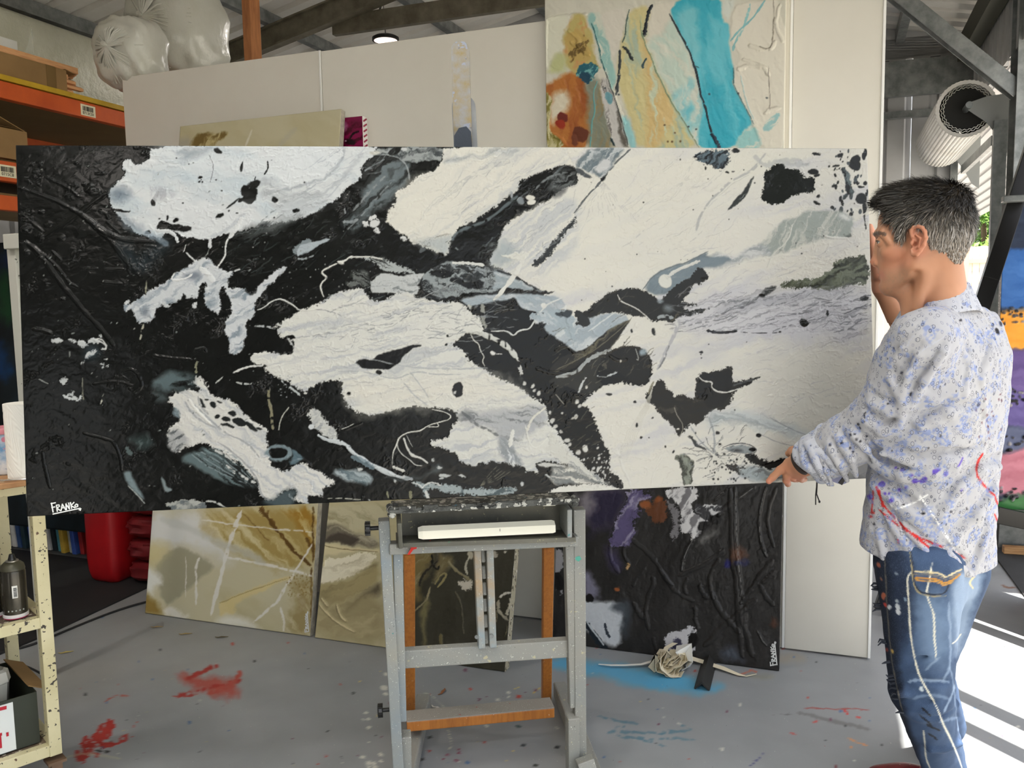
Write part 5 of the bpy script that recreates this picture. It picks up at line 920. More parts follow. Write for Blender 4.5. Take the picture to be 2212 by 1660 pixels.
for pts, w, a_ in (([(1060, 150), (1120, 240), (1200, 330), (1260, 430), (1340, 520), (1440, 590), (1480, 640)], 7, .95), ([(1060, 150), (1110, 210)], 14, .8), ([(1130, 240), (1180, 290)], 10, .8), ([(900, 190), (960, 240), (1040, 330), (1130, 420)], 2, .6), ([(1440, 400), (1480, 470), (1500, 520)], 8, .8), ([(1478, 640), (1480, 760), (1485, 900), (1495, 1200)], 5, .9), ([(1500, 130), (1505, 400), (1490, 600)], 4, .9)): c.line(t6(pts), w, (84, 60, 24), a=a_, soft=2, warp=3, breaks=.08)
for pts, w in (([(905, 170), (850, 270), (790, 470), (760, 590), (700, 800), (640, 1050)], 8), ([(560, 250), (800, 280), (1100, 320), (1500, 350)], 2.5), ([(760, 550), (1000, 600), (1200, 650), (1490, 715)], 5), ([(1490, 450), (1360, 650), (1260, 830), (1170, 960), (1000, 1110)], 5), ([(545, 560), (510, 650), (520, 800), (515, 960)], 5), ([(430, 560), (430, 900)], 2), ([(1220, 980), (1260, 1080), (1250, 1180)], 5), ([(1370, 860), (1430, 960), (1400, 1010)], 8)): c.line(t6(pts), w, (206, 204, 198), soft=1.6, a=.9, warp=2, breaks=.06)
c.line(t6([(220, 240), (500, 330), (700, 440), (950, 520), (1100, 620)]), 16, (176, 178, 172), soft=7, a=.6); c.poly(t6([(710, 950), (850, 880), (1000, 810), (1280, 720), (1320, 740), (1100, 830), (860, 930), (850, 1010), (700, 1060)]), (196, 180, 128), soft=3, a=.8); c.line(t6([(710, 950), (870, 880), (1000, 830), (1280, 740)]), 1.6, (150, 132, 84))
c.poly(t6([(80, 860), (160, 920), (260, 1030), (160, 1050), (70, 1020)]), (134, 112, 60), soft=8); c.poly(t6([(80, 680), (140, 650), (200, 700), (230, 780), (170, 800), (150, 900), (90, 840)]), (204, 204, 196), soft=8, warp=6); c.poly(t6([(250, 1020), (290, 950), (350, 980), (480, 1070), (300, 1060)]), (206, 202, 190), soft=4, warp=6); c.poly(t6([(700, 1080), (800, 1030), (920, 1080), (1110, 1180), (860, 1170), (700, 1130)]), (204, 202, 190), soft=10)
c.poly(t6([(1320, 760), (1480, 740), (1490, 1210), (1280, 1180), (1300, 1050), (1400, 960), (1340, 860)]), (140, 124, 82), soft=12, warp=8, a=.85, tex=((190, 182, 150), -50, 40, 10, .1, .5))
c.dots(90, (620, 1240, 675, 1290), (.8, 2), [(130, 110, 60)], seed=61)
# top part seen above the big canvas
c.poly([(404, 320), (420, 290), (470, 286), (500, 284), (480, 300), (455, 320)], (110, 92, 52), soft=3, warp=5, tex=((176, 164, 120), 60, 30, 7, 0, .4)); c.line([(530, 318), (545, 280)], 4, (196, 192, 176), soft=2); c.poly([(380, 300), (410, 294), (410, 322), (370, 322)], (150, 148, 138), soft=8, a=.7); c.line([(600, 318), (640, 275)], 10, (168, 164, 146), soft=6, a=.6)
c.C *= 1.10; c.H += (c.flow(-40, 30, 14, 4)*.0006).astype(np.float32)
c.mesh('canvas_face', M_paint_soft, n, .035, o, side=M_side)
pl_ = c.p00; hand_text([[(x, y) for x, y in st] for st in signature(659, 1366, 38, 7, -90)], pl_, .004, n, 'signature', M_white_line, o)
# ---- second beige canvas
o, c, n = lean(-2.150, -1.74, 3.165, 3.52, 1.35, 'painting', 'beige and grey poured canvas standing just left of the easel, behind it', .003, (168, 160, 128))
c.poly(t6([(1510, 140), (2100, 100), (2100, 260), (1900, 340), (1520, 260)]), (172, 166, 138), soft=6, warp=5, tex=((140, 132, 104), -30, 90, 10, .0, .5)); c.poly(t6([(1510, 270), (1700, 290), (1900, 370), (2060, 400), (2050, 480), (1900, 480), (1700, 430), (1510, 400)]), (104, 98, 84), soft=5, warp=4, tex=((150, 144, 124), -8, 80, 8, .0, .4)); c.poly(t6([(1560, 400), (1660, 360), (1800, 360), (1890, 410), (1820, 450), (1700, 440)]), (68, 62, 54), soft=3)
c.poly(t6([(1510, 420), (1700, 450), (1900, 500), (2060, 490), (2060, 520), (1800, 510), (1510, 560)]), (190, 180, 144), soft=3, warp=3); c.line(t6([(1520, 440), (1700, 490), (2040, 515)]), 1.5, (110, 96, 66)); c.poly(t6([(1510, 620), (1700, 560), (2040, 520), (1980, 620), (1860, 700), (1640, 770), (1510, 800)]), (206, 200, 178), warp=4, soft=2, rough=(4, 1), tex=((180, 172, 146), 18, 80, 7, .1, .5))
c.poly(t6([(1510, 800), (1700, 770), (1860, 710), (2050, 560), (2070, 740), (1900, 860), (1700, 960), (1510, 900)]), (150, 138, 100), soft=6, tex=((120, 110, 80), 25, 90, 10, .0, .4)); c.poly(t6([(1760, 1020), (1900, 870), (2070, 760), (2080, 860), (1920, 900), (1800, 1000)]), (92, 84, 66), soft=7, warp=5); c.poly(t6([(1510, 900), (2090, 860), (2100, 1300), (1510, 1220)]), (136, 124, 90), soft=14, a=.7, tex=((160, 148, 112), 20, 60, 16, .0, .5))
for pts in ([(1510, 900), (1620, 1040), (1740, 1130), (1850, 1190)], [(1700, 960), (1730, 1050), (1780, 1100)], [(1570, 900), (1620, 970)], [(1560, 480), (1600, 600), (1590, 640)]): c.line(t6(pts), 3, (190, 178, 140), h=.003, broad=2)
c.C *= 1.12; c.H += (c.flow(20, 30, 10, 4)*.001).astype(np.float32)
c.mesh('canvas_face', M_paint_soft, n, .035, o, side=M_side)
mb = MB()
# ---- olive dark canvas behind the easel
o, c, n = lean(-1.715, -1.212, 3.10, 3.44, 1.15, 'painting', 'dark olive and black abstract canvas seen through the easel legs', .003, (58, 56, 46), th=.04)
c.C += (c.flow(60, 70, 30, 5)*9)[..., None]
c.poly(t3([(200, 640), (640, 620), (640, 700), (600, 850), (540, 960), (560, 1040), (460, 1100), (200, 1130)]), (116, 104, 68), soft=8, warp=7, tex=((146, 138, 108), 50, 60, 12, -.05, .4)); c.poly(t3([(560, 1060), (630, 1090), (600, 1300), (580, 1520), (550, 1520), (560, 1300)]), (112, 106, 74), soft=5); c.poly(t3([(700, 640), (830, 690), (860, 760), (700, 920), (640, 960), (680, 800)]), (110, 100, 70), soft=6, tex=((150, 144, 116), 50, 40, 7, 0, .4))
for pts, w, col in (([(640, 680), (650, 760), (700, 820), (720, 780)], 5, (30, 29, 24)), ([(670, 960), (720, 880), (790, 840), (770, 910), (700, 980)], 4, (136, 126, 86)), ([(800, 740), (900, 840), (1010, 920)], 6, (128, 120, 92)), ([(545, 960), (560, 880), (620, 800), (700, 730)], 4, (44, 42, 34)), ([(640, 980), (600, 1090)], 4, (140, 130, 100)), ([(480, 1200), (560, 1120), (600, 1080)], 4, (130, 122, 94)), ([(860, 1000), (930, 1120), (930, 1300), (940, 1400)], 3, (92, 88, 72)), ([(990, 700), (950, 780), (970, 860)], 4, (170, 166, 148)), ([(740, 1410), (735, 1500)], 7, (104, 96, 66))): c.line(t3(pts), w, col, h=.002, warp=2.5)
c.ell(*t3([(960, 940)])[0], 14, 9, (196, 190, 174), -15, warp=6, rough=(4, 1)); c.ell(*t3([(1000, 690)])[0], 7, 9, (176, 170, 150), warp=4); c.ell(*t3([(1230, 680)])[0], 8, 6, (166, 160, 146), warp=5, rough=(3, 1))
for pts, w, col in (([(1260, 1080), (1300, 1040), (1380, 1030)], 5, (190, 186, 172)), ([(1260, 1090), (1240, 1160), (1300, 1250), (1380, 1330)], 7, (150, 144, 126)), ([(1370, 1080), (1350, 1180), (1340, 1240)], 6, (170, 164, 146)), ([(1400, 1140), (1410, 1200), (1380, 1360)], 10, (186, 182, 166)), ([(1245, 1180), (1240, 1300)], 3, (120, 112, 88)), ([(1330, 1330), (1325, 1450)], 1.6, (110, 104, 82)), ([(1400, 860), (1380, 1030)], 2, (120, 116, 96)), ([(1310, 640), (1330, 655)], 4, (180, 176, 160))): c.line(t3(pts), w, col, h=.002, breaks=.12, warp=3)
c.H += (c.flow(70, 20, 8, 4)*.0014).astype(np.float32)
c.mesh('canvas_face', M_paint_soft, n, .05, o, side=mat('crusty_canvas_edge', (168, 160, 136), .8, specks=[(40, .58, (90, 84, 66)), (60, .62, (215, 210, 196))], bump=(80, .5, .003)))
# ---- dark purple black canvas, right
o, c, n = lean(-1.12, -.172, 3.45, 3.62, 1.22, 'painting', 'black canvas with purple haze and white patches leaning right of the easel', .0026, (46, 45, 44))
c.C += (c.flow(75, 90, 36, 5)*10)[..., None]
K_, VI, CO, CW = (30, 29, 29), (92, 84, 118), (110, 66, 42), (208, 207, 206)
c.poly(t5([(220, 150), (560, 130), (520, 280), (400, 420), (300, 400), (230, 300)]), (128, 122, 128), soft=16, warp=9); c.poly(t5([(330, 160), (600, 140), (560, 300), (480, 420), (330, 480), (280, 360), (380, 280)]), (50, 46, 64), soft=12, warp=8)
c.poly(t5([(620, 130), (770, 130), (700, 280), (620, 400), (660, 500), (560, 560), (470, 520), (500, 400), (590, 280)]), VI, soft=9, warp=8, tex=((150, 144, 168), 55, 60, 8, .0, .4), rough=(5, 1)); c.poly(t5([(460, 540), (540, 600), (560, 760), (470, 720), (450, 620)]), (70, 64, 92), soft=8, a=.8)
c.ell(*t5([(820, 290)])[0], 24, 26, CO, warp=9, soft=7, a=.8, rough=(6, 1)); c.ell(*t5([(745, 240)])[0], 8, 9, (140, 84, 50), warp=5, soft=3); c.ell(*t5([(832, 200)])[0], 9, 7, (130, 76, 46), warp=5, soft=3); c.ell(*t5([(600, 700)])[0], 5, 9, (180, 146, 104), warp=5, soft=2, rough=(4, 1)); c.ell(*t5([(535, 875)])[0], 5, 5, (150, 88, 52), warp=4)
c.ell(*t5([(1440, 610)])[0], 16, 18, (112, 72, 52), warp=9, soft=8, a=.6); c.ell(*t5([(1700, 1130)])[0], 7, 9, (96, 64, 50), warp=6, soft=5, a=.7)
c.poly(t5([(880, 125), (1110, 110), (1130, 190), (1080, 230), (1090, 290), (1180, 350), (1220, 400), (1140, 460), (1090, 520), (1060, 450), (1020, 470), (1000, 420), (1010, 300), (970, 230), (900, 190)]), CW, warp=4, h=.001, rough=(4, 1), tex=((120, 118, 120), 60, 26, 7, .1, .4)); c.poly(t5([(900, 200), (980, 270), (1000, 420), (960, 500), (930, 470), (960, 400), (920, 280)]), (120, 118, 120), warp=4, rough=(5, 1)); c.poly(t5([(1090, 230), (1200, 230), (1330, 260), (1300, 330), (1240, 380), (1160, 340)]), (60, 60, 62), warp=5, tex=((200, 200, 200), 30, 22, 7, .05, .3))
c.ell(*t5([(1180, 400)])[0], 14, 10, K_, 20, warp=3); c.ell(*t5([(1260, 350)])[0], 14, 12, K_, warp=4); c.ell(*t5([(940, 215)])[0], 6, 8, (60, 60, 60), warp=3)
c.poly(t5([(280, 760), (340, 760), (400, 900), (340, 960), (280, 940)]), (120, 118, 136), soft=8, warp=6); c.poly(t5([(270, 960), (380, 960), (540, 970), (590, 1030), (570, 1160), (550, 1300), (430, 1300), (300, 1190), (270, 1100)]), (196, 200, 204), warp=4, soft=5, h=.001); c.poly(t5([(520, 970), (620, 960), (640, 1080), (600, 1260), (560, 1180), (580, 1060), (480, 1040)]), (66, 72, 78), soft=7, warp=4, a=.9); c.ell(*t5([(325, 945)])[0], 9, 8, K_, warp=4)
c.line(t5([(290, 1120), (340, 1200), (420, 1310), (450, 1340)]), 13, (36, 42, 48), soft=2); c.line(t5([(300, 1110), (350, 1190), (430, 1300)]), 3, (190, 196, 200)); c.line(t5([(440, 1130), (450, 1200), (480, 1240)]), 6, (60, 66, 74)); c.line(t5([(335, 1140), (430, 1270)]), 1.6, (214, 214, 214))
c.poly(t5([(880, 1280), (920, 1200), (1000, 1190), (1100, 1160), (1130, 1190), (1050, 1220), (1060, 1290), (1140, 1330), (1080, 1370), (1000, 1370), (940, 1360)]), (196, 196, 200), warp=4, soft=2, rough=(4, 1)); c.ell(*t5([(970, 1285)])[0], 12, 8, (70, 70, 90), warp=6, rough=(4, 1)); c.ell(*t5([(1095, 1265)])[0], 12, 18, K_, warp=4)
c.poly(t5([(1280, 1330), (1400, 1280), (1460, 1340), (1440, 1430), (1300, 1410)]), (78, 84, 96), soft=9, warp=8, a=.8); c.poly(t5([(1140, 500), (1300, 420), (1250, 480), (1150, 560)]), (150, 148, 144), soft=8, a=.6, warp=8); c.ell(*t5([(1355, 685)])[0], 10, 9, (44, 44, 96), warp=4, soft=3); c.ell(*t5([(1470, 680)])[0], 14, 6, (44, 46, 80), warp=5, soft=4, a=.8)
c.poly(t5([(30, 580), (110, 570), (130, 700), (80, 800), (120, 930), (60, 860), (30, 700)]), (150, 148, 150), warp=5, rough=(5, 1), soft=3); c.ell(*t5([(90, 820)])[0], 12, 20, K_, warp=5)
for pts, w, h in (([(1370, 130), (1390, 350), (1400, 600), (1420, 800), (1440, 1000), (1440, 1150), (1470, 1380)], 10, .007), ([(1410, 120), (1420, 400), (1435, 650), (1460, 900), (1470, 950)], 5, .005), ([(1560, 110), (1440, 200), (1340, 260), (1290, 330)], 6, .005), ([(1240, 900), (1280, 1010), (1350, 1090), (1440, 1200)], 8, .006), ([(1290, 650), (1230, 740), (1220, 860), (1250, 960)], 5, .005), ([(1570, 960), (1500, 1010), (1440, 1060), (1300, 1180), (1180, 1300)], 9, .006), ([(1100, 490), (1040, 620), (1015, 740)], 5, .005), ([(860, 730), (880, 790), (940, 840)], 5, .004), ([(1480, 1010), (1460, 1090), (1500, 1200), (1540, 1380)], 8, .005), ([(640, 500), (800, 640), (900, 800), (960, 900), (1100, 960)], 6, .004), ([(1640, 110), (1590, 300), (1600, 520), (1650, 630)], 4, .005), ([(1720, 120), (1670, 260), (1650, 420), (1700, 560)], 4, .005), ([(1690, 660), (1600, 780), (1530, 880), (1460, 980)], 8, .006), ([(1700, 740), (1620, 830)], 4, .004), ([(1600, 850), (1640, 940), (1700, 1000)], 6, .004),
                  ([(800, 790), (805, 840), (760, 930), (740, 1040), (770, 1180)], 5, .005), ([(1110, 1010), (1110, 1090), (1140, 1180)], 5, .005), ([(655, 980), (690, 1050), (735, 1100)], 7, .005), ([(1150, 840), (1160, 900), (1200, 950)], 6, .005), ([(1060, 800), (1030, 870), (1060, 910)], 4, .004), ([(480, 540), (480, 660), (540, 750)], 4, .004), ([(600, 520), (570, 600), (620, 690)], 4, .004), ([(1000, 780), (1200, 680), (1320, 580)], 6, .004), ([(1580, 1190), (1610, 1250), (1650, 1300)], 3, .003), ([(800, 1240), (820, 1330)], 4, .003), ([(650, 850), (660, 800), (740, 720)], 4, .003), ([(1260, 210), (1350, 130)], 3, .003)): c.line(t5(pts), w, None, h=h, broad=2, warp=2)
for pts in ([(1580, 1185), (1610, 1250), (1650, 1300)], [(1640, 110), (1590, 300), (1600, 520), (1650, 630)], [(1100, 490), (1040, 620), (1015, 740)], [(1560, 110), (1440, 200)], [(1410, 120), (1435, 650), (1465, 930)]): c.line(t5(pts), 1.4, (128, 128, 126), breaks=.25, a=.8)
c.H += (c.flow(80, 24, 9, 4)*.0016).astype(np.float32)
c.mesh('canvas_face', M_paint, n, .04, o, side=M_side_dark)
hand_text(signature(1664, 1438, 44, 12, -90), c.p00, .004, n, 'signature', M_white_line, o)
# ---- teal and ochre canvas hung high on the partition
def t4c(p): return [(1160+x/3.687, y/3.687) for x, y in p]
s0, s1, zt = -1.178, -.190, 2.80
o = thing('painting', B((s0+s1)/2, PT-.03, 1.6), 'teal, ochre and cream poured canvas hanging high on the partition', 'painting')
c = Canvas(B(s0, PT-.045, zt), CR, -Zu, s1-s0, 1.25, .0026, (206, 204, 190)); n = -AX
c.C += (c.flow(-60, 90, 20, 5)*8)[..., None]
CR_, TE, TL, OC, BR = (216, 212, 198), (52, 168, 190), (150, 200, 202), (190, 142, 70), (146, 84, 44)
c.poly(t4c([(50, 140), (260, 110), (220, 230), (200, 380), (120, 500), (50, 560)]), (214, 214, 196), soft=4); c.poly(t4c([(240, 200), (300, 110), (390, 100), (430, 250), (480, 480), (520, 560), (330, 600), (250, 560), (200, 420), (220, 260)]), (186, 172, 110), warp=5, soft=4, tex=((196, 148, 96), 70, 40, 12, .0, .4)); c.poly(t4c([(120, 500), (180, 400), (240, 440), (240, 560), (90, 600)]), (186, 190, 140), soft=6)
c.poly(t4c([(55, 690), (130, 640), (240, 560), (400, 620), (430, 900), (430, 1200), (60, 1200), (60, 760)]), (176, 112, 54), warp=4, soft=4, tex=((150, 84, 40), 88, 120, 18, -.1, .4)); c.poly(t4c([(380, 620), (500, 620), (540, 800), (600, 1060), (620, 1200), (410, 1200), (400, 900)]), (130, 134, 118), soft=6, warp=4, tex=((150, 130, 90), 85, 90, 10, .0, .5)); c.poly(t4c([(120, 760), (200, 700), (250, 760), (240, 860), (180, 930), (130, 1010), (110, 880)]), (214, 206, 184), soft=7, warp=5)
c.poly(t4c([(50, 720), (120, 780), (120, 900), (100, 1010), (130, 1060), (180, 1100), (230, 1180), (50, 1200)]), (196, 188, 146), warp=4, tex=((130, 122, 60), 70, 30, 7, .1, .35)); c.ell(*t4c([(205, 940)])[0], 13, 9, (104, 40, 30), -50, warp=3); c.ell(*t4c([(185, 990)])[0], 10, 8, (150, 50, 30), -40, warp=3); c.ell(*t4c([(350, 1070)])[0], 18, 14, (100, 52, 34), -50, warp=5); c.ell(*t4c([(300, 1110)])[0], 7, 12, (110, 60, 40), 0, warp=4)
c.ell(*t4c([(410, 560)])[0], 24, 18, (40, 96, 110), 30, warp=9, tex=((110, 170, 170), 60, 16, 5, .1, .4)); c.ell(*t4c([(390, 610)])[0], 12, 9, (34, 70, 90), 0, warp=6); c.poly(t4c([(220, 270), (340, 240), (440, 400), (430, 470), (340, 480), (260, 500)]), (186, 160, 96), tex=((110, 90, 50), 60, 16, 6, .05, .35), warp=6)
c.poly(t4c([(400, 100), (520, 90), (560, 300), (600, 480), (640, 640), (600, 740), (560, 600), (480, 400), (440, 240)]), (150, 190, 184), warp=3, soft=2.5, tex=((204, 210, 196), -70, 60, 9, -.1, .3)); c.poly(t4c([(500, 90), (740, 70), (700, 240), (650, 380), (600, 490), (560, 300)]), (212, 208, 196), warp=3, soft=3)
c.poly(t4c([(740, 70), (900, 40), (880, 280), (850, 300), (900, 420), (980, 600), (1080, 800), (1200, 1000), (1290, 1180), (820, 1200), (760, 1000), (680, 780), (640, 640), (650, 400), (700, 240)]), (206, 196, 144), warp=3, soft=4, tex=((170, 186, 166), -78, 120, 12, .0, .4)); c.poly(t4c([(840, 320), (880, 330), (980, 620), (1070, 820), (1130, 900), (960, 1200), (860, 1200), (880, 700)]), (210, 184, 128), soft=7, warp=4, tex=((196, 206, 180), -85, 90, 7, .0, .4))
c.poly(t4c([(500, 640), (560, 620), (620, 800), (700, 1000), (730, 1180), (630, 1190), (560, 980), (520, 800)]), (200, 198, 194), warp=3, soft=2, tex=((120, 116, 112), -75, 60, 5, .2, .5)); c.poly(t4c([(640, 860), (660, 920), (730, 1180), (690, 1190), (650, 1040)]), (96, 92, 84), soft=3); c.poly(t4c([(670, 920), (720, 920), (820, 1190), (740, 1190)]), TL, soft=3, warp=3); c.ell(*t4c([(570, 780)])[0], 7, 14, (110, 158, 168), 20, warp=3)
c.poly(t4c([(920, 30), (1130, 10), (1060, 100), (1000, 260), (920, 300), (890, 260), (900, 160)]), (214, 210, 196), soft=3, warp=3); c.poly(t4c([(880, 310), (1000, 270), (1070, 140), (1130, 280), (1220, 480), (1240, 660), (1160, 780), (1060, 740), (960, 560)]), (190, 208, 196), warp=4, soft=6, tex=((212, 214, 200), -50, 70, 14, -.1, .4)); c.poly(t4c([(1060, 760), (1160, 700), (1240, 600), (1310, 800), (1320, 1000), (1290, 1170), (1180, 1000), (1080, 820)]), TL, warp=4, soft=6, tex=((206, 212, 200), 80, 70, 14, -.05, .35)); c.poly(t4c([(1160, 880), (1230, 800), (1250, 880), (1200, 960)]), (110, 188, 200), soft=6)
c.poly(t4c([(1060, 105), (1130, 0), (1290, -10), (1480, -10), (1470, 180), (1530, 200), (1530, 360), (1560, 520), (1570, 680), (1640, 820), (1730, 980), (1640, 1060), (1560, 1190), (1280, 1190), (1300, 1000), (1320, 820), (1240, 480), (1140, 280)]), TE, warp=2.5, soft=2.5, tex=((96, 188, 204), -75, 150, 26, -.1, .4)); c.poly(t4c([(1080, 100), (1300, 30), (1290, 300), (1280, 520), (1180, 330)]), (124, 196, 206), soft=8, warp=6, a=.85)
c.poly(t4c([(1480, 0), (1600, 10), (1540, 140), (1500, 180)]), (206, 212, 204), soft=4); c.poly(t4c([(1540, 330), (1540, 180), (1600, 20), (1990, -10), (1990, 1190), (1790, 1190), (1740, 1040), (1640, 820), (1570, 680), (1560, 560), (1640, 460)]), CR_, warp=3, soft=2, h=.0015); c.line(t4c([(1540, 330), (1600, 250), (1720, 150), (1820, 0)]), 4, (110, 176, 186), a=.8); c.line(t4c([(1560, 410), (1580, 330), (1640, 240), (1700, 30)]), 5, (120, 184, 190), a=.8, breaks=.15)
c.poly(t4c([(1560, 1190), (1640, 1060), (1740, 980), (1790, 1190)]), (150, 198, 196), soft=4, warp=4, tex=(CR_, 35, 60, 8, .0, .4)); c.poly(t4c([(1780, 1000), (1940, 880), (1940, 960), (1820, 1060)]), (150, 190, 190), warp=4, tex=(CR_, 35, 30, 6, -.1, .3))
for pts, w, col in (([(1058, 110), (1090, 190), (1170, 320), (1230, 450), (1270, 580), (1300, 720), (1340, 860), (1370, 1000), (1400, 1080), (1450, 1180)], 4.5, (44, 50, 58)), ([(1380, 1070), (1420, 1100), (1460, 1185)], 7, (44, 56, 70)), ([(1260, 520), (1290, 540)], 2, (44, 50, 58)), ([(655, 400), (665, 470), (655, 560), (650, 660), (625, 760)], 6, (54, 62, 66)), ([(680, 370), (720, 400), (770, 480)], 6, (44, 50, 54)), ([(915, 35), (880, 110), (870, 200), (855, 290)], 7, (34, 40, 48)), ([(735, 75), (705, 200), (710, 260), (680, 340)], 3, (84, 104, 96)), ([(870, 465), (840, 520), (850, 540)], 5, (60, 84, 92)), ([(820, 160), (850, 320), (960, 580), (1060, 800), (1200, 1000), (1290, 1180)], 2.6, (130, 150, 122)), ([(590, 1100), (630, 1170)], 5, (40, 60, 66)), ([(540, 560), (620, 780), (700, 1040), (730, 1180)], 2.4, (80, 86, 84)), ([(440, 180), (500, 400), (545, 580)], 3, (60, 110, 110)), ([(480, 640), (440, 760), (470, 880), (430, 1000), (430, 1180)], 2.6, (96, 160, 160)), ([(1560, 540), (1570, 680), (1640, 820), (1730, 990)], 2, (80, 120, 124)), ([(1885, 0), (1885, 300), (1850, 400), (1770, 370)], 2.4, (150, 144, 130)), ([(1845, 520), (1860, 880)], 2, (150, 144, 134)), ([(1620, 600), (1660, 800), (1730, 960)], 2, (170, 200, 200))): c.line(t4c(pts), w, col, h=.0015, warp=1.6, breaks=.05)
for x, y in ((1375, 750), (1340, 850), (1020, 995), (1045, 1130), (1145, 1125), (1080, 1130), (1100, 1060), (1210, 1010), (1270, 1030), (540, 700), (650, 750), (1605, 745), (1830, 780)): c.ell(*t4c([(x, y)])[0], 2.2, 1.8, (96, 70, 44) if x < 1200 and x > 900 else (50, 60, 66), warp=1.5)
for pts in ([(1930, 50), (1900, 200), (1960, 330)], [(1640, 480), (1800, 520), (1850, 600)], [(1900, 330), (1850, 400)], [(1820, 900), (1940, 860)], [(1690, 360), (1800, 400)], [(1600, 560), (1700, 520), (1820, 540)], [(80, 160), (60, 600)], [(90, 150), (400, 110)], [(250, 240), (340, 310), (330, 380)], [(270, 330), (310, 370), (420, 440)], [(560, 640), (700, 980)], [(60, 900), (110, 1000), (60, 1150)], [(120, 1060), (200, 1110), (240, 1170)]): c.line(t4c(pts), 5, None, h=.004, broad=2, warp=3)
c.H += (c.flow(-70, 30, 9, 4)*.0012 + np.clip(c.flow(20, 30, 20, 6)-.1, 0, 1)*.002).astype(np.float32)
c.mesh('canvas_face', M_paint_soft, n, .045, o, side=mat('cream_canvas_edge', (222, 218, 204), .6))
# ---- small magenta canvas
s0, s1, zt = -2.297, -2.085, 2.37
o = thing('painting', B((s0+s1)/2, PT-.03, 1.95), 'small magenta canvas with striped edge hung beside the tall beige canvas', 'painting')
c = Canvas(B(s0, PT-.05, zt), CR, -Zu, s1-s0, .38, .002, (122, 22, 66))
c.poly([(700, 300), (740, 262), (800, 258), (800, 320), (700, 320)], (130, 20, 70), warp=8, soft=6, tex=((74, 12, 34), 30, 30, 10, -.1, .4)); c.poly([(724, 266), (745, 262), (748, 280), (736, 284), (726, 280)], (196, 130, 170), warp=5, soft=5); c.ell(756, 306, 12, 8, (30, 12, 20), -20, warp=6, soft=2); c.line([(756, 300), (762, 288), (775, 284)], 4, (30, 10, 18)); c.ell(748, 303, 3, 2, (220, 180, 200))
c.mesh('canvas_face', M_paint, -AX, .045, o, side=M_cap)
mb = MB()
for i in range(15): mb.box(B(s1+.0016, PT-.028, zt-.015-i*.024), .0016, .034, .008, CR, (AX+Zu*.5).normalized(), (Zu-AX*.5).normalized())
mb.build('edge_stripe', mat('magenta_stripe', (150, 30, 66), .5), o)
# ================================================================ studio easel
PS = [(70, .60, (120, 150, 168)), (46, .63, (168, 160, 120)), (260, .68, (222, 222, 214)), (190, .71, (70, 72, 70)), (60, .74, (178, 60, 50))]
M_eg = mat('paint_spattered_grey_wood', (146, 143, 134), .6, var=(7, (132, 136, 134), 2), specks=[PS[2], PS[3], (50, .68, (176, 168, 140)), (120, .78, (170, 60, 50))], bump=(120, .3, .001))
M_eb = mat('blue_grey_spattered_wood', (124, 138, 148), .6, var=(6, (146, 144, 134), 2), specks=[PS[2], PS[3], (30, .70, (70, 130, 130))], bump=(120, .3, .001))
M_eo = mat('varnished_beech', (182, 116, 50), .4, wave=(14, (160, 96, 40), .4, .7, (8, 8, 1)), specks=[(120, .72, (216, 206, 190)), (70, .765, (150, 50, 40))])
M_em = mat('smeared_mast_wood', (120, 158, 178), .55, var=(5, (164, 132, 84), 3), specks=[PS[2], PS[3]])
M_eu = mat('umber_spatter_wood', (128, 110, 80), .6, var=(9, (150, 144, 130), 2), specks=[PS[2]])
M_tr = mat('tray_sprayed_grey', (104, 102, 90), .6, var=(5, (56, 58, 54), 2.4), specks=[(120, .68, (150, 146, 110)), (60, .75, (60, 120, 90))], bump=(60, .3, .002))
M_cr = mat('crusted_paint', (96, 98, 94), .45, var=(30, (26, 28, 28), 4), specks=[(60, .55, (206, 206, 198)), (50, .68, (60, 110, 130)), (44, .72, (176, 60, 50))], bump=(70, 1, .008))
EA = math.radians(9); EX = Vector((math.cos(EA), math.sin(EA), 0)); EY = Vector((-math.sin(EA), math.cos(EA), 0))
es = thing('easel', Vector((-.10, 2.35, 0)), 'wooden studio easel splattered with grey paint holding the big canvas', 'easel')
def eb(name, a, b_, w, h, m, up=None, bev=.003):
    mb = MB(); mb.bar(a, b_, w, h, up or EY, bev); return mb.build(name, m, es)
def down(px, py, Y, z=.004):            # straight post from a photo point down to height z
    p = P(px, py, Y); return p, Vector((p.x, p.y, z))
# outer front uprights, run down to the floor
a, _ = down(829, 1122, 2.26); eb('upright', a, P(860, 1662, 2.33)+Vector((.004, .005, -.165)), .030, .035, M_eb)
a, _ = down(1249, 1098, 2.36); eb('upright', a, P(1252, 1655, 2.43)+Vector((.0, .005, -.125)), .034, .035, M_eg)
# inner sliding frame
eb('slide_bar', P(859, 1190, 2.285), P(868, 1554, 2.33), .026, .035, M_eb); eb('slide_bar', P(1228, 1170, 2.365), P(1238, 1524, 2.41), .026, .035, M_eg)
eb('crossbar', P(866, 1422, 2.345), P(1225, 1398, 2.405), .034, .052, M_eg, Zu)
eb('crossbar', P(841, 1184, 2.262), P(1246, 1166, 2.338), .04, .030, M_eg, Zu)
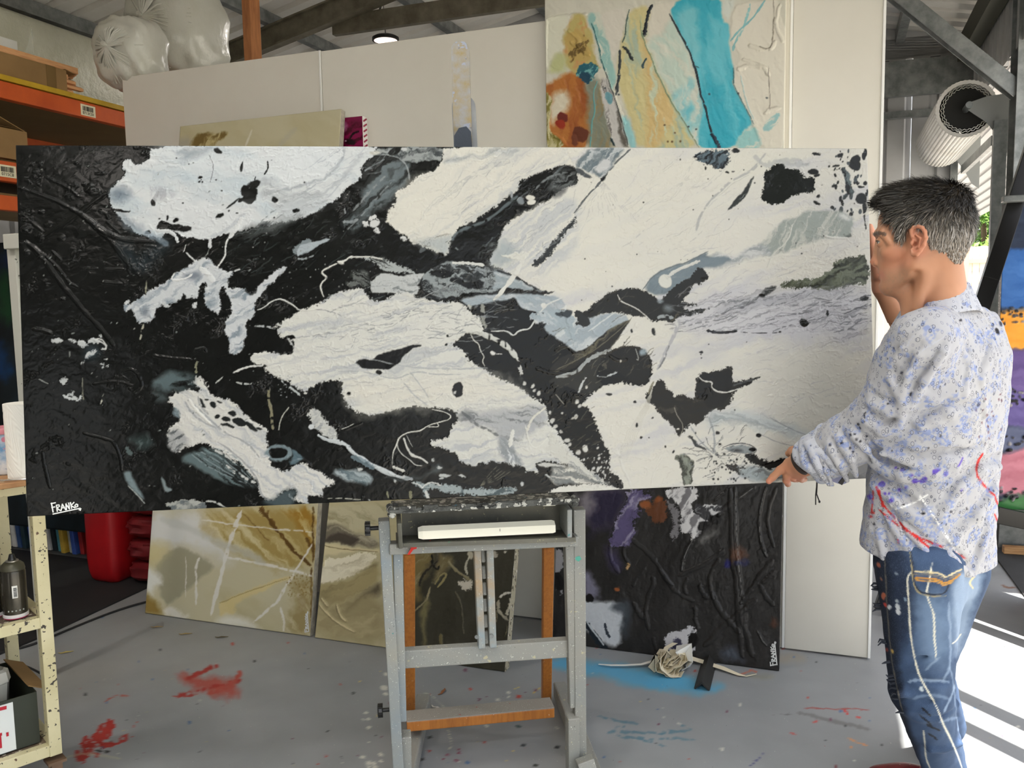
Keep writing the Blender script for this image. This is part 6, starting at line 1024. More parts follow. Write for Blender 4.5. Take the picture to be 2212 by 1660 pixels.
# orange rear posts and the low rail
eb('rear_post', P(884, 1195, 2.50), P(886, 1540, 2.92), .034, .026, M_eo); eb('rear_post', P(1184, 1180, 2.56), P(1180, 1512, 3.04), .034, .026, M_eo)
a, b_ = P(878, 1560, 2.72), P(1193, 1530, 2.80); eb('low_rail', a, b_, .075, .034, M_eo, Zu)
mb = MB(); mb.bar(a+Zu*.0185, b_+Zu*.0185, .077, .003, Zu, .001); mb.build('spatter_layer', mat('grey_spatter_film', (150, 146, 138), .6, specks=[PS[2], PS[3], (60, .72, (170, 60, 50))]), bpy.data.objects[[o.name for o in sc.objects if o.name.startswith('low_rail')][0]])
# base runners on the floor, front blocks
rr = P(1200, 1500, 3.02); eb('base_runner', Vector((rr.x+.02, 3.10, .035)), Vector((.245, 2.36, .035)), .05, .06, M_eg, Zu, .006); eb('base_runner', Vector((-.345, 3.02, .035)), Vector((-.345, 2.26, .035)), .05, .06, M_eg, Zu, .006)
eb('brace_block', P(1236, 1545, 2.40)+EY*.0, P(1237, 1655, 2.42)+Zu*-.12, .034, .045, M_eg); eb('brace_block', P(877, 1585, 2.345), P(876, 1662, 2.36)+Zu*-.16, .028, .045, M_eg)
eb('corner_block', P(1262, 1640, 2.36), P(1290, 1662, 2.34)+Zu*-.1, .05, .05, M_eg)
# twin mast with the ratchet
ma, mc = P(1030, 1186, 2.33), P(1040, 1398, 2.352); mb_, md = P(1057, 1185, 2.335), P(1064, 1396, 2.355)
eb('mast_rail', ma, mc, .020, .03, M_em); eb('mast_rail', mb_, md, .020, .03, M_em)
for k in range(6):
    f0, f1 = (k+.12)/6, (k+.86)/6; a = (ma+mb_)/2; b_ = (mc+md)/2
    eb('ratchet_tooth', a.lerp(b_, f0)+EY*.012, a.lerp(b_, f1)+EY*.004, .011, .012, M_eg)
# upper mast: rounded blade in front of a wider sheath, passes behind the canvas
M_blade = mat('paint_crusted_blade', (128, 129, 132), .55, var=(30, (128, 112, 70), 3), specks=[(34, .62, (128, 134, 150)), (80, .7, (70, 78, 100)), (40, .765, (176, 70, 60))], bump=(90, .5, .0015))
def blade(name, xl, xr, yt, yb, Y0, Y1, th, m):
    tl_, tr2, bl_, br_ = P(xl, yt, Y0), P(xr, yt, Y0), P(xl+10, yb, Y1), P(xr+10, yb, Y1); r = (tr2-tl_).length/2; d = (tl_-bl_).normalized(); x = (tr2-tl_).normalized(); c = (tl_+tr2)/2-d*r
    pts = [bl_, br_]+[c+x*r*math.cos(a)+d*r*math.sin(a) for a in [i*math.pi/14 for i in range(15)]]
    mb = MB(); mb.prism(pts, x.cross(d).normalized()*-th if x.cross(d).y < 0 else x.cross(d).normalized()*th); return mb.build(name, m, es)
blade('mast_blade', 974, 1013, 88, 420, 2.36, 2.33, .02, M_blade); blade('mast_sheath', 975, 1026, 205, 420, 2.39, 2.36, .025, mat('sheath_grey', (150, 152, 154), .5, var=(8, (112, 116, 124), 2)))
mb = MB(); c1 = P(990, 300, 2.326); mb.prism([c1+Vector((dx, 0, dz)) for dx, dz in ((-.012, -.03), (-.011, .008), (.002, .028), (.022, .032), (.034, .018), (.037, -.03))], Vector((0, .004, 0))); mb.build('paint_patch', mat('navy_paint', (32, 42, 56), .35, bump=(60, .6, .002)), es)
# mast column hidden behind the canvas
eb('mast_column', P(1003, 400, 2.37), P(1045, 1180, 2.39), .045, .03, M_em)
# tray: open box with crusted lip
tl0, tr0 = P(846, 1100, 2.205), P(1236, 1078, 2.285)
back0, back1 = P(868, 1100, 2.30), P(1222, 1084, 2.375)
bb0, bb1 = P(868, 1150, 2.30)+Zu*-.03, P(1222, 1150, 2.375)+Zu*-.01
mb = MB(); mb.prism([back0, back1, bb1, bb0], EY*.012); mb.build('tray_back', M_tr, es)
n_ = (tr0-tl0).normalized(); L_ = (tr0-tl0).length
mb = MB(); mb.box((tl0+tr0)/2+EY*.035+Zu*-.004, L_, .10, .014, n_, n_.cross(Zu)*-1, Zu, .003)
r = random.Random(8)
for i in range(90):
    u = r.random()*L_; mb.box(tl0+n_*u+Vector((0, -.016+r.random()*.006, -.008+r.random()*.014)), r.uniform(.01, .05), .012, r.uniform(.004, .010), n_, EY, Zu, .002)
mb.build('canvas_ledge', M_cr, es)
for k, x0 in ((0, 846), (1, 1230)):
    mb = MB(); c = (tl0 if k == 0 else tr0)
    for i in range(9): mb.lathe(c+Vector((r.uniform(-.012, .012), r.uniform(-.02, .03), r.uniform(-.02, .006))), [(0.001, -.009), (.008, -.005), (.010, 0), (.007, .006), (.001, .009)], 8)
    mb.build('paint_lump', M_cr, es, smooth=True)
f0, f1 = P(845, 1163, 2.25), P(1244, 1150, 2.325)
eb('tray_side', P(861, 1112, 2.245), P(864, 1166, 2.26), .012, .11, M_tr); eb('tray_side', P(1222, 1090, 2.325), P(1222, 1150, 2.33), .014, .10, M_eb)
mb = MB(); mb.box((bb0+bb1+f0+f1)/4, (f1-f0).length*.96, .11, .012, (f1-f0).normalized(), Zu.cross((f1-f0).normalized()), Zu); mb.build('tray_floor', M_tr, es)
# knobs
M_kb = mat('black_knob', (20, 20, 20), .35)
for (x, y, Y) in ((800, 1142, 2.27), (827, 1535, 2.33)):
    c = P(x, y, Y); ax = -EX; mb = MB(); mb.tube([c-ax*.035, c], .006, 10); prof = [(.017, 0), (.019, .003), (.019, .012), (.016, .015), (.001, .015)]; mb.lathe(c, prof, 20, ax)
    for k in range(8): mb.box(c+ax*.007+(Zu*math.cos(k*.785)+EY*math.sin(k*.785))*.018, .014, .004, .004, ax, EY, Zu)
    mb.build('knob', M_kb, es, smooth=True)
for x, y, Y in ((1030, 1376, 2.330), (1062, 1374, 2.335)): mb = MB(); mb.lathe(P(x, y, Y), [(.001, 0), (.006, .001), (.006, .004), (.001, .004)], 12, Vector((0, -1, 0))); mb.build('bolt_head', M_steel, es)
# paint smears on front rails
mb = MB(); fr = lambda x, y: P(x, y, 2.20)
def smear(name, col, pts, on_y):
    mb = MB(); mb.prism([P(x, y, on_y) for x, y in pts], Vector((0, .004, 0))); return mb.build(name, mat(name+'_%d' % col[0], col, .35), es)
smear('paint_smear', (206, 40, 34), [(878, 1176), (892, 1175), (901, 1178), (900, 1186), (893, 1188), (885, 1199), (880, 1199), (888, 1184), (878, 1180)], 2.241)
smear('paint_smear', (210, 60, 46), [(920, 1173), (930, 1168), (930, 1172), (922, 1178)], 2.248); smear('paint_smear', (70, 160, 144), [(1243, 1204), (1252, 1202), (1256, 1208), (1250, 1214), (1243, 1210)], 2.352)
# ---- wedge of white timber lying in the tray
wt = (P(903, 1152, 2.245), P(1198, 1138, 2.305)); d = (wt[1]-wt[0]).normalized(); nrm_ = d.cross(Zu).normalized()
mb = MB(); L_ = (wt[1]-wt[0]).length; y_ = Zu.cross(d); y_ = y_ if y_.y > 0 else -y_
def sec(p, s_=1): return [p+y_*a*s_+Zu*b_*s_ for a, b_ in ((-.016, -.014), (.022, -.014), (.024, .004), (.004, .018), (-.014, .008))]
rings = [sec(wt[0], .8), sec(wt[0]+d*.012), sec(wt[1]-d*.008), sec(wt[1], .85)]; vs = [v for g in rings for v in g]; fs = [(0, 1, 2, 3, 4), (19, 18, 17, 16, 15)]
for i in range(3):
    for k in range(5): fs.append((i*5+k, i*5+(k+1) % 5, (i+1)*5+(k+1) % 5, (i+1)*5+k))
mb.add(vs, fs); o = mb.build('timber_offcut', mat('white_timber', (226, 224, 208), .6, bump=(50, .1, .001)), org=(wt[0]+wt[1])/2); tag(o, 'white painted timber offcut lying in the easel tray', 'timber')
mb = MB(); p = P(1080, 1146, 2.266); mb.box(p, .0015, .001, .008); mb.build('pencil_mark', M_kb, o)
# small white wedge under the ledge
mb = MB(); mb.prism([P(1173, 1094, 2.26), P(1175, 1087, 2.26), P(1197, 1084, 2.262), P(1200, 1093, 2.262)], Vector((0, .02, 0))); o = mb.build('canvas_wedge', _m['white_timber'], org=P(1185, 1090, 2.27)); tag(o, 'small white wooden wedge tucked under the right of the easel ledge', 'wedge')
# ================================================================ orange pallet rack on the left with its load
RS = -3.9; RT0, RT1, RD = 1.2, 4.95, 1.1
M_or = mat('orange_beam', (214, 98, 40), .5, .1, var=(6, (186, 78, 32), 2), specks=[(30, .73, (120, 70, 44))])
M_ye = mat('yellow_deck_edge', (206, 168, 40), .5, var=(6, (170, 136, 30), 2))
rk = thing('pallet_rack', B(RS-RD/2, (RT0+RT1)/2, 0), 'orange pallet racking with yellow deck edge along the left wall', 'racking')
LEV = [2.545, 2.135, 2.0]
def beam(z, h, name='beam', m=M_or, w=.05, s=RS-.025):
    mb = MB(); mb.box(B(s, (RT0+RT1)/2, z+h/2), w, RT1-RT0, h, CR, AX, bev=.004); return mb.build(name, m, rk)
beam(2.545, .085); beam(2.135, .10); beam(1.99, .075)
mb = MB(); mb.box(B(RS-.03, (RT0+RT1)/2, 2.648), .07, RT1-RT0, .026, CR, AX); mb.build('deck_edge', M_ye, rk)
M_ply = mat('plywood_deck', (150, 126, 84), .8, var=(3, (128, 104, 66), 2))
for z in (2.622, 2.24, 2.07):
    mb = MB(); mb.box(B(RS-.08-RD/2, (RT0+RT1)/2, z+.008), RD, RT1-RT0, .016, CR, AX); mb.build('shelf_deck', M_ply, rk)
for t in (RT0, RT1):
    for s in (RS-.04, RS-RD-.06):
        mb = MB(); mb.box(B(s, t+.001, 1.357), .08, .09, 2.69, CR, AX, bev=.004); mb.build('upright', mat('rack_blue', (58, 78, 120), .5), rk)
beam(2.545, .085, w=.05, s=RS-RD-.05)
# bar-code stickers on beams
def sticker(t, z, w, h, chars, parent):
    mb = MB(); mb.box(B(RS+.001, t, z), .002, w, h, CR, AX); s_ = mb.build('sticker', mat('label_paper', (226, 220, 190), .6), parent); r = random.Random(int(t*10)); mb = MB(); u = -w*.36
    while u < w*.36:
        q = r.choice((.0012, .002, .003)); mb.box(B(RS+.0025, t+u, z+h*.14), .001, q, h*.42, CR, AX); u += q+r.choice((.0015, .002, .003))
    mb.build('bar_code', mat('print_black', (40, 36, 32), .6), s_)
    cu = bpy.data.curves.new('digits', 'FONT'); cu.body = chars; cu.size = h*.36; cu.align_x = 'CENTER'; cu.extrude = .0004
    o = bpy.data.objects.new('digits', cu); sc.collection.objects.link(o); cu.materials.append(_m['print_black']); o.parent = s_
    X = AX; Y = Zu; Z_ = CR; p = B(RS+.003, t, z-h*.38)
    o.matrix_world = Matrix(((X.x, Y.x, Z_.x, p.x), (X.y, Y.y, Z_.y, p.y), (X.z, Y.z, Z_.z, p.z), (0, 0, 0, 1)))
    me_ = bpy.data.meshes.new_from_object(o.evaluated_get(bpy.context.evaluated_depsgraph_get())); o2 = bpy.data.objects.new('digits', me_); sc.collection.objects.link(o2); me_.materials.clear(); me_.materials.append(_m['print_black']); o2.parent = s_; M4 = Matrix(((X.x, Y.x, Z_.x, p.x), (X.y, Y.y, Z_.y, p.y), (X.z, Y.z, Z_.z, p.z), (0, 0, 0, 1)))
    o2.matrix_parent_inverse = Matrix.Identity(4); o2.matrix_basis = Matrix.Translation(-Vector(s_['_org'])) @ M4; bpy.data.objects.remove(o)
sticker(3.77, 2.585, .10, .06, '0713C01', rk); sticker(3.235, 2.185, .10, .06, '0715C8', rk)
# ---- on top of the rack
M_film = mat('plastic_film', (214, 214, 196), .28, var=(3, (190, 190, 166), 2), bump=(9, .7, .02), spec=.6, coat=.4)
def crumple(bm_pts, amp, seed):
    return bm_pts
def pillow(name, c, X, Y, Z, sx, sy, sz, m, amp=.02, seed=0, sub=20, pw=4.0, folds=None):
    """soft superellipsoid with creases"""
    vs = []; fs = []; n = sub*2; k = sub; rs_ = random.Random(seed); fx, fy, fz = (rs_.uniform(5, 9) for _ in range(3)); ph = rs_.random()*9
    def sp(v, p): return math.copysign(abs(v)**p, v)
    for i in range(k+1):
        ph_ = -math.pi/2+math.pi*i/k
        for j in range(n):
            a = 2*math.pi*j/n; e = 2/pw; x = sp(math.cos(ph_), e)*sp(math.cos(a), e); y = sp(math.cos(ph_), e)*sp(math.sin(a), e); z = sp(math.sin(ph_), e)
            q = 1+amp/ min(sx, sy, sz)*2*(math.sin(x*fx+y*4+ph)*math.sin(z*fz+x*3)+.5*math.sin(y*fy*2+z*9+ph)+.35*abs(math.sin(x*17+z*13+ph)))
            vs.append(c+X*x*sx/2*q+Y*y*sy/2*q+Z*z*sz/2*q)
    for i in range(k):
        for j in range(n): fs.append((i*n+j, i*n+(j+1) % n, (i+1)*n+(j+1) % n, (i+1)*n+j))
    mb = MB(); mb.add(vs, fs); return mb
dk = 2.662
mb = pillow('x', B(-4.86, 4.15, dk+.30), CR, AX, Zu, .62, 1.9, .60, None, .006, 3, 26, 9); o = mb.build('wrapped_bundle', M_film, smooth=True, org=B(-4.86, 4.15, dk)); tag(o, 'large flat pack wrapped in creamy plastic film at the back of the rack top', 'bundle')
# clear bags stuffed with sheet ends
M_bag = mat('cloudy_bag', (238, 238, 228), .3, var=(6, (222, 222, 206), 2), bump=(22, .5, .008), spec=.5, trans=.3, coat=.3)
def bagball(name, cx, cy, T, rx, ry, depth, label, seed, z_fix=None):
    o_ = B(0, T); c = EYE+ray(cx, cy)*((o_-EYE).dot(AX)/ray(cx, cy).dot(AX)); sc_ = (c-EYE).length/1850
    mb = pillow('x', c, CR, AX, Zu, rx*2*sc_, depth, ry*2*sc_, None, .009, seed, 30, 3.0)
    r_ = random.Random(seed)                               # gathered pleats radiating from the knot
    for i in range(46):
        a = r_.random()*6.283; d = CR*math.cos(a)*rx*sc_+Zu*math.sin(a)*ry*sc_; k = c-AX*depth*.5; m_ = k+d*.45-AX*.012; e_ = c+d*.96-AX*depth*.30
        mb.tube([k-AX*.02, m_, e_], [.007, .005, .002], 5)
    mb.tube([c-AX*(depth*.5+.05)+Zu*.01, c-AX*depth*.5, c-AX*depth*.4], [.014, .008, .03], 8)
    o = mb.build(name, M_bag, smooth=True, org=c-Zu*ry*sc_); return tag(o, label, 'plastic bag')
bagball('plastic_bag', 385, 66, 4.35, 78, 90, .55, 'big knotted clear plastic bag bulging beyond the rack above the white partition', 5)
bagball('plastic_bag', 284, 118, 3.78, 60, 62, .30, 'smaller knotted clear plastic bag left of the big knotted one', 9)
# white polystyrene lengths stacked behind the timber
M_eps = mat('white_polystyrene', (228, 230, 224), .7, bump=(80, .3, .001)); k = 0
ORD = ['first', 'second', 'third', 'fourth', 'fifth', 'sixth', 'seventh']
PSL = ((0, 0, 0), (-.09, 0, -.03), (-.18, 0, .02), (-.02, .06, .04), (-.11, .06, -.05), (-.2, .06, .0), (-.06, .12, -.06), (-.15, .12, -.02), (-.10, .18, -.09), (-.19, .18, .03), (-.06, .24, .0), (-.15, .24, -.05), (-.24, .24, .03))
for i, (ds, dz, dt) in enumerate(PSL):
    c = B(-4.20+ds, 3.27+dt-dz*.4, dk+.03+dz); mb = MB(); mb.box(c, .08, .9, .054, CR, AX, bev=.004); o = mb.build('polystyrene_length', M_eps, org=c-Zu*.027); row = int(round(dz/.06))
    tag(o, '%s white polystyrene length in the %s row of the stack behind the timber' % (ORD[int(round((ds+.25)/.09)) if 0 else sum(1 for q_ in PSL[:i] if q_[1] == dz)], ('bottom', 'second', 'third', 'fourth', 'top')[row]), 'polystyrene', 'polystyrene lengths')
mb = MB(); c = B(-4.15, 3.66, dk+.0); pts = []; r_ = random.Random(2)          # loose film spike
vs = [c+CR*-.16, c+CR*.12, c+CR*.06+Zu*.12-AX*.03, c+CR*-.0+Zu*.20, c+CR*.02+Zu*.36-AX*.02, c+CR*-.05+Zu*.24+AX*.02, c+CR*-.1+Zu*.1-AX*.03]
mb.prism(vs, AX*.004); o = mb.build('film_scrap', mat('thin_film', (220, 222, 208), .25, alpha=.45, coat=.4), org=c); tag(o, 'loose upright scrap of clear film standing behind the timber bundle', 'film')
# carton with timber stretcher bars
ca = thing('carton', B(-4.02, 3.2, dk), 'brown cardboard carton lying on the rack top filled with stretcher bars', 'carton')
M_card = mat('cardboard', (150, 118, 74), .8, var=(4, (126, 98, 58), 2)); c = B(-4.02, 3.22, dk+.06)
mb = MB(); cw, ch = .17, .12
for (a, b_, w, h) in ((c-Zu*ch/2, 0, cw, .004), (c+Zu*ch/2, 0, cw, .004)): mb.box(a, w, .9, h, CR, AX)
for sg in (-1, 1): mb.box(c+CR*sg*cw/2, .004, .9, ch, CR, AX)
mb.box(c+CR*.01+AX*.48+Zu*ch/2, cw*.9, .07, .003, CR, (AX-Zu*.2).normalized(), (Zu+AX*.2).normalized()); mb.build('box_sleeve', M_card, ca); mb = MB(); mb.box(c+AX*.35+CR*(cw/2+.003), .001, .06, ch, CR, AX); mb.box(c+AX*.35+Zu*(ch/2+.003), cw, .06, .001, CR, AX); mb.build('packing_tape', mat('brown_tape', (120, 96, 58), .3), ca)
M_pine = mat('raw_pine', (222, 170, 120), .6, wave=(10, (196, 140, 92), .4, .7, (1, 1, 14)))
for i in range(5):
    for j in range(4):
        cc = c+CR*(-.062+i*.031)+Zu*(-.040+j*.027)+AX*(.30+.03*((i*7+j*3) % 4)-.02*j); mb = MB(); pts = [cc+CR*a*.014+Zu*b_*.012-AX*.4 for a, b_ in ((-1, -1), (1, -1), (1, .2), (-.2, 1), (-1, 1))]; mb.prism(pts, AX*.6)
        o = mb.build('stretcher_bar', M_pine, org=cc-Zu*.012); tag(o, '%s pine bar from the left in the %s row inside the carton' % (ORD[i], ('lowest', 'second lowest', 'second highest', 'highest')[j]), 'timber', 'stretcher bars in the carton')
for i in range(4):
    cc = c+CR*(-.055+i*.034)+Zu*(ch/2+.022+(i % 2)*.002)+AX*(.14-.02*i); mb = MB(); mb.box(cc, .030, .95, .034, CR, AX, bev=.002); o = mb.build('timber_length', M_pine, org=cc-Zu*.017); tag(o, '%s pale timber length from the left lying on top of the cardboard carton' % ORD[i], 'timber', 'timber lengths on the carton')
# ---- open carton and white rolls on the second shelf
o = thing('carton', B(-4.1, 3.0, 2.256), 'open brown carton with raised flap on the middle rack shelf', 'carton'); c = B(-4.14, 3.16, 2.256)
mb = MB(); W_, D_, H_ = .42, .46, .15
for sg in (-1, 1): mb.box(c+CR*sg*W_/2+Zu*H_/2, .004, D_, H_, CR, AX); mb.box(c+AX*sg*D_/2+Zu*H_/2, W_, .004, H_, CR, AX)
mb.box(c+Zu*.003, W_, D_, .004, CR, AX); mb.build('box_body', M_card, o); mb = MB(); f = (CR*.5+Zu*.86).normalized(); mb.box(c+CR*(W_/2-.01)+Zu*(H_+.01)-f*.0, .004, D_, .001, CR, AX); mb.box(c+AX*(D_/2-.05)+Zu*(H_+.03)-AX*.04, W_, .18, .004, CR, (AX*.94-Zu*.34).normalized(), (Zu*.94+AX*.34).normalized()); mb.build('flap', M_card, o)
mb = MB(); mb.box(B(-3.97, 3.52, 2.256+.035), .10, .20, .07, CR, AX, bev=.004); o = mb.build('white_packet', mat('white_packet', (220, 220, 214), .5), org=B(-3.97, 3.52, 2.256)); tag(o, 'white boxed packet on the middle rack shelf right of the open carton', 'packet')
mb = pillow('x', B(-4.0, 3.80, 2.256+.05), CR, AX, Zu, .16, .34, .11, None, .014, 21, 20, 2.6); o = mb.build('cloth_bundle', mat('white_cloth', (214, 210, 204), .85), smooth=True, org=B(-4.0, 3.8, 2.256)); tag(o, 'rumpled white cloth bundle on the middle rack shelf by the partition', 'cloth')
# ---- canvases standing on edge under the rack
cols = [(34, 34, 36), (40, 44, 46), (208, 206, 196), (214, 212, 202), (46, 72, 116), (30, 52, 60), (52, 80, 170), (44, 70, 160), (150, 34, 32), (206, 204, 198), (30, 40, 44), (86, 150, 164), (196, 160, 60), (176, 176, 164), (60, 90, 170), (160, 34, 34), (24, 26, 28), (44, 60, 66), (150, 148, 132), (150, 30, 34), (140, 30, 34)]
names = {(208, 206, 196): 'white', (46, 72, 116): 'blue'}
r_ = random.Random(6); CNT = {}
for i, cl in enumerate(cols):
    f = i/(len(cols)-1); s = -4.90+(.92)*f; t = 3.80+r_.uniform(-.012, .02); H_ = .62+.12*r_.random(); c = B(s, t+.30, .012+H_/2)
    mb = MB(); lean_ = (Zu+CR*-.10).normalized(); mb.box(c-CR*.03, .030, .6, H_, CR, AX, lean_, bev=.003)
    o = mb.build('stored_canvas', mat('canvas_spine_%d' % i, cl, .6, var=(18, tuple(min(255, int(q*1.25+14)) for q in cl), 2)), org=B(s, t, .012)); o['label'] = ''
    cn = 'black' if max(cl) < 70 else 'white' if min(cl) > 140 else 'ochre' if cl[0] > 180 else 'red' if cl[0] > 130 and cl[1] < 60 else 'teal' if cl[1] > 130 else 'dark teal' if cl[1] >= cl[2]-12 else 'blue'
    CNT[cn] = CNT.get(cn, -1)+1; tag(o, ORD[CNT[cn]]+' '+cn+' edged canvas from the left in the row under the racking', 'stored canvas', 'stored %s canvases' % cn)
# ---- red drum and folded red mats at the end of the row
c = Vector((-2.20, 4.62, 0)); mb = pillow('x', c+Zu*.29, CR, AX, Zu, .21, .26, .58, None, .001, 2, 24, 5.5); o = mb.build('red_canister', mat('red_plastic', (168, 18, 24), .4, var=(5, (140, 14, 20), 2), bump=(60, .2, .001)), smooth=True, org=c); tag(o, 'tall red plastic canister standing beside the folded dark red cushions', 'canister')
for k in range(5):
    c = B(-3.415, 3.60, .07+k*.124); mb = pillow('x', c, CR, AX, Zu, .28, .24, .112, None, .004, k+4, 18, 3.6); o = mb.build('cushion', mat('dark_red_vinyl', (122, 30, 32), .45, var=(14, (96, 22, 26), 2), bump=(40, .3, .002)), smooth=True, org=c-Zu*.056)
    tag(o, ('lowest', 'second lowest', 'middle', 'second highest', 'topmost')[k]+' dark red cushion in the stack beside the red canister', 'cushion', 'dark red cushion stack')
# ---- tall things leaning in the gap left of the big canvas
def post(name, a, b_, w, h, m, label, cat):
    mb = MB(); mb.bar(a, b_, w, h, AX, .003); o = mb.build(name, m, org=b_); return tag(o, label, cat)
M_wp = mat('white_painted_post', (186, 186, 176), .6, specks=[(40, .7, (80, 78, 70))])
a = P(30, 512, 3.5); b_ = G(104, 1462); post('painted_post', a, Vector((b_.x, b_.y, .01)), .045, .04, M_wp, 'whitish painted post leaning between racking and big canvas', 'post')
mb = MB(); q = P(38, 522, 3.46); mb.box(q, .10, .05, .06, CR, AX, Zu, .004); mb.build('bracket', M_wp, bpy.data.objects['painted_post'])
c = thing('painting', B(-4.25, 3.62, 0), 'dark green and blue abstract panel standing behind the whitish post', 'painting'); kc = Canvas(B(-4.55, 3.50, 1.86), CR, -Zu, .75, 1.6, .01, (22, 30, 34))
kc.C += (kc.flow(80, 60, 20, 3)*16)[..., None]*np.array((.5, .9, 1.2)); kc.ell(15, 640, 20, 60, (30, 70, 40), soft=14, warp=9); kc.ell(8, 780, 16, 40, (20, 60, 110), soft=12, warp=9); kc.ell(20, 560, 20, 20, (20, 40, 80), soft=12, warp=9); kc.ell(40, 590, 8, 30, (90, 20, 24), soft=8, warp=9)
kc.mesh('canvas_face', M_paint_soft, -AX, .03, c, side=M_side_dark)
# ---- brown timber post behind the partition, with short rail
o = thing('timber_post', B(-3.02, 4.1, 0), 'orange brown timber post rising behind the white partition', 'post')
M_tp = mat('stained_post', (170, 112, 66), .55, wave=(8, (140, 88, 50), .4, .7, (6, 6, 1)))
mb = MB(); mb.box(B(-3.03, 4.1, 1.85), .052, .09, 3.7, CR, AX, bev=.002); mb.build('post', M_tp, o); mb = MB(); mb.bar(B(-3.08, 4.1, 3.30), B(-3.45, 3.6, 3.42), .05, .06); mb.build('rail', M_tp, o)
# ---- pendant lamps: the one in view, then unseen ones added for fill
M_led = mat('led_panel', (255, 236, 226), .5, emis=((255, 226, 214), .75)); M_lb = mat('lamp_black', (30, 28, 26), .5)
def lamp(c, label, R_=.105):
    o = thing('pendant_lamp', c, label, 'lamp', 'pendant lamps'); mb = MB(); mb.lathe(c, [(R_*.86, 0), (R_, 0), (R_, .022), (R_*.8, .034), (R_*.3, .05), (.001, .052)], 32); mb.build('housing', M_lb, o, smooth=True)
    mb = MB(); mb.lathe(c-Zu*.001, [(.0005, 0), (R_*.86, 0), (R_*.86, .004), (.0005, .004)], 32); mb.build('led_panel', M_led, o); s_ = c.dot(CR); top = min(roof_z(max(min(s_, WALL_R), WALL_L)), 4.2); mb = MB(); pts = [c+Zu*.05, c+Zu*.2+CR*-.006, c+Zu*.4+CR*-.02, Vector((c.x-.05, c.y, top))]; mb.tube(pts, .0035, 6)
    mb.tube([Vector((c.x-.05, c.y, top)), Vector((c.x-.035, c.y, (top+c.z)/2+.15)), c+Zu*.34], .005, 6); mb.build('cord', M_lb, o)
    ld = bpy.data.lights.new('lamp_light', 'AREA'); ld.shape = 'DISK'; ld.size = R_*1.7; ld.energy = 7; ld.color = (1, .93, .86); lo = bpy.data.objects.new('lamp_light', ld); sc.collection.objects.link(lo); lo.parent = o; lo.location = (0, 0, -.012)
    return o
o_ = B(0, 6.2); c = EYE+ray(833, 88)*((o_-EYE).dot(AX)/ray(833, 88).dot(AX)); lamp(c, 'round black rimmed pendant lamp hanging above the partition', .105)
for s, t, lab in ((-3.3, 1.0, 'unseen pendant lamp added for fill over the left of the hall'), (-.9, .2, 'unseen pendant lamp added for fill above the camera side of the hall'), (-3.2, -2.2, 'unseen pendant lamp added for fill at the rear left of the hall'), (-.9, -2.6, 'unseen pendant lamp added for fill at the rear right of the hall')): lamp(B(s, t, 3.3), lab, .16)  # out-of-view lamps, added as fill light
# ================================================================ cream metal trolley, bottom left
M_cream = mat('chipped_cream_enamel', (214, 206, 168), .5, var=(6, (190, 180, 138), 2), specks=[(75, .64, (58, 52, 44)), (28, .735, (92, 66, 48)), (40, .76, (60, 120, 150))], bump=(120, .3, .001))
M_rustw = mat('worn_shelf_top', (120, 104, 84), .7, var=(9, (76, 62, 52), 3), specks=[(50, .62, (206, 198, 178)), (30, .68, (60, 110, 140)), (36, .7, (160, 50, 46))])
CZ = P(118, 1628, 2.42); TA = math.radians(46); T1 = Vector((-math.sin(TA), -math.cos(TA), 0)); T2 = Vector((-math.cos(TA), math.sin(TA), 0))
C1 = Vector((CZ.x, CZ.y, 0)); LW, LD_ = .56, .40
tr = thing('trolley', C1+T1*LW/2+T2*LD_/2, 'chipped cream metal trolley on castors at the lower left', 'trolley')
zb = P(118, 1628, 2.42).z
for i, (a, b_) in enumerate(((0, 0), (0, 1), (1, 0), (1, 1))):
    c = C1+T1*LW*a+T2*LD_*b_; mb = MB(); mb.box(c+Zu*((1.0-zb)/2+zb), .034, .034, 1.0-zb, T1, T2, bev=.002); mb.build('leg', M_cream, tr)
    co = thing('castor', c+Vector((0, 0, 0)), '', ''); del co['label']; del co['category']; co.parent = tr; co.location = c-Vector(tr['_org']); co['_org'] = tuple(c)
    mb = MB(); mb.box(c+Zu*(zb-.02), .05, .05, .008, T1, T2); mb.box(c+Zu*(zb-.045)+T2*.016, .03, .004, .05, T1, T2); mb.box(c+Zu*(zb-.045)-T2*.016, .03, .004, .05, T1, T2); mb.build('fork', mat('rusty_steel', (120, 96, 76), .6, .4), co)
    mb = MB(); mb.lathe(c+Zu*.036-T2*.011, [(.001, 0), (.034, .001), (.036, .005), (.036, .017), (.034, .021), (.001, .022)], 24, T2); mb.build('wheel', mat('castor_grey', (110, 110, 108), .5), co, smooth=True)
ZS = [P(93, 1352, 2.38).z, zb+.012]
def shelf(z, rim, name):
    c = C1+T1*LW/2+T2*LD_/2; mb = MB()
    for a, b_ in ((T1, T2), (T2, T1)):
        L1, L2 = (LW, LD_) if a is T1 else (LD_, LW)
        for sg in (-1, 1): mb.box(c+b_*sg*(L2/2)+Zu*z, L1-.03, .028, rim, a, b_, bev=.002)
    mb.build(name+'_rail', M_cream, tr); mb = MB(); mb.box(c+Zu*(z+rim*.3), LW-.02, LD_-.02, .006, T1, T2); mb.build(name, M_rustw, tr)
shelf(ZS[0], .032, 'shelf'); shelf(ZS[1]+.006, .034, 'shelf')
c = C1+T1*LW/2+T2*LD_/2; ztop = 1.0
mb = MB(); mb.box(c+Zu*(ztop-.012), LW+.02, LD_+.02, .03, T1, T2, bev=.003); mb.build('top_frame', M_cream, tr)
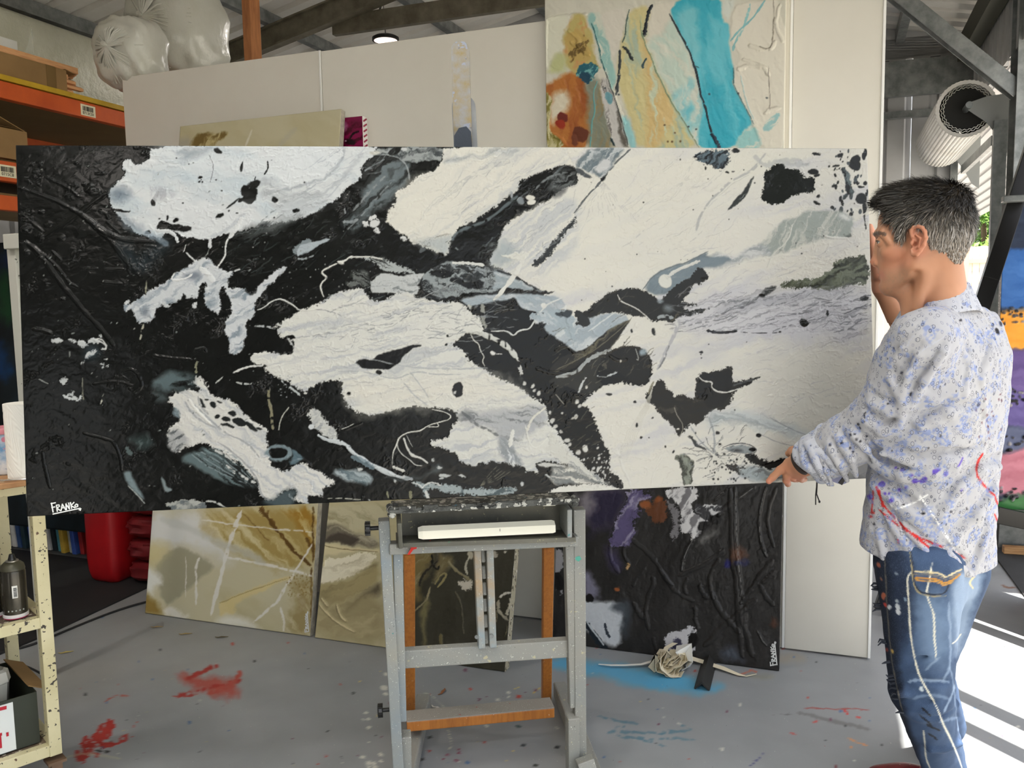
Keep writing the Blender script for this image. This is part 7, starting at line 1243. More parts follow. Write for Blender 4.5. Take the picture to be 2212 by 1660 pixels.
mb = MB(); mb.box(c+Zu*(ztop+.008), LW+.06, LD_+.07, .016, T1, T2, bev=.003); mb.build('top_board', mat('worn_board', (190, 150, 104), .65, var=(9, (150, 104, 66), 3), specks=[(34, .66, (224, 216, 196)), (40, .71, (160, 60, 50)), (36, .73, (70, 120, 150))]), tr)
TT = ztop+.016
# paper towel roll
pt = P(48, 1036, 2.40); pt = Vector((pt.x, pt.y+.03, TT)); o = thing('paper_towel_roll', pt, 'white embossed paper towel roll standing on the trolley top', 'paper towel')
mb = MB(); R_, H_ = .050, .212; vs = []; fs = []; n, k = 160, 90
for i in range(k+1):
    for j in range(n):
        a = 2*math.pi*j/n; z = H_*i/k; q = R_+.0007*math.sin(14*math.sin(a*4+z*30)+z*260); vs.append(pt+Vector((math.cos(a)*q, math.sin(a)*q, z+.002)))
for i in range(k):
    for j in range(n): fs.append((i*n+j, i*n+(j+1) % n, (i+1)*n+(j+1) % n, (i+1)*n+j))
fs += [tuple(range(n))[::-1]]; mb.add(vs, fs); mb.lathe(pt+Zu*(H_+.002), [(R_, 0), (R_*.9, -.001), (.022, -.001), (.020, -.03)], 40); mb.build('paper', mat('white_paper', (236, 234, 226), .9), o, smooth=True)
mb = MB(); mb.lathe(pt+Zu*.004, [(.0205, 0), (.0205, H_-.003), (.019, H_-.003), (.019, 0)], 24); mb.build('core', M_card, o)
# things behind the roll: wire tray, painted jar
o = thing('wire_tray', pt+Vector((-.03, .0, -.0)), 'looped chrome wire paper holder lying under the towel roll', 'wire holder'); mb = MB(); q = []
for i in range(26): a = 2*math.pi*i/26; q.append(Vector((pt.x-.035+math.cos(a)*.10, pt.y-.004+math.sin(a)*.065, TT+.004)))
mb.tube(q, .0022, 6, closed=True); mb.tube([p+Vector((0, 0, .006)) for p in q[:17]], .0018, 6); mb.build('wire', mat('chrome_wire', (200, 200, 200), .2, .9), o, smooth=True)
jb = Vector((pt.x-.095, pt.y+.06, TT)); o = thing('paint_jar', jb, 'jar smeared with blue, white and pink paint at the left frame edge', 'jar'); mb = MB(); mb.lathe(jb, [(.038, 0), (.042, .004), (.042, .10), (.036, .115), (.036, .12)], 28); mb.build('glass', mat('smeared_jar', (90, 136, 176), .4, var=(16, (206, 206, 206), 4), specks=[(22, .62, (40, 70, 130)), (20, .66, (190, 110, 130))]), o, smooth=True); mb = MB(); mb.lathe(jb+Zu*.12, [(.039, 0), (.040, .014), (.038, .018), (.001, .018)], 28); mb.build('lid', mat('pink_lid', (206, 130, 140), .5), o, smooth=True)
# spray cans on the middle shelf
def spray(px, label, tint):
    zt = ZS[0]+.014; p = G(px, 1332, zt); p = Vector((p.x, p.y, zt)); o = thing('spray_can', p, label, 'spray can', 'spray cans')
    mb = MB(); mb.lathe(p, [(.030, .012), (.0325, .014), (.0325, .135), (.031, .140)], 32); mb.build('body', mat('dark_can', (48, 46, 42), .22, .6, var=(9, (80, 76, 66), 2)), o, smooth=True)
    mb = MB(); mb.lathe(p, [(.031, .002), (.0335, .004), (.0335, .013), (.031, .014)], 32); mb.build('bottom_ring', mat('white_ring', (216, 214, 214), .4), o, smooth=True); mb = MB(); mb.lathe(p, [(.030, 0), (.0325, .001), (.0325, .004)], 32); mb.build('pink_ring', mat('pink_ring', (190, 40, 84), .4), o, smooth=True)
    mb = MB(); mb.lathe(p, [(.031, .140), (.0325, .142), (.030, .155), (.022, .163), (.016, .166)], 32); mb.build('shoulder', mat('can_shoulder', (72, 70, 56), .4, .3), o, smooth=True)
    mb = MB(); mb.lathe(p, [(.017, .164), (.017, .168), (.012, .169)], 24); mb.build('crimp', mat('tin', (170, 168, 160), .3, .8), o, smooth=True)
    mb = MB(); mb.lathe(p, [(.010, .166), (.011, .170), (.009, .176), (.007, .184), (.0065, .186), (.001, .186)], 20); mb.build('nozzle', M_kb, o, smooth=True)
    d = (EYE-p); d.z = 0; d.normalize(); d = (Matrix.Rotation(math.radians(2), 3, 'Z') @ d); x = Zu.cross(d); q = p+d*.0331
    mb = MB(); mb.box(q+Zu*.082, .014, .0012, .036, x, d, Zu); s_ = mb.build('bar_code_label', mat('sticker_white', (220, 220, 214), .5), o); mb = MB(); r_ = random.Random(3); z = .068
    while z < .094: w = r_.choice((.0006, .001, .0015)); mb.box(q+d*.001+Zu*z+x*.001, .009, .0006, w, x, d, Zu); z += w+r_.choice((.0008, .0012))
    mb.build('bar_code', M_kb, s_); mb = MB()
    for i in range(5): mb.box(p+(d*math.cos((i-2)*.3)+x*math.sin((i-2)*.3))*.0328+Zu*.026, .004, .0008, .004, x, d, Zu)
    mb.build('symbols', mat('pale_print', (150, 156, 150), .5), o)
    return o
spray(35, 'dark spray can with white base ring nearest the trolley corner', 0); spray(-18, 'dark spray can cut off by the left frame edge', 0)
# carton of plastic tubs on the bottom shelf
zc = ZS[1]+.024; cb = C1+T1*.22+T2*.18; o = thing('carton', Vector((cb.x, cb.y, zc)), 'dark green carton with red lettered label on the trolley bottom shelf', 'carton')
M_dg = mat('dark_green_card', (48, 54, 42), .6, var=(6, (40, 44, 34), 2)); bw, bd, bh = .38, .30, .155; c = Vector((cb.x, cb.y, zc)); mb = MB()
for sg in (-1, 1): mb.box(c+T1*sg*bw/2+Zu*bh/2, .004, bd, bh, T1, T2); mb.box(c+T2*sg*bd/2+Zu*bh/2, bw, .004, bh, T1, T2)
mb.box(c+Zu*.003, bw, bd, .005, T1, T2); mb.build('box_body', M_dg, o)
mb = MB(); mb.box(c-T1*(bw/2+.012)+Zu*(bh+.004), .06, bd*.9, .003, (T1+Zu*.5).normalized(), T2, (Zu-T1*.5).normalized()); mb.box(c+T2*(bd/2+.0)+Zu*(bh+.035), bw*.8, .003, .07, T1, (T2+Zu*.2).normalized(), (Zu-T2*.2).normalized()); mb.build('flap', M_card, o)
lab = c-T2*(bd/2+.003)-T1*.078+Zu*bh*.48
mb = MB(); mb.box(lab, .10, .002, bh*.92, T1, T2); lb = mb.build('label', mat('white_label', (214, 218, 216), .5), o)
mb = MB(); cx = lab-T2*.0022; M_rl = mat('red_print', (178, 26, 44), .5); X = T1; q0 = cx
def seg(pts, w=.007):
    mb.ribbon([q0+T1*-(u)+Zu*v for u, v in pts], w, -T2, .001)
seg([(-.03, .066), (.03, .062)], .010)
seg([(-.012+.016*math.cos(a), .030+.014*math.sin(a)) for a in [x*.524+1.2 for x in range(10)]], .007)
seg([(-.03, -.052), (-.03, -.012), (.014, -.012)], .008); seg([(-.012, -.016), (-.012, -.046)], .007); seg([(.010, -.014), (.010, -.050)], .008); seg([(.03, -.014), (.03, -.022)], .006)
mb.build('lettering', M_rl, lb)
M_tub = mat('clear_tub', (216, 216, 206), .25, trans=.35, spec=.6)
for i, (u, v, h_, w_, lab_) in enumerate(((-.10, -.02, .20, .09, 'tall translucent plastic tub standing in the green carton near the trolley leg'), (-.02, -.03, .15, .08, 'translucent plastic tub leaning in the middle of the green carton'), (.10, -.05, .12, .10, 'low clear tub in the green carton at the frame edge'))):
    q = c+T1*u+T2*v+Zu*.008; up = (Zu+T1*.18*(1 if i == 1 else -.3)).normalized(); mb = MB(); xa = up.cross(T2).normalized(); mb.lathe(q, [(w_*.36, 0), (w_*.42, .004), (w_*.5, h_*.8), (w_*.54, h_*.82), (w_*.46, h_*.97), (w_*.34, h_), (.001, h_)], 8, up, xa); o2 = mb.build('plastic_tub', M_tub, org=q); tag(o2, lab_, 'tub', 'tubs in the green carton')
q = c+T1*.155+T2*.06+Zu*.006; o2 = thing('jar', q, 'small dark jar with white lid in the green carton', 'jar'); mb = MB(); mb.lathe(q, [(.022, 0), (.024, .003), (.024, .12)], 20); mb.build('body', mat('brown_jar', (70, 50, 40), .3), o2, smooth=True); mb = MB(); mb.lathe(q+Zu*.12, [(.025, 0), (.025, .02), (.001, .021)], 20); mb.build('lid', M_cap, o2, smooth=True)
# ================================================================ right edge: black easel with the striped canvas
be = thing('easel', Vector((2.45, 4.25, 0)), 'black metal easel leaning beside the steel column behind the man', 'easel'); M_bk = mat('black_steel', (20, 19, 18), .35, .3)
def rb(name, a, b_, w, h): mb = MB(); mb.bar(a, b_, w, h, AX, .003); return mb.build(name, M_bk, be)
rb('front_post', P(2248, 268, 4.38), P(2138, 606, 4.22), .075, .06); rb('front_post', P(2138, 606, 4.22), P(2060, 846, 4.10), .075, .06); a = P(2060, 846, 4.10); b_ = P(2138, 606, 4.22); d = (a-b_).normalized(); e = a+d*((a.z-.02)/-d.z); rb('foot_post', a, e, .075, .06)
mb = MB(); q = P(2190, 430, 4.24); mb.box(q, .10, .07, .03, AX.cross(Zu), AX, Zu, .004); mb.build('clamp', M_steel, be)
rb('rear_post', P(2200, 420, 4.62), Vector((2.66, 4.66, .02)), .05, .05); rb('rear_post', P(2290, 420, 4.62), Vector((2.98, 4.66, .02)), .05, .05); rb('ledge', P(2150, 1112, 4.52), P(2330, 1150, 4.50), .09, .03)
o = thing('painting', P(2250, 1110, 4.56), 'tall horizontally striped canvas in blue, orange, purple, pink and green at the right edge', 'painting')
p0, p1 = P(2170, 440, 4.60), P(2420, 410, 4.5); d_ = Vector((p1.x-p0.x, p1.y-p0.y, 0)).normalized(); n = d_.cross(-Zu); n = n if n.y < 0 else -n; zb_ = P(2168, 1100, 4.60).z
kc = Canvas(p0, d_, -Zu, .62, p0.z-zb_, .005, (30, 40, 60)); V0 = [(400, (40, 80, 140)), (540, (46, 90, 150)), (672, (212, 140, 44)), (760, (84, 66, 118)), (850, (86, 74, 128)), (925, (78, 84, 110)), (975, (170, 104, 118)), (1075, (52, 104, 56)), (1150, (40, 84, 46))]
for (y0, c0), (y1, c1) in zip(V0[1:], V0[2:]+[(1400, (34, 70, 40))]): kc.poly([(2100, y0), (2500, y0-8), (2500, y1-8), (2100, y1)], c0, warp=5, soft=5)
kc.C += (kc.flow(0, 50, 14, 4)*16)[..., None]; r_ = random.Random(9)
for yb in (672, 690, 845, 870, 948, 965, 1072, 1058):
    for i in range(46): x = r_.uniform(2150, 2480); kc.ell(x, yb+r_.gauss(0, 7)-(x-2190)*.03, r_.uniform(2, 6), r_.uniform(2, 4), r_.choice([(26, 24, 28), (60, 58, 62), (130, 126, 128), (20, 18, 20)]), warp=3, h=.006)
kc.mesh('canvas_face', M_paint, n, .035, o, side=M_side_dark)
# ================================================================ the man
import openvdb as vdb
def A3(v): return np.array(v, np.float32)
class SD:
    """signed distance on a dense grid; shapes are smoothly joined"""
    def __init__(s, lo, hi, vox):
        s.lo = A3(lo); s.vox = vox; n = np.ceil((A3(hi)-s.lo)/vox).astype(int)+1; s.n = n
        ax = [s.lo[i]+np.arange(n[i], dtype=np.float32)*vox for i in range(3)]
        s.X, s.Y, s.Z = np.meshgrid(*ax, indexing='ij'); s.d = np.full(s.X.shape, 9.0, np.float32)
    def cone(s, a, b, r1, r2):
        a = A3(a); b = A3(b); e = b-a; L = float(e@e) or 1e-9
        t = np.clip(((s.X-a[0])*e[0]+(s.Y-a[1])*e[1]+(s.Z-a[2])*e[2])/L, 0, 1)
        return np.sqrt((s.X-a[0]-t*e[0])**2+(s.Y-a[1]-t*e[1])**2+(s.Z-a[2]-t*e[2])**2)-(r1+(r2-r1)*t)
    def ell(s, c, r, ax=None):
        c = A3(c); x, y, z = s.X-c[0], s.Y-c[1], s.Z-c[2]
        if ax is not None: x, y, z = [x*a[0]+y*a[1]+z*a[2] for a in ax]
        k0 = np.sqrt((x/r[0])**2+(y/r[1])**2+(z/r[2])**2); k1 = np.sqrt((x/r[0]**2)**2+(y/r[1]**2)**2+(z/r[2]**2)**2)+1e-9
        return np.where(k0 < .02, -min(r), k0*(k0-1)/k1)
    def add(s, d, k=.01):
        h = np.clip(.5+.5*(s.d-d)/k, 0, 1); s.d = s.d*(1-h)+d*h-k*h*(1-h)
    def sub(s, d, k=.01):
        h = np.clip(.5-.5*(s.d+d)/k, 0, 1); s.d = s.d*(1-h)-d*h+k*h*(1-h)
    def cut(s, d, k=.004):
        h = np.clip(.5-.5*(s.d-d)/k, 0, 1); s.d = s.d*(1-h)+d*h+k*h*(1-h)
    def chain(s, pts, rr, k=.01):
        for i in range(len(pts)-1): s.add(s.cone(pts[i], pts[i+1], rr[i], rr[i+1]), k)
    def mesh(s, name, m, parent, colour=None):
        g = vdb.FloatGrid(1.0); g.copyFromArray(np.ascontiguousarray(s.d)); p, q = g.convertToQuads(0.0)
        p = p*s.vox+s.lo-np.array(parent['_org'], np.float32); me = bpy.data.meshes.new(name); nq = len(q)
        me.vertices.add(len(p)); me.vertices.foreach_set('co', p.astype(np.float32).ravel()); me.loops.add(nq*4); me.loops.foreach_set('vertex_index', q[:, ::-1].astype(np.int32).ravel())
        me.polygons.add(nq); me.polygons.foreach_set('loop_start', (np.arange(nq)*4).astype(np.int32)); me.polygons.foreach_set('loop_total', np.full(nq, 4, np.int32)); me.update(calc_edges=True)
        me.polygons.foreach_set('use_smooth', [True]*nq); me.validate()
        o = bpy.data.objects.new(name, me); sc.collection.objects.link(o); o.parent = parent; o['_org'] = tuple(parent['_org']); me.materials.append(m)
        # make sure faces look outwards
        nn_ = np.empty(len(me.vertices)*3, np.float32); me.vertices.foreach_get('normal', nn_); nn_ = nn_.reshape(-1, 3); v = p
        i = int(np.argmax(v[:, 2]))
        if nn_[i, 2] < 0: me.flip_normals(); nn_ = -nn_
        if colour is not None: paint_mesh(o, colour, nn_)
        return o
class MeshCanvas(Canvas):
    def __init__(s, pos, nrm, base):
        s.pos = pos[None]; s.nx = pos.shape[0]; s.ny = 1; d = s.pos-np.array(EYE); z = d@np.array(Fv)
        s.U = (1106+FPX*(d@np.array(Rv))/z).astype(np.float32); s.V = (830-FPX*(d@np.array(Uv))/z).astype(np.float32)
        s.C = np.empty((1, s.nx, 3), np.float32); s.C[:] = np.array(base, np.float32); s.H = np.zeros((1, s.nx), np.float32)
        s.wx = fbm(s.U/26, s.V/26, 5, .62).astype(np.float32); s.wy = fbm(s.U/26+91, s.V/26+37, 5, .62).astype(np.float32)
        s.front = ((d*nrm[None]).sum(-1) < 0)
    def _win(s, pts, pad):
        P_ = np.array(pts, float); x0, y0 = P_.min(0)-pad; x1, y1 = P_.max(0)+pad
        m = (s.U > x0) & (s.U < x1) & (s.V > y0) & (s.V < y1) & s.front
        if not m.any(): return None
        return (np.zeros(int(m.sum()), int), np.where(m[0])[0])
def paint_mesh(o, fn, nrm):
    me = o.data; n = len(me.vertices); p = np.empty(n*3, np.float32); me.vertices.foreach_get('co', p); p = p.reshape(-1, 3)+np.array(o['_org'], np.float32)
    c = MeshCanvas(p, nrm, (200, 200, 200)); fn(c, p, nrm); ca = me.color_attributes.new('Col', 'FLOAT_COLOR', 'POINT')
    q = np.clip(c.C.reshape(-1, 3)/255, 0, 1); q = np.where(q <= .04045, q/12.92, ((q+.055)/1.055)**2.4); cc = np.ones((n, 4), np.float32); cc[:, :3] = q; ca.data.foreach_set('color', cc.ravel())
# ---- frames
HEADY = 1.97
HC = P(1995, 510, HEADY); haz = math.radians(-60); Hf = Vector((math.sin(haz), math.cos(haz), 0)); Hu = Vector((0, 0, 1)); Hw = Vector((-Hf.y, Hf.x, 0)); Hw = Hw if Hw.y > 0 else -Hw   # Hw points away from the camera
def hp(px, py, w=0.0):
    """point of the head seen at (px, py), w metres beyond the mid plane (negative = nearer)"""
    return onplane(px, py, HC+Hw*w, Hw)
baz = math.radians(-30); Bf = Vector((math.sin(baz), math.cos(baz), 0)); Bs = Vector((math.cos(baz), -math.sin(baz), 0))       # chest direction, towards his right side
man = thing('person', Vector((1.08, 2.2, 0)), 'person in a paint-spotted patterned shirt and jeans steadying the big canvas with both hands', 'person')
M_skin = mat('skin', rough=.48, attr=True, spec=.4, bump=(420, .12, .0006), sss=.08)
SK, SKR, SKD = (178, 128, 98), (174, 104, 82), (142, 96, 68)
NB = P(2030, 656, 2.01)                                   # base of the neck
LSH, RSH = P(1998, 732, 1.90), P(2092, 712, 2.13)
LEL, LWR = P(1897, 902, 2.02), P(1748, 1002, 2.17)
REL, RWR = P(1985, 760, 2.42), P(1908, 622, 2.44)
# ---- body: head, neck, both arms and hands as one continuous skin
def build_body():
    lo = Vector((.55, 1.72, .98)); hi = Vector((1.28, 2.56, 1.78))
    s = SD((.60, 1.78, 1.24), (1.28, 2.58, 1.78), .0030) if 0 else None
    return s
def head_sd(vox=.0021):
    c = HC; s = SD((c.x-.17, c.y-.18, c.z-.24), (c.x+.16, c.y+.17, c.z+.13), vox); ax = (A3(Hf), A3(Hu), A3(Hw)); tl_ = math.radians(0)
    s.add(s.ell(hp(1999, 481), (.089, .083, .073), ax), .01); s.add(s.ell(hp(2034, 500), (.054, .062, .062), ax), .02)
    s.add(s.ell(hp(1932, 484), (.034, .046, .055), ax), .02)
    s.add(s.ell(hp(1940, 540), (.045, .066, .050), ax), .02)
    s.add(s.ell(hp(1930, 585), (.030, .042, .036), ax), .02)
    for w in (-1, 1):
        s.add(s.cone(hp(1975, 572, w*.050), hp(1925, 615, w*.018), .020, .016), .022)
        s.add(s.cone(hp(1975, 572, w*.050), hp(1982, 530, w*.056), .018, .016), .02)
        s.add(s.ell(hp(1930, 545, w*.040), (.026, .016, .016), ax), .016)
        s.add(s.cone(hp(1896, 505, w*.010), hp(1908, 502, w*.044), .0090, .0080), .010)
        s.add(s.cone(hp(1908, 502, w*.044), hp(1922, 522, w*.055), .008, .007), .012)
    s.add(s.ell(hp(1917, 617), (.015, .016, .020), ax), .014); s.add(s.cone(hp(1925, 622), hp(1962, 628), .016, .022), .02)
    # nose
    s.add(s.cone(hp(1899, 522), hp(1892, 562), .0078, .0092), .009); s.add(s.ell(hp(1889.5, 566), (.0105, .0085, .0095), ax), .006); s.add(s.cone(hp(1897, 572), hp(1892, 571), .006, .006), .006)
    for w in (-1, 1):
        s.add(s.ell(hp(1898, 569, w*.0125), (.0095, .0070, .0055), ax), .004); s.sub(s.ell(hp(1894, 574, w*.0075), (.0055, .0028, .0030), ax), .002)
        s.sub(s.ell(hp(1897, 522, w*.030), (.0135, .0105, .0155), ax), .008)
        s.sub(s.cone(hp(1904, 573, w*.018), hp(1911, 590, w*.027), .002, .0015), .004)
    for w in (-1, 1): s.add(s.ell(hp(1906.5, 523, w*.0285), (.0142, .0142, .0142)), .003); s.sub(s.ell(hp(1897, 523.5, w*.030), (.0105, .0036, .0125), ax), .0015)
    # lips
    s.add(s.ell(hp(1905, 589), (.0085, .0050, .021), ax), .005); s.add(s.ell(hp(1907, 600), (.0080, .0052, .019), ax), .005)
    s.sub(s.cone(hp(1898, 594, -.012), hp(1898, 594, .012), .0016, .0016), .002); s.sub(s.cone(hp(1902, 595, -.012), hp(1911, 595, -.024), .0014, .0008), .002); s.sub(s.cone(hp(1902, 595, .012), hp(1911, 595, .024), .0014, .0008), .002)
    s.sub(s.ell(hp(1903, 609), (.004, .003, .014), ax), .006)
    # forehead creases and crow's feet
    for y in (484, 491): s.sub(s.cone(hp(1897, y), hp(1913, y-6, -.046), .0016, .001), .003)
    # neck
    nb, nt = NB+Vector((0, 0, -.03)), hp(2010, 560); s.add(s.cone(nt, nb, .050, .056), .02); s.add(s.cone(hp(2030, 545), NB+Bf*-.012, .044, .050), .02)
    s.add(s.cone(hp(2004, 560, -.040), hp(1980, 665, -.026), .013, .012), .022); s.sub(s.cone(hp(1978, 590, -.060), hp(1968, 650, -.050), .004, .003), .016)
    s.add(s.cone(hp(1962, 640), hp(1972, 690), .020, .024), .02)
    # ear (near) and far ear
    for sg in (-1, 1):
        W_ = .073*sg
        rim = [(1969, 510), (1968, 498), (1974, 491), (1983, 489), (1992, 492), (1998, 501), (2000, 514), (1996, 529), (1988, 541), (1980, 549), (1973, 549), (1969, 540)]
        tl = [hp(x, y, W_+sg*(.006+.012*max(0, (x-1968)/32))) for x, y in rim]
        rr = [.0034, .0036, .0038, .004, .004, .0042, .0042, .0042, .0044, .0052, .0046, .003]
        s.chain(tl, rr, .0035); s.add(s.ell(hp(1984, 519, W_+sg*.002), (.0155, .027, .0060), ax), .006)
        s.sub(s.ell(hp(1980, 524, W_+sg*.012), (.0075, .0115, .0075), ax), .003); s.sub(s.cone(hp(1976, 503, W_+sg*.011), hp(1992, 510, W_+sg*.016), .0032, .0028), .003); s.sub(s.cone(hp(1992, 510, W_+sg*.016), hp(1988, 530, W_+sg*.015), .0028, .0024), .003)
        s.add(s.cone(hp(1979, 508, W_+sg*.010), hp(1989, 516, W_+sg*.012), .0028, .003), .003); s.add(s.cone(hp(1989, 516, W_+sg*.012), hp(1985, 534, W_+sg*.011), .003, .003), .003); s.add(s.ell(hp(1970, 525, W_+sg*.008), (.0045, .006, .004), ax), .003)
        s.sub(s.ell(hp(1977, 528, W_+sg*.005), (.004, .005, .006), ax), .002)
    return s
def hand_sd(vox=.0016):
    s = SD((LWR.x-.16, LWR.y-.10, LWR.z-.10), (LWR.x+.08, LWR.y+.13, LWR.z+.09), vox)
    Yf = 2.235; h = lambda x, y, Y: P(x, y, Y)
    w = LWR; pm = h(1716, 1000, 2.20)
    s.add(s.cone(LEL.lerp(LWR, .55), w, .030, .026), .01); s.add(s.cone(w, h(1728, 1000, 2.18), .026, .024), .012)
    for a, b in ((h(1730, 990, 2.175), h(1704, 1000, 2.205)), (h(1730, 1000, 2.175), h(1706, 1014, 2.205)), (h(1733, 1010, 2.18), h(1716, 1022, 2.21)), (h(1737, 1016, 2.185), h(1728, 1028, 2.215))): s.add(s.cone(a, b, .017, .0125), .012)
    s.sub(s.cone(h(1712, 996, 2.18), h(1722, 1006, 2.165), .002, .002), .004)
    fing = [([(1704, 1002, 2.205), (1685, 1016, 2.222), (1670, 1031, 2.232), (1661, 1040, 2.236)], (.0125, .0105, .0092, .0080)), ([(1707, 1014, 2.207), (1700, 1026, 2.222), (1699, 1038, 2.236), (1702, 1046, 2.252)], (.0125, .0108, .0098, .0086)),
            ([(1717, 1022, 2.212), (1713, 1030, 2.226), (1716, 1034, 2.246), (1722, 1036, 2.262)], (.0118, .0105, .0096, .0084)), ([(1729, 1027, 2.216), (1728, 1033, 2.230), (1732, 1036, 2.248), (1738, 1036, 2.26)], (.0108, .0095, .0086, .0076)), ]
    for pts, rr in fing: s.chain([h(*p) for p in pts], rr, .0045)
    s.chain([h(1733, 985, 2.19), h(1720, 978, 2.212), h(1713, 975, 2.232), h(1704, 980, 2.246)], (.017, .0140, .0115, .0095), .010)
    s.sub(s.ell(h(1659, 1041.5, 2.226), (.0050, .003, .0045)), .0015) if 0 else None
    return s
def hand2_sd(vox=.0018):
    s = SD((RWR.x-.14, RWR.y-.12, RWR.z-.10), (RWR.x+.10, RWR.y+.11, RWR.z+.22), vox); h = lambda x, y, Y: P(x, y, Y); e = REL.lerp(RWR, .5)
    s.add(s.cone(e, RWR, .036, .027), .01); s.add(s.cone(RWR, h(1900, 590, 2.45), .027, .026), .014)
    for a, b in ((h(1903, 590, 2.44), h(1887, 530, 2.455)), (h(1900, 592, 2.46), h(1883, 545, 2.475)), (h(1897, 595, 2.475), h(1880, 560, 2.485)), (h(1896, 600, 2.48), h(1879, 576, 2.49))): s.add(s.cone(a, b, .019, .0135), .014)
    for pts, rr in (([(1886, 532, 2.46), (1866, 520, 2.475), (1848, 522, 2.47), (1838, 524, 2.463)], (.0128, .0106, .0094, .0082)), ([(1882, 546, 2.478), (1860, 540, 2.484), (1842, 542, 2.476), (1830, 544, 2.466)], (.0128, .011, .0096, .0084)),
                    ([(1880, 561, 2.486), (1860, 560, 2.488), (1844, 561, 2.478), (1834, 562, 2.468)], (.012, .0104, .0092, .008)), ([(1880, 577, 2.49), (1864, 580, 2.49), (1852, 581, 2.482), (1844, 582, 2.472)], (.011, .0094, .0084, .0074))): s.chain([h(*p) for p in pts], rr, .0045)
    s.chain([h(1900, 590, 2.425), h(1892, 556, 2.412), h(1884, 522, 2.402), h(1880, 502, 2.398), h(1879, 490, 2.398)], (.021, .0165, .0125, .0105, .0085), .010)
    return s
def skin_col(c, p, n):
    c.C[:] = np.array(SK, np.float32); c.C += (fbm(p[:, 0]*40+p[:, 2]*20, p[:, 1]*40+p[:, 2]*31, 4)[None, :, None]*7)
    c.C[0, (p[:, 1] > 2.3) & (p[:, 2] > 1.5)] += np.array((26, 18, 20), np.float32)
    for x, y, rx, ry, col, a in ((1940, 560, 34, 26, SKR, .5), (1984, 519, 20, 34, SKR, .75), (1882, 566, 10, 10, (206, 120, 100), .6), (1905, 595, 10, 10, (190, 110, 96), .7), (2030, 590, 60, 40, SKD, .35), (1940, 600, 34, 26, (150, 118, 98), .45), (1662, 1040, 8, 8, (206, 110, 96), .6), (1700, 1044, 9, 8, (210, 120, 104), .5), (1700, 1015, 14, 12, (196, 120, 96), .4), (1725, 1035, 20, 8, (208, 116, 100), .5)): c.ell(x, y, rx, ry, col, soft=9, a=a*.65, warp=4)
    r = random.Random(4)
    for i in range(150):                                     # stubble shade
        x, y = r.gauss(1940, 22), r.gauss(606, 13)
        if 1904 < x < 1975 and y > 582: c.ell(x, y, 1.6, 1.6, (150, 116, 92), soft=1.6, warp=0, a=.35)
    c.line([(1886, 508), (1893, 504), (1904, 503), (1914, 507)], 9, (84, 66, 54), warp=1.5, a=.9); c.line([(1971, 553), (1975, 550)], 1, SK)
s_ = head_sd(); body = s_.mesh('body', M_skin, man, skin_col)
hs = hand_sd().mesh('hand_left', M_skin, man, skin_col); h2 = hand2_sd().mesh('hand_right', M_skin, man, skin_col)
# link the three skins through the arms inside the sleeves so the body is one mesh
s3 = SD((.80, 1.80, 1.08), (1.26, 2.52, 1.62), .006); s3.chain([LEL.lerp(LWR, .62), LEL, LSH, NB+Zu*-.06, RSH, REL, REL.lerp(RWR, .62)], (.029, .038, .050, .062, .050, .040, .033), .02); s3.add(s3.cone(NB+Zu*-.10, NB+Zu*-.01, .08, .058), .03)
s3.add(s3.ell(NB+Zu*-.22, (.10, .09, .14)), .04); arm = s3.mesh('arms', M_skin, man, skin_col)
def join(objs, name):
    bm = bmesh.new()
    for o in objs: bm.from_mesh(o.data)
    me = objs[0].data; bm.to_mesh(me); bm.free(); objs[0].name = name
    for o in objs[1:]: bpy.data.objects.remove(o)
    me.polygons.foreach_set('use_smooth', [True]*len(me.polygons)); return objs[0]
body = join([body, hs, h2, arm], 'body')
# eyes
for w, nm in ((-1, 'eye'), (1, 'eye')):
    c = hp(1906.5, 523, w*.0285); mb = MB(); mb.lathe(c, [(.0118*math.sin(a), -.0118*math.cos(a)) for a in [i*math.pi/14 for i in range(15)]], 24, (Hf+Hw*.12*w-Zu*.15).normalized()); e_ = mb.build('eye', mat('eye_white', (222, 214, 206), .15), man, smooth=True)
    d = (Hf+Hw*.12*w-Zu*.15).normalized(); mb = MB(); mb.lathe(c+d*.0102, [(.0056, 0), (.0050, .0012), (.003, .0017), (.0005, .0019)], 20, d); mb.build('iris', mat('iris', (54, 48, 42), .08), e_, smooth=True)
    for yy, nm2, k in ((1, 'eyelash', 1),):
        mb = MB(); pts = []
        for i in range(11):
            a = math.radians(-66+132*i/10); q = (d*math.cos(a)+Hw*math.sin(a)); el_ = math.radians(19)*math.cos(a*1.1); pts.append(c+(q*math.cos(el_)+Zu*math.sin(el_)).normalized()*.0141)
        mb.tube(pts, [.0007+.0005*math.sin(math.pi*i/10) for i in range(11)], 6); mb.build(nm2, mat('lash', (40, 30, 26), .6), man, smooth=True)
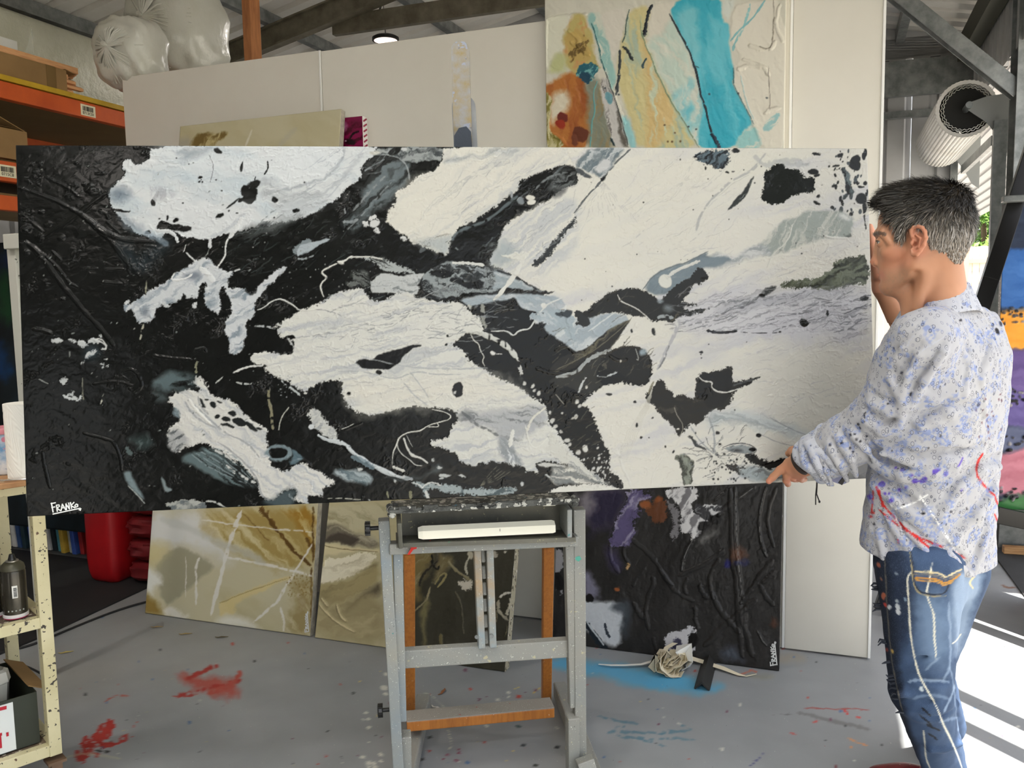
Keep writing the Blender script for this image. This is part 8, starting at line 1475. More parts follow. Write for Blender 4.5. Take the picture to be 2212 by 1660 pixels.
# ---- hair
def hair_sd():
    c = HC; s = SD((c.x-.15, c.y-.16, c.z-.10), (c.x+.15, c.y+.15, c.z+.15), .0024); ax = (A3(Hf), A3(Hu), A3(Hw))
    s.add(s.ell(hp(1999, 477), (.0955, .0905, .0795), ax), .01); s.add(s.ell(hp(2036, 498), (.0615, .070, .069), ax), .02); s.add(s.ell(hp(1955, 430), (.052, .032, .052), ax), .02); s.add(s.cone(hp(1925, 428), hp(1900, 444), .016, .006), .012)
    s.add(s.ell(hp(2060, 540), (.022, .044, .044), ax), .02); s.add(s.ell(hp(2060, 428), (.030, .020, .04), ax), .02)
    X, Y, Z = s.X-c.x, s.Y-c.y, s.Z-c.z; a = X*Hf.x+Y*Hf.y; b = Z; w = X*Hw.x+Y*Hw.y
    a_ = lambda px: (hp(px, 510)-c).dot(Hf); b_ = lambda py: (hp(1995, py)-c).z
    # hairline: in front of the temple and below the ear line is bare
    poly_ = [(1880, 380), (2110, 380), (2110, 574), (2072, 574), (2050, 566), (2030, 562), (2014, 545), (2004, 520), (1998, 496), (1985, 487), (1970, 490), (1962, 505), (1958, 538), (1944, 541), (1937, 530), (1940, 500), (1928, 480), (1922, 462), (1914, 452), (1884, 452)]
    pts = [((hp(x, y)-c).dot(Hf), (hp(x, y)-c).z) for x, y in poly_]; d2 = np.full(a.shape, 1e3, np.float32); ins = np.zeros(a.shape, bool)
    for i, p in enumerate(pts):
        r = pts[i-1]; e0, e1 = p[0]-r[0], p[1]-r[1]; L2 = e0*e0+e1*e1; t = np.clip(((a-r[0])*e0+(b-r[1])*e1)/L2, 0, 1); np.minimum(d2, (a-r[0]-t*e0)**2+(b-r[1]-t*e1)**2, out=d2); cc = (r[1] > b) != (p[1] > b)
        if abs(e1) > 1e-9: ins ^= cc & (a < e0*(b-r[1])/e1+r[0])
    m = np.sqrt(d2)*np.where(ins, -1, 1); s.cut(m, .010)
    n_ = fbm(a*150+b*60, w*150+b*50, 3); s.d -= n_*.0022; n_ = fbm(a*420+w*300, b*90-w*50, 2); s.d -= n_*.0010
    return s
M_hair = mat('hair', rough=.5, attr=True, spec=.35)
def hair_col(c, p, n):
    b = p[:, 2]-HC.z; k = np.clip((b-.012)/.05+fbm(p[:, 0]*60, p[:, 1]*60+p[:, 2]*40, 3)*.5, 0, 1)[None, :, None]; top = np.array((62, 53, 41), np.float32); side = np.array((112, 102, 90), np.float32)
    c.C[:] = side*(1-k)+top*k; st_ = fbm(p[:, 0]*900+p[:, 1]*500, p[:, 2]*160, 2); c.C += (st_*26)[None, :, None]; low = np.clip((-.03-b)/.03, 0, 1)[None, :, None]; c.C = c.C*(1-low*.5)+np.array((140, 110, 84), np.float32)*low*.5
hr = hair_sd().mesh('hair', M_hair, man, hair_col)
# strands over the shell
me = hr.data; nv = len(me.vertices); pv = np.empty(nv*3, np.float32); me.vertices.foreach_get('co', pv); pv = pv.reshape(-1, 3); pn = np.empty(nv*3, np.float32); me.vertices.foreach_get('normal', pn); pn = pn.reshape(-1, 3)
rs2 = np.random.RandomState(3); org = np.array(man['_org'], np.float32); verts = []; faces = []; cols = []
crown = hp(2050, 420)
for i in rs2.choice(nv, 17000):
    p = Vector(pv[i]+org); nrm_ = Vector(pn[i]); rel = p-HC; b = rel.z; away = (p-crown); fr = (p-HC).dot(Hf)
    dirn = Vector(away); dirn = dirn-nrm_*dirn.dot(nrm_); 
    if dirn.length < 1e-4: continue
    dirn.normalize(); dirn = (dirn+Zu*(-.7 if b < .03 else 0.1)+Hf*(.3 if b > .05 else -.15)).normalized(); dirn = (dirn-nrm_*dirn.dot(nrm_)).normalized(); jit = Vector(rs2.normal(0, .28, 3)); L_ = (.010 if b < .0 else .020)*(1+.5*rs2.rand())*(1.35 if fr > .05 and b > .04 else 1)
    if b < -.03: L_ = .006
    lift = .22 if b < .02 else .42; d = (dirn+nrm_*lift+jit*.5).normalized(); w = dirn.cross(nrm_).normalized()*(.0006+.0004*rs2.rand()); o0 = len(verts); m_ = p+d*L_*.55+nrm_*.001; e_ = p+d*L_-nrm_*L_*.10+jit*.001
    verts += [p-w, p+w, m_+w*.8, m_-w*.8, e_]; faces += [(o0, o0+1, o0+2, o0+3), (o0+3, o0+2, o0+4)]
    g = min(1, max(0, (b-.005)/.06+rs2.normal(0, .22))); base = np.array((148, 140, 130))*(1-g)+np.array((40, 35, 28))*g; base = base*(.55+.7*rs2.rand()) if rs2.rand() > .22 else base*.45+110*(1-g); cols += [np.clip(base, 0, 255)]*5
for i in range(260):                                        # quiff over the forehead
    w = rs2.uniform(-.045, .045); p = hp(1922+rs2.uniform(-8, 14), 432+rs2.uniform(-8, 10), w); tip = hp(1886+rs2.uniform(-3, 22), 446+rs2.uniform(-10, 22), w*1.1); mid = hp(1900+rs2.uniform(-4, 8), 430+rs2.uniform(-6, 8), w*1.05); wv = Vector((0, 0, 1)).cross(tip-p).normalized()*.0008+Zu*.0006; o0 = len(verts); verts += [p-wv, p+wv, mid+wv, mid-wv, tip]; faces += [(o0, o0+1, o0+2, o0+3), (o0+3, o0+2, o0+4)]; cols += [np.array((44, 38, 32))*(.7+.7*rs2.rand())]*5
me2 = bpy.data.meshes.new('hair_strand'); me2.from_pydata([tuple(np.array(v)-org) for v in verts], [], faces); q = np.array(cols)/255; q = np.where(q <= .04045, q/12.92, ((q+.055)/1.055)**2.4); cc = np.ones((len(verts), 4), np.float32); cc[:, :3] = q; ca = me2.color_attributes.new('Col', 'FLOAT_COLOR', 'POINT'); ca.data.foreach_set('color', cc.ravel()); me2.materials.append(M_hair)
ho = bpy.data.objects.new('hair_strand', me2); sc.collection.objects.link(ho); ho.parent = hr; ho['kind'] = 'stuff'; ho['_org'] = tuple(man['_org'])
# ---- shirt
M_shirt = mat('paisley_shirt', rough=.8, attr=True, spec=.2, bump=(700, .15, .0006))
nt = M_shirt.node_tree; N_, L__ = nt.nodes, nt.links; bs = N_['Principled BSDF']; base_out = bs.inputs['Base Color'].links[0].from_socket; tc = [n for n in N_ if n.type == 'TEX_COORD'][0]
def nmix(a, col, f):
    x = N_.new('ShaderNodeMix'); x.data_type = 'RGBA'; L__.new(a, x.inputs[6]); x.inputs[7].default_value = (*lin(col), 1); L__.new(f, x.inputs[0]); return x.outputs[2]
def nmath(op, a, b=None, c=None):
    x = N_.new('ShaderNodeMath'); x.operation = op; x.use_clamp = op in ('MULTIPLY',)
    for i, v in enumerate((a, b, c)):
        if v is None: continue
        if isinstance(v, (int, float)): x.inputs[i].default_value = v
        else: L__.new(v, x.inputs[i])
    return x.outputs[0]
def nrange(v, a, b):
    r = N_.new('ShaderNodeMapRange'); r.inputs[1].default_value = a; r.inputs[2].default_value = b; L__.new(v, r.inputs[0]); return r.outputs[0]
nz = N_.new('ShaderNodeTexNoise'); nz.inputs['Scale'].default_value = 26; nz.inputs['Detail'].default_value = 2; L__.new(tc.outputs['Object'], nz.inputs[0]); nz2 = N_.new('ShaderNodeTexNoise'); nz2.inputs['Scale'].default_value = 120; L__.new(tc.outputs['Object'], nz2.inputs[0])
blot_ = nmath('MULTIPLY', nrange(nz.outputs[0], .50, .58), nrange(nz2.outputs[0], .44, .58)); cur = nmix(base_out, (118, 136, 184), nmath('MULTIPLY', blot_, .75))
for sc_, lo_, hi_, col in ((72, .30, .36, (66, 70, 82)), (100, .26, .31, (92, 100, 124))):
    vo = N_.new('ShaderNodeTexVoronoi'); vo.inputs['Scale'].default_value = sc_; mp = N_.new('ShaderNodeMapping'); mp.inputs['Scale'].default_value = (1.25, 1.25, .8); mp.inputs['Rotation'].default_value = (.3, .5, .2); L__.new(tc.outputs['Object'], mp.inputs[0]); L__.new(mp.outputs[0], vo.inputs['Vector'])
    dd = vo.outputs['Distance']; ring = nmath('MULTIPLY', nrange(dd, lo_, lo_+.03), nrange(dd, hi_+.05, hi_)); sep = N_.new('ShaderNodeSeparateColor'); L__.new(vo.outputs['Color'], sep.inputs[0]); pick = nrange(sep.outputs[0], .42, .46); cur = nmix(cur, col, nmath('MULTIPLY', nmath('MULTIPLY', ring, pick), .8))
    dot = nmath('MULTIPLY', nrange(dd, .12, .08), pick); cur = nmix(cur, col, nmath('MULTIPLY', dot, .7))
L__.new(cur, bs.inputs['Base Color'])
def shirt_sd():
    s = SD((.72, 1.72, .70), (1.36, 2.56, 1.56), .0036); X, Y, Z = s.X, s.Y, s.Z
    # torso slices: height, photo x of the axis, depth, half width across, half depth
    sl = [(2040, 640, 2.02, .050, .050), (2044, 676, 2.03, .120, .080), (2042, 708, 2.03, .164, .098), (2038, 760, 2.03, .184, .114), (2030, 840, 2.04, .184, .124), (2024, 930, 2.06, .174, .124), (2018, 1010, 2.08, .166, .124), (2008, 1100, 2.10, .168, .128), (2000, 1190, 2.12, .174, .136), (1994, 1290, 2.13, .180, .142)]
    cs = [P(a, b, c) for a, b, c, _, _ in sl]; zz = np.array([c.z for c in cs][::-1]); f = lambda v: np.interp(Z, zz, np.array(v[::-1])).astype(np.float32)
    cx, cy, aw, af = f([c.x for c in cs]), f([c.y for c in cs]), f([q[3] for q in sl]), f([q[4] for q in sl])
    u = (X-cx)*Bs.x+(Y-cy)*Bs.y; v = (X-cx)*Bf.x+(Y-cy)*Bf.y; k = ((np.abs(u)/aw)**2.3+(np.abs(v)/af)**2.3)**(1/2.3); d = (k-1)*np.minimum(aw, af)*.9
    s.add(np.maximum(d, Z-cs[0].z), .01)
    s.add(s.cone(NB+Zu*-.035, LSH, .058, .058), .03); s.add(s.cone(NB+Zu*-.035+Bs*.04, RSH, .056, .058), .03)
    # hem: dips at the back right, rises to the front left
    h0, h1, h2_ = P(1855, 1176, 2.10), P(2090, 1292, 2.02), P(2142, 1212, 2.22)
    # sleeves
    s.add(s.cone(LSH, LEL, .066, .060), .035); s.add(s.cone(LEL, LEL.lerp(LWR, .45), .060, .058), .02); s.add(s.cone(LEL.lerp(LWR, .45), LEL.lerp(LWR, .74), .058, .052), .02); cf = LEL.lerp(LWR, .72)
    s.add(s.cone(cf, LEL.lerp(LWR, .84), .050, .046), .008); s.add(s.cone(LEL.lerp(LWR, .30)+Zu*-.030, LEL.lerp(LWR, .66)+Zu*-.034, .034, .036), .03)
    s.add(s.cone(RSH, REL, .064, .058), .035); s.add(s.cone(REL, REL.lerp(RWR, .22), .058, .054), .02)
    # cuts: neck opening, cuffs
    s.cut((Z-(NB.z-.028))+((X-NB.x)*Bf.x+(Y-NB.y)*Bf.y)*.45, .012)
    axd = (LWR-LEL).normalized(); q = LEL.lerp(LWR, .86); s.sub(s.cone(q+axd*-.012, LWR+axd*.1, .040, .040), .006)
    # hem plane pieces
    pass
    # folds
    def fold(pts, r, k, out=False):
        for i in range(len(pts)-1):
            c_ = s.cone(pts[i], pts[i+1], r, r*.8); (s.add if out else s.sub)(c_, k)
    def on(px, py):                                         # point on the near surface of the shirt, found by marching the sight line
        d_ = ray(px, py).normalized(); t = 1.6
        while t < 2.9:
            p = EYE+d_*t; i = [(int(round((p[j]-s.lo[j])/s.vox))) for j in range(3)]
            if all(0 <= i[j] < s.n[j] for j in range(3)) and s.d[i[0], i[1], i[2]] < .002: return p
            t += .003
        return None
    F = [([(1890, 985), (1950, 1010), (2010, 1004), (2060, 985)], .010), ([(1905, 960), (1980, 985), (2040, 975), (2120, 962)], .006), ([(1890, 1030), (1930, 1060), (1980, 1100)], .009), ([(2160, 990), (2120, 1000), (2070, 1040), (2030, 1100)], .007), ([(1910, 1090), (1950, 1150), (1990, 1200)], .006), ([(1900, 1130), (1910, 1190)], .006), ([(2150, 1040), (2110, 1100), (2060, 1150)], .007), ([(1990, 900), (2050, 870), (2110, 880)], .006), ([(1965, 860), (2000, 800), (2040, 740)], .006),
         ([(1925, 800), (1950, 850), (1945, 900)], .006), ([(1880, 850), (1920, 870), (1950, 860)], .006), ([(1870, 890), (1905, 915), (1930, 905)], .007), ([(1845, 925), (1870, 950), (1890, 975)], .006), ([(1820, 940), (1840, 975), (1850, 1010)], .006), ([(1795, 955), (1812, 985), (1830, 1020)], .006), ([(1776, 965), (1785, 1000), (1800, 1030)], .005), ([(1760, 985), (1775, 1010), (1790, 1030)], .004), ([(1990, 700), (1950, 730), (1920, 770)], .005), ([(1985, 745), (1960, 790), (1950, 830)], .006), ([(2050, 1180), (2090, 1220), (2110, 1260)], .006), ([(2130, 1120), (2120, 1180), (2100, 1230)], .006), ([(1960, 1130), (2010, 1180), (2060, 1230)], .005), ([(2140, 720), (2120, 800), (2130, 880)], .005), ([(2060, 690), (2090, 760), (2085, 830)], .005)]
    P3 = [([on(*p) for p in pts], r) for pts, r in F]
    for pts, r in P3:
        pts = [p for p in pts if p is not None]
        if len(pts) > 1: fold([p-(EYE-p).normalized()*-.003 for p in pts], r, r*2.4)
    for pts, r in P3:
        pts = [p for p in pts if p is not None]
        if len(pts) > 1: fold([p+Vector((0, 0, -.022))+(p-EYE).normalized()*.004 for p in pts], r*.8, r*2.5, True)
    s.d += (fbm(X*9+Z*5, Y*9+Z*7, 3)*.006+fbm(X*26+Z*22, Y*26-Z*18, 3)*.0028).astype(np.float32)
    q0, q1, q2 = P(1854, 1177, 2.12), P(2082, 1238, 2.01), P(2151, 1184, 2.22); hn = (q1-q0).cross(q2-q0).normalized(); hn = hn if hn.z < 0 else -hn; s.cut((X-q0.x)*hn.x+(Y-q0.y)*hn.y+(Z-q0.z)*hn.z, .004)
    return s
def shirt_col(c, p, n):
    c.C[:] = np.array((170, 170, 174), np.float32); c.C += (fbm(p[:, 0]*14, p[:, 1]*14+p[:, 2]*10, 3)[None, :, None]*np.array((6, 5, 2)))
    RD, PU, BK_, WH = (186, 44, 40), (92, 70, 170), (28, 26, 30), (232, 232, 230)
    for pts, w, col in (([(2124, 978), (2110, 1000), (2110, 1030), (2126, 1050), (2150, 1072)], 3.0, RD), ([(2148, 1068), (2156, 1092)], 2.4, RD), ([(2148, 1110), (2156, 1128)], 2, RD), ([(1895, 1060), (1908, 1092), (1935, 1122), (1965, 1152), (2000, 1176), (2030, 1206), (2050, 1218)], 3.2, RD), ([(1965, 1152), (2000, 1168), (2038, 1183)], 2.2, RD), ([(1898, 1100), (1930, 1130), (1975, 1158)], 2, RD), ([(2060, 1192), (2086, 1208)], 2.4, RD), ([(1893, 1050), (1900, 1072)], 5, RD), ([(1905, 1084), (1910, 1096)], 6, RD), ([(1940, 1165), (1941, 1174)], 2, RD), ([(1985, 1070), (2010, 1105), (2045, 1160), (2070, 1200)], 1.8, WH), ([(1920, 1070), (1930, 1110), (1960, 1170)], 1.6, WH), ([(1930, 1102), (1980, 1085), (2005, 1068)], 1.6, WH), ([(2080, 988), (2070, 1010)], 1.5, PU), ([(1886, 1060), (1884, 1085), (1884, 1105)], 2, RD)): c.line(pts, w+1.6, col, warp=.8, soft=1.4)
    for x, y, r in ((1903, 1045, 8), (1878, 1073, 6), (1925, 1080, 6), (1952, 1015, 5), (1968, 1026, 4), (1942, 1057, 5), (1958, 1052, 4), (1975, 1040, 7), (1988, 1038, 4), (1996, 1036, 8), (2018, 1020, 7), (2026, 1016, 5), (2043, 1024, 6), (2076, 1058, 3), (1910, 1068, 4), (1920, 1066, 3), (1937, 1012, 3), (1985, 1025, 3)): c.ell(x, y, r, r*.8, PU, 30, warp=3, soft=1.2)
    for x, y, rx, ry in ((1793, 961, 3, 3.4), (1818, 958, 4, 5), (1854, 917, 2.4, 3), (1857, 925, 2.4, 3), (1865, 912, 4, 3), (1837, 940, 3, 3), (1846, 938, 2.6, 2.6), (1850, 950, 2.4, 2.4), (1836, 968, 3, 3), (1843, 976, 2.4, 2.4), (1858, 954, 2.4, 3), (1872, 943, 2.4, 2.4), (1871, 952, 2, 2), (1868, 900, 2, 6), (1870, 893, 2, 2), (2075, 692, 3, 2.4), (2115, 875, 3, 3), (2154, 716, 4, 8), (2161, 700, 3, 6), (2144, 702, 3, 4), (2149, 733, 2, 3), (2170, 683, 3, 6), (1994, 1110, 4, 3.4), (2054, 1106, 2.6, 2.6), (1952, 1090, 3, 2), (1888, 1133, 3, 3), (1948, 806, 3, 2), (2032, 944, 2.6, 2.6), (2006, 968, 2, 2), (1956, 770, 2, 2), (1900, 790, 2, 1.6), (2088, 1100, 2, 3), (1918, 873, 3, 2)): c.ell(x, y, rx, ry, BK_, 20, warp=.8, soft=.8)
    r = random.Random(3)
    for _ in range(26): c.ell(r.gauss(2135, 14), r.gauss(915, 26), r.uniform(.8, 2), r.uniform(1, 3), (90, 50, 60), 10, warp=.5, soft=.8)
    c.ell(1886, 1108, 5, 3, RD, warp=1); c.ell(1881, 1117, 5, 2.4, RD, warp=1)
    for pts in ([(2170, 676), (2120, 690), (2070, 708), (2020, 740), (1975, 770)], [(1975, 722), (1960, 745), (1955, 770), (1962, 800)]): c.line(pts, 1.8, (172, 176, 190), a=.8)
sh = shirt_sd().mesh('shirt', M_shirt, man, shirt_col)
# collar: band around the neck, folded down, plus the placket end
def collar_sd():
    s = SD((NB.x-.14, NB.y-.14, NB.z-.10), (NB.x+.13, NB.y+.13, NB.z+.10), .0022); n_ = 34
    top = []; bot = []
    for i in range(n_+1):
        a = math.radians(-150+300*i/n_); d = Bf*-math.cos(a)+Bs*math.sin(a); f = (1-math.cos(a))/2      # f=0 at the nape, 1 at the throat
        c0 = NB+Bf*.006; top.append(c0+d*(.063+.008*f)+Zu*(.046-.060*f)); bot.append(c0+d*(.090+.020*f)+Zu*(-.012-.074*f))
    for i in range(n_):
        for k in range(12):
            a = top[i].lerp(bot[i], k/11); b = top[i+1].lerp(bot[i+1], k/11); s.add(s.cone(a, b, .0040, .0040), .002)
    return s
collar_sd().mesh('collar', M_shirt, sh, lambda c, p, n: c.C.__setitem__(slice(None), np.array((178, 180, 188), np.float32)))
# rolled cuff, its turned lining
def cuff_sd():
    axd = (LWR-LEL).normalized(); c0 = LEL.lerp(LWR, .80); s = SD((c0.x-.09, c0.y-.09, c0.z-.10), (c0.x+.10, c0.y+.09, c0.z+.09), .0024); e1 = axd.cross(Zu).normalized(); e2 = e1.cross(axd)
    for j, (t, R_) in enumerate(((-.034, .054), (-.012, .056), (.010, .053), (.030, .047))):
        pts = []
        for i in range(26):
            a = 2*math.pi*i/26; q = R_*(1+.07*math.sin(a*2+j*1.3)+.04*math.sin(a*5+j)); pts.append(c0+axd*(t+.008*math.sin(a*3+j*2))+e1*math.cos(a)*q+e2*math.sin(a)*q)
        for i in range(26): s.add(s.cone(pts[i-1], pts[i], .0095, .0095), .010)
    return s
cuff_sd().mesh('cuff', M_shirt, sh, lambda c, p, n: c.C.__setitem__(slice(None), np.array((174, 176, 184), np.float32)))
mb = MB(); Yc = 2.12; mb.prism([P(1786, 1026, Yc), P(1832, 1030, Yc), P(1829, 1044, Yc), P(1818, 1048, Yc), P(1795, 1040, Yc)], Vector((0, .004, 0))); mb.build('cuff_flap', mat('flap_cloth', (130, 132, 160), .8), sh); mb = MB(); mb.prism([P(1824, 1028, Yc-.002), P(1833, 1026, Yc-.002), P(1819, 1049, Yc-.002), P(1811, 1044, Yc-.002)], Vector((0, .003, 0))); mb.build('cuff_lining', mat('black_lining', (16, 14, 16), .6), sh)
# ---- jeans
M_jean = mat('denim', rough=.82, attr=True, spec=.2, bump=(900, .25, .0006), wave=(900, (96, 112, 134), .56, .8, (1, 1, .2)))
LHIP, RHIP = P(1970, 1215, 2.06), P(2032, 1215, 2.20); LKN, RKN = P(1990, 1490, 2.16), P(1998, 1440, 2.40); LAN = P(2036, 1655, 2.42); RAN = P(2044, 1600, 2.62); LAN.z = .10; RAN.z = .12
def jean_sd():
    s = SD((.86, 1.88, .02), (1.46, 2.82, .94), .0034); X, Y, Z = s.X, s.Y, s.Z
    pc = (LHIP+RHIP)/2; s.add(s.ell(pc+Zu*.02, (.140, .118, .15), (A3(Bs), A3(Bf), A3(Zu))), .02)
    s.add(s.cone(LHIP+Bf*-.02, LKN, .100, .074), .03); s.add(s.cone(LKN, LAN, .072, .060), .02); s.add(s.cone(RHIP+Bf*-.02, RKN, .100, .072), .03); s.add(s.cone(RKN, RAN, .070, .058), .02)
    s.sub(s.cone(pc-Bf*.15+Zu*-.06, pc-Bf*.10+Zu*-.22, .010, .006), .03); s.cut(.035-Z, .01)
    for (ax_, ay, az), (bx, by, bz), r in (((1940, 1478, 2.05), (2060, 1474, 2.06), .010), ((1945, 1440, 2.05), (2030, 1400, 2.03), .007), ((1960, 1520, 2.08), (2062, 1500, 2.1), .007), ((1975, 1560, 2.1), (2070, 1540, 2.12), .008), ((2000, 1600, 2.14), (2080, 1590, 2.17), .006), ((1930, 1300, 1.98), (1970, 1340, 1.99), .007), ((2052, 1290, 2.02), (2056, 1400, 2.1), .008), ((1990, 1640, 2.2), (2080, 1625, 2.23), .006)): s.sub(s.cone(P(ax_, ay, az), P(bx, by, bz), r, r*.7), .018)
    for (ax_, ay, az), (bx, by, bz), r in (((1945, 1500, 2.06), (2050, 1492, 2.08), .010), ((1985, 1545, 2.11), (2066, 1522, 2.13), .009), ((2010, 1620, 2.19), (2075, 1608, 2.2), .008)): s.add(s.cone(P(ax_, ay, az+.03), P(bx, by, bz+.03), r, r*.7), .02)
    s.d += (fbm(X*11+Z*4, Y*11+Z*5, 3)*.006+fbm(X*30, Z*34+Y*20, 2)*.002).astype(np.float32); return s
def jean_col(c, p, n):
    c.C[:] = np.array((58, 76, 104), np.float32); nz_ = fbm(p[:, 0]*30, p[:, 2]*22+p[:, 1]*30, 4); c.C += (nz_[None, :, None]*np.array((14, 16, 18)))
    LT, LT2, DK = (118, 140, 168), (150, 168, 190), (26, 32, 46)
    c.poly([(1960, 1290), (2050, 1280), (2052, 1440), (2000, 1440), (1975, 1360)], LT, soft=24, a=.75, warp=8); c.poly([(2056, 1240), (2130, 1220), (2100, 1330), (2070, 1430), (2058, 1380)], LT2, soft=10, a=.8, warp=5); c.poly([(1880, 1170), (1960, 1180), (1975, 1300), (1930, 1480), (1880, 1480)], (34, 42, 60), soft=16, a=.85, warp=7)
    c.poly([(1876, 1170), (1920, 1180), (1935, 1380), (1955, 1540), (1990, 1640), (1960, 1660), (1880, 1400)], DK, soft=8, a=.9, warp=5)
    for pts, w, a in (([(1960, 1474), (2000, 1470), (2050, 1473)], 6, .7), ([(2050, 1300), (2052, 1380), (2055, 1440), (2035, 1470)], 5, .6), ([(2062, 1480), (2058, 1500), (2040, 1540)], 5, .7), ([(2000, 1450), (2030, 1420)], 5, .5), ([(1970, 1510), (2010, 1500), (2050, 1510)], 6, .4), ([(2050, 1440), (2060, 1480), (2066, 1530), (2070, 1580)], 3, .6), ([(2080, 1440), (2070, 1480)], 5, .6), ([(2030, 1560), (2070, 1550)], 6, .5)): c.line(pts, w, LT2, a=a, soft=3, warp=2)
    for pts, w in (([(2013, 1216), (2011, 1240), (2006, 1262), (2001, 1278), (2006, 1300), (2017, 1325), (2018, 1350), (2018, 1380), (2021, 1400), (2022, 1425)], 3.0), ([(1970, 1235), (1959, 1248), (1961, 1275), (1964, 1320), (1966, 1370), (1975, 1420), (1985, 1460), (2005, 1495), (2025, 1530), (2037, 1565), (2055, 1600), (2070, 1635), (2080, 1665)], 2.6), ([(1995, 1578), (1997, 1600), (2000, 1640), (2010, 1662)], 2), ([(2076, 1370), (2066, 1385), (2056, 1392)], 1.6), ([(1975, 1630), (1988, 1662)], 1.6)): c.line(pts, w+.8, (222, 218, 200), warp=.3, soft=1.5)
    for pts, w, col in (([(1971, 1235), (2010, 1236), (2035, 1240), (2042, 1248), (2060, 1238), (2078, 1230)], 2, (206, 190, 150)), ([(1971, 1241), (2010, 1242), (2035, 1246), (2042, 1254), (2062, 1244), (2078, 1236)], 1.4, (120, 110, 96)), ([(1972, 1250), (2010, 1250), (2030, 1254), (2040, 1262), (2060, 1252), (2076, 1240)], 3, (186, 132, 56)), ([(1973, 1255), (2010, 1255), (2030, 1259), (2040, 1266), (2060, 1257)], 1.6, (190, 140, 70)), ([(1968, 1190), (1972, 1240), (1980, 1278), (2010, 1286), (2042, 1284), (2050, 1262)], 2, (40, 46, 60)), ([(1965, 1190), (1970, 1240), (1978, 1281), (2010, 1290), (2045, 1287)], 1.2, (150, 140, 110)), ([(2110, 1240), (2092, 1258), (2102, 1272)], 2, (206, 190, 150)), ([(2118, 1228), (2130, 1216)], 3, (190, 140, 70)), ([(1910, 1180), (1915, 1300), (1922, 1400), (1936, 1480), (1950, 1540)], 1.4, (96, 92, 84))): c.line(pts, w+1.4, col, warp=.8, soft=1.4)
    for x, y, r, col in ((1908, 1287, 5, (170, 96, 70)), (1895, 1222, 4, (160, 90, 66)), (1912, 1306, 4, (176, 60, 50)), (1940, 1312, 5, (190, 196, 200)), (1922, 1312, 4, (186, 192, 196)), (1940, 1322, 5, (196, 200, 204)), (1938, 1300, 3, (150, 160, 166)), (1915, 1405, 3, (150, 70, 60)), (1927, 1408, 3, (180, 150, 80)), (1902, 1252, 3, (140, 100, 80)), (1955, 1296, 3, (120, 140, 160)), (1935, 1240, 3, (120, 130, 140)), (1990, 1490, 4, (190, 200, 206))): c.ell(x, y, r, r*1.3, col, 20, warp=2.5, soft=1)
    for pts in ([(1990, 1530), (2010, 1548)], [(1985, 1545), (2015, 1570)], [(2000, 1565), (2030, 1580)], [(2005, 1585), (2025, 1600)]): c.line(pts, 4, (26, 28, 34), warp=1.5)
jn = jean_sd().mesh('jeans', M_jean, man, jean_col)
mb = MB(); r_ = random.Random(12)
for y in (1262, 1268, 1275, 1306, 1311, 1316, 1390, 1386, 1430, 1460, 1468, 1475, 1488, 1500, 1510, 1540): 
    x = np.interp(y, [1200, 1300, 1400, 1480, 1540], [1884, 1890, 1904, 1924, 1940]); p = P(x+3, y, 2.07+.0002*(y-1200)); mb.tube([p+Vector((.01, 0, 0)), p+Vector((-.004, r_.uniform(-.003, .003), r_.uniform(-.004, .004))), p+Vector((-.011, r_.uniform(-.004, .004), r_.uniform(-.008, .006)))], [.004, .003, .001], 5)
mb.build('frayed_thread', mat('frayed_denim', (30, 36, 48), .8), jn)
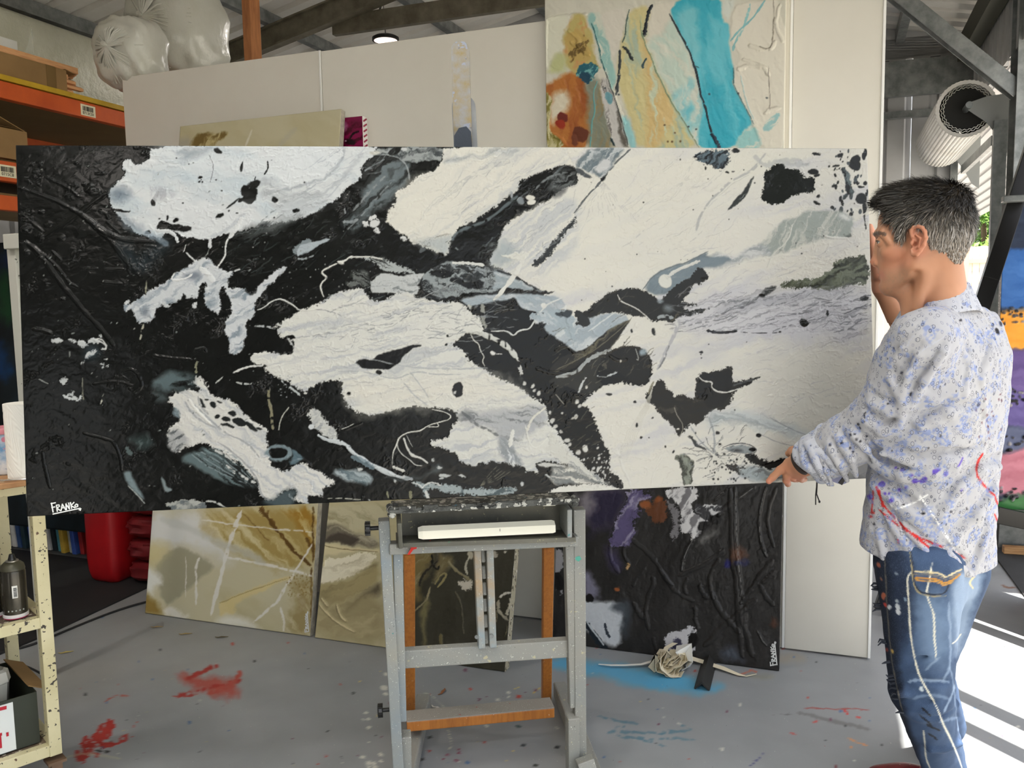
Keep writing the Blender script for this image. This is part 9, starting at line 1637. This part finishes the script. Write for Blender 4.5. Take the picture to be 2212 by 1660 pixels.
# ---- shoes
def shoe(an, az, name):
    f = Vector((math.sin(az), math.cos(az), 0)); sd_ = Vector((f.y, -f.x, 0)); a = Vector((an.x, an.y, 0)); s = SD((a.x-.30, a.y-.26, .0), (a.x+.26, a.y+.30, .22), .004); ax = (A3(f), A3(sd_), A3(Zu))
    s.add(s.cone(a+Zu*.16, a+Zu*.07-f*.01, .046, .042), .01); s.add(s.ell(a-f*.02+Zu*.05, (.055, .038, .05), ax), .02); s.add(s.ell(a+f*.09+Zu*.045, (.085, .042, .042), ax), .03); s.add(s.ell(a+f*.165+Zu*.034, (.045, .042, .032), ax), .02); s.cut(.016-s.Z, .006); so = s.mesh(name, mat('oxblood_leather', (118, 30, 38), .4, var=(20, (92, 22, 28), 2), bump=(80, .3, .001), specks=[(90, .72, (190, 160, 150))]), man)
    s = SD((a.x-.30, a.y-.26, -.01), (a.x+.26, a.y+.30, .05), .004); s.add(s.ell(a-f*.022+Zu*.012, (.060, .040, .03), ax), .02); s.add(s.ell(a+f*.07+Zu*.012, (.08, .036, .03), ax), .03); s.add(s.ell(a+f*.15+Zu*.012, (.065, .047, .03), ax), .03); s.cut(.002-s.Z, .002); s.cut(s.Z-.020, .002); s.mesh('sole', mat('dark_sole', (40, 30, 28), .7), so)
shoe(RAN, math.radians(22), 'shoe'); shoe(LAN, math.radians(-72), 'shoe')
# ---- bracelets
axd = (LWR-LEL).normalized(); e1 = axd.cross(Zu).normalized(); e2 = e1.cross(axd)
def band(name, c, R_, w, th, m, tilt=0, parent=man):
    mb = MB(); n = 48; vs = []; a_x = (axd+Zu*tilt).normalized(); u = a_x.cross(Zu).normalized(); v = u.cross(a_x)
    for i in range(n):
        a = 2*math.pi*i/n
        for r_, z in ((R_, -w/2), (R_+th, -w/2), (R_+th, w/2), (R_, w/2)): vs.append(c+u*math.cos(a)*r_*1.02+v*math.sin(a)*r_*1.05+a_x*z)
    fs = [(4*i+k, 4*i+(k+1) % 4, 4*((i+1) % n)+(k+1) % 4, 4*((i+1) % n)+k) for i in range(n) for k in range(4)]; mb.add(vs, fs); return mb.build(name, m, parent, smooth=True)
bc = P(1733, 998, 2.175); b1 = band('leather_bracelet', bc, .030, .012, .0028, mat('dark_leather', (44, 34, 28), .45, bump=(200, .3, .001)), .1); b2 = band('leather_bracelet', bc+axd*-.012, .031, .007, .003, mat('olive_leather', (86, 74, 36), .5), -.15)
mb = MB(); d_ = (EYE-bc).normalized(); mb.box(bc+d_*.034+axd*.002, .010, .004, .020, axd, d_, axd.cross(d_)); mb.build('buckle', mat('chrome', (200, 200, 196), .15, 1), b1); mb = MB(); kn = P(1765, 1030, 2.165)
mb.tube([P(1752, 1024, 2.165), kn, P(1764, 1052, 2.165), P(1762, 1070, 2.165), P(1762, 1091, 2.165)], .0016, 6); mb.tube([kn, P(1765, 1050, 2.163), P(1764, 1068, 2.163), P(1770, 1084, 2.163)], .0016, 6); mb.lathe(P(1770, 1084, 2.163)-Zu*.004, [(.0005, 0), (.003, .002), (.0025, .006), (.0005, .007)], 8); mb.lathe(kn-Zu*.006, [(.0005, 0), (.0035, .003), (.003, .008), (.0005, .009)], 8); mb.build('cord_tail', mat('black_cord', (20, 16, 18), .7), b1)
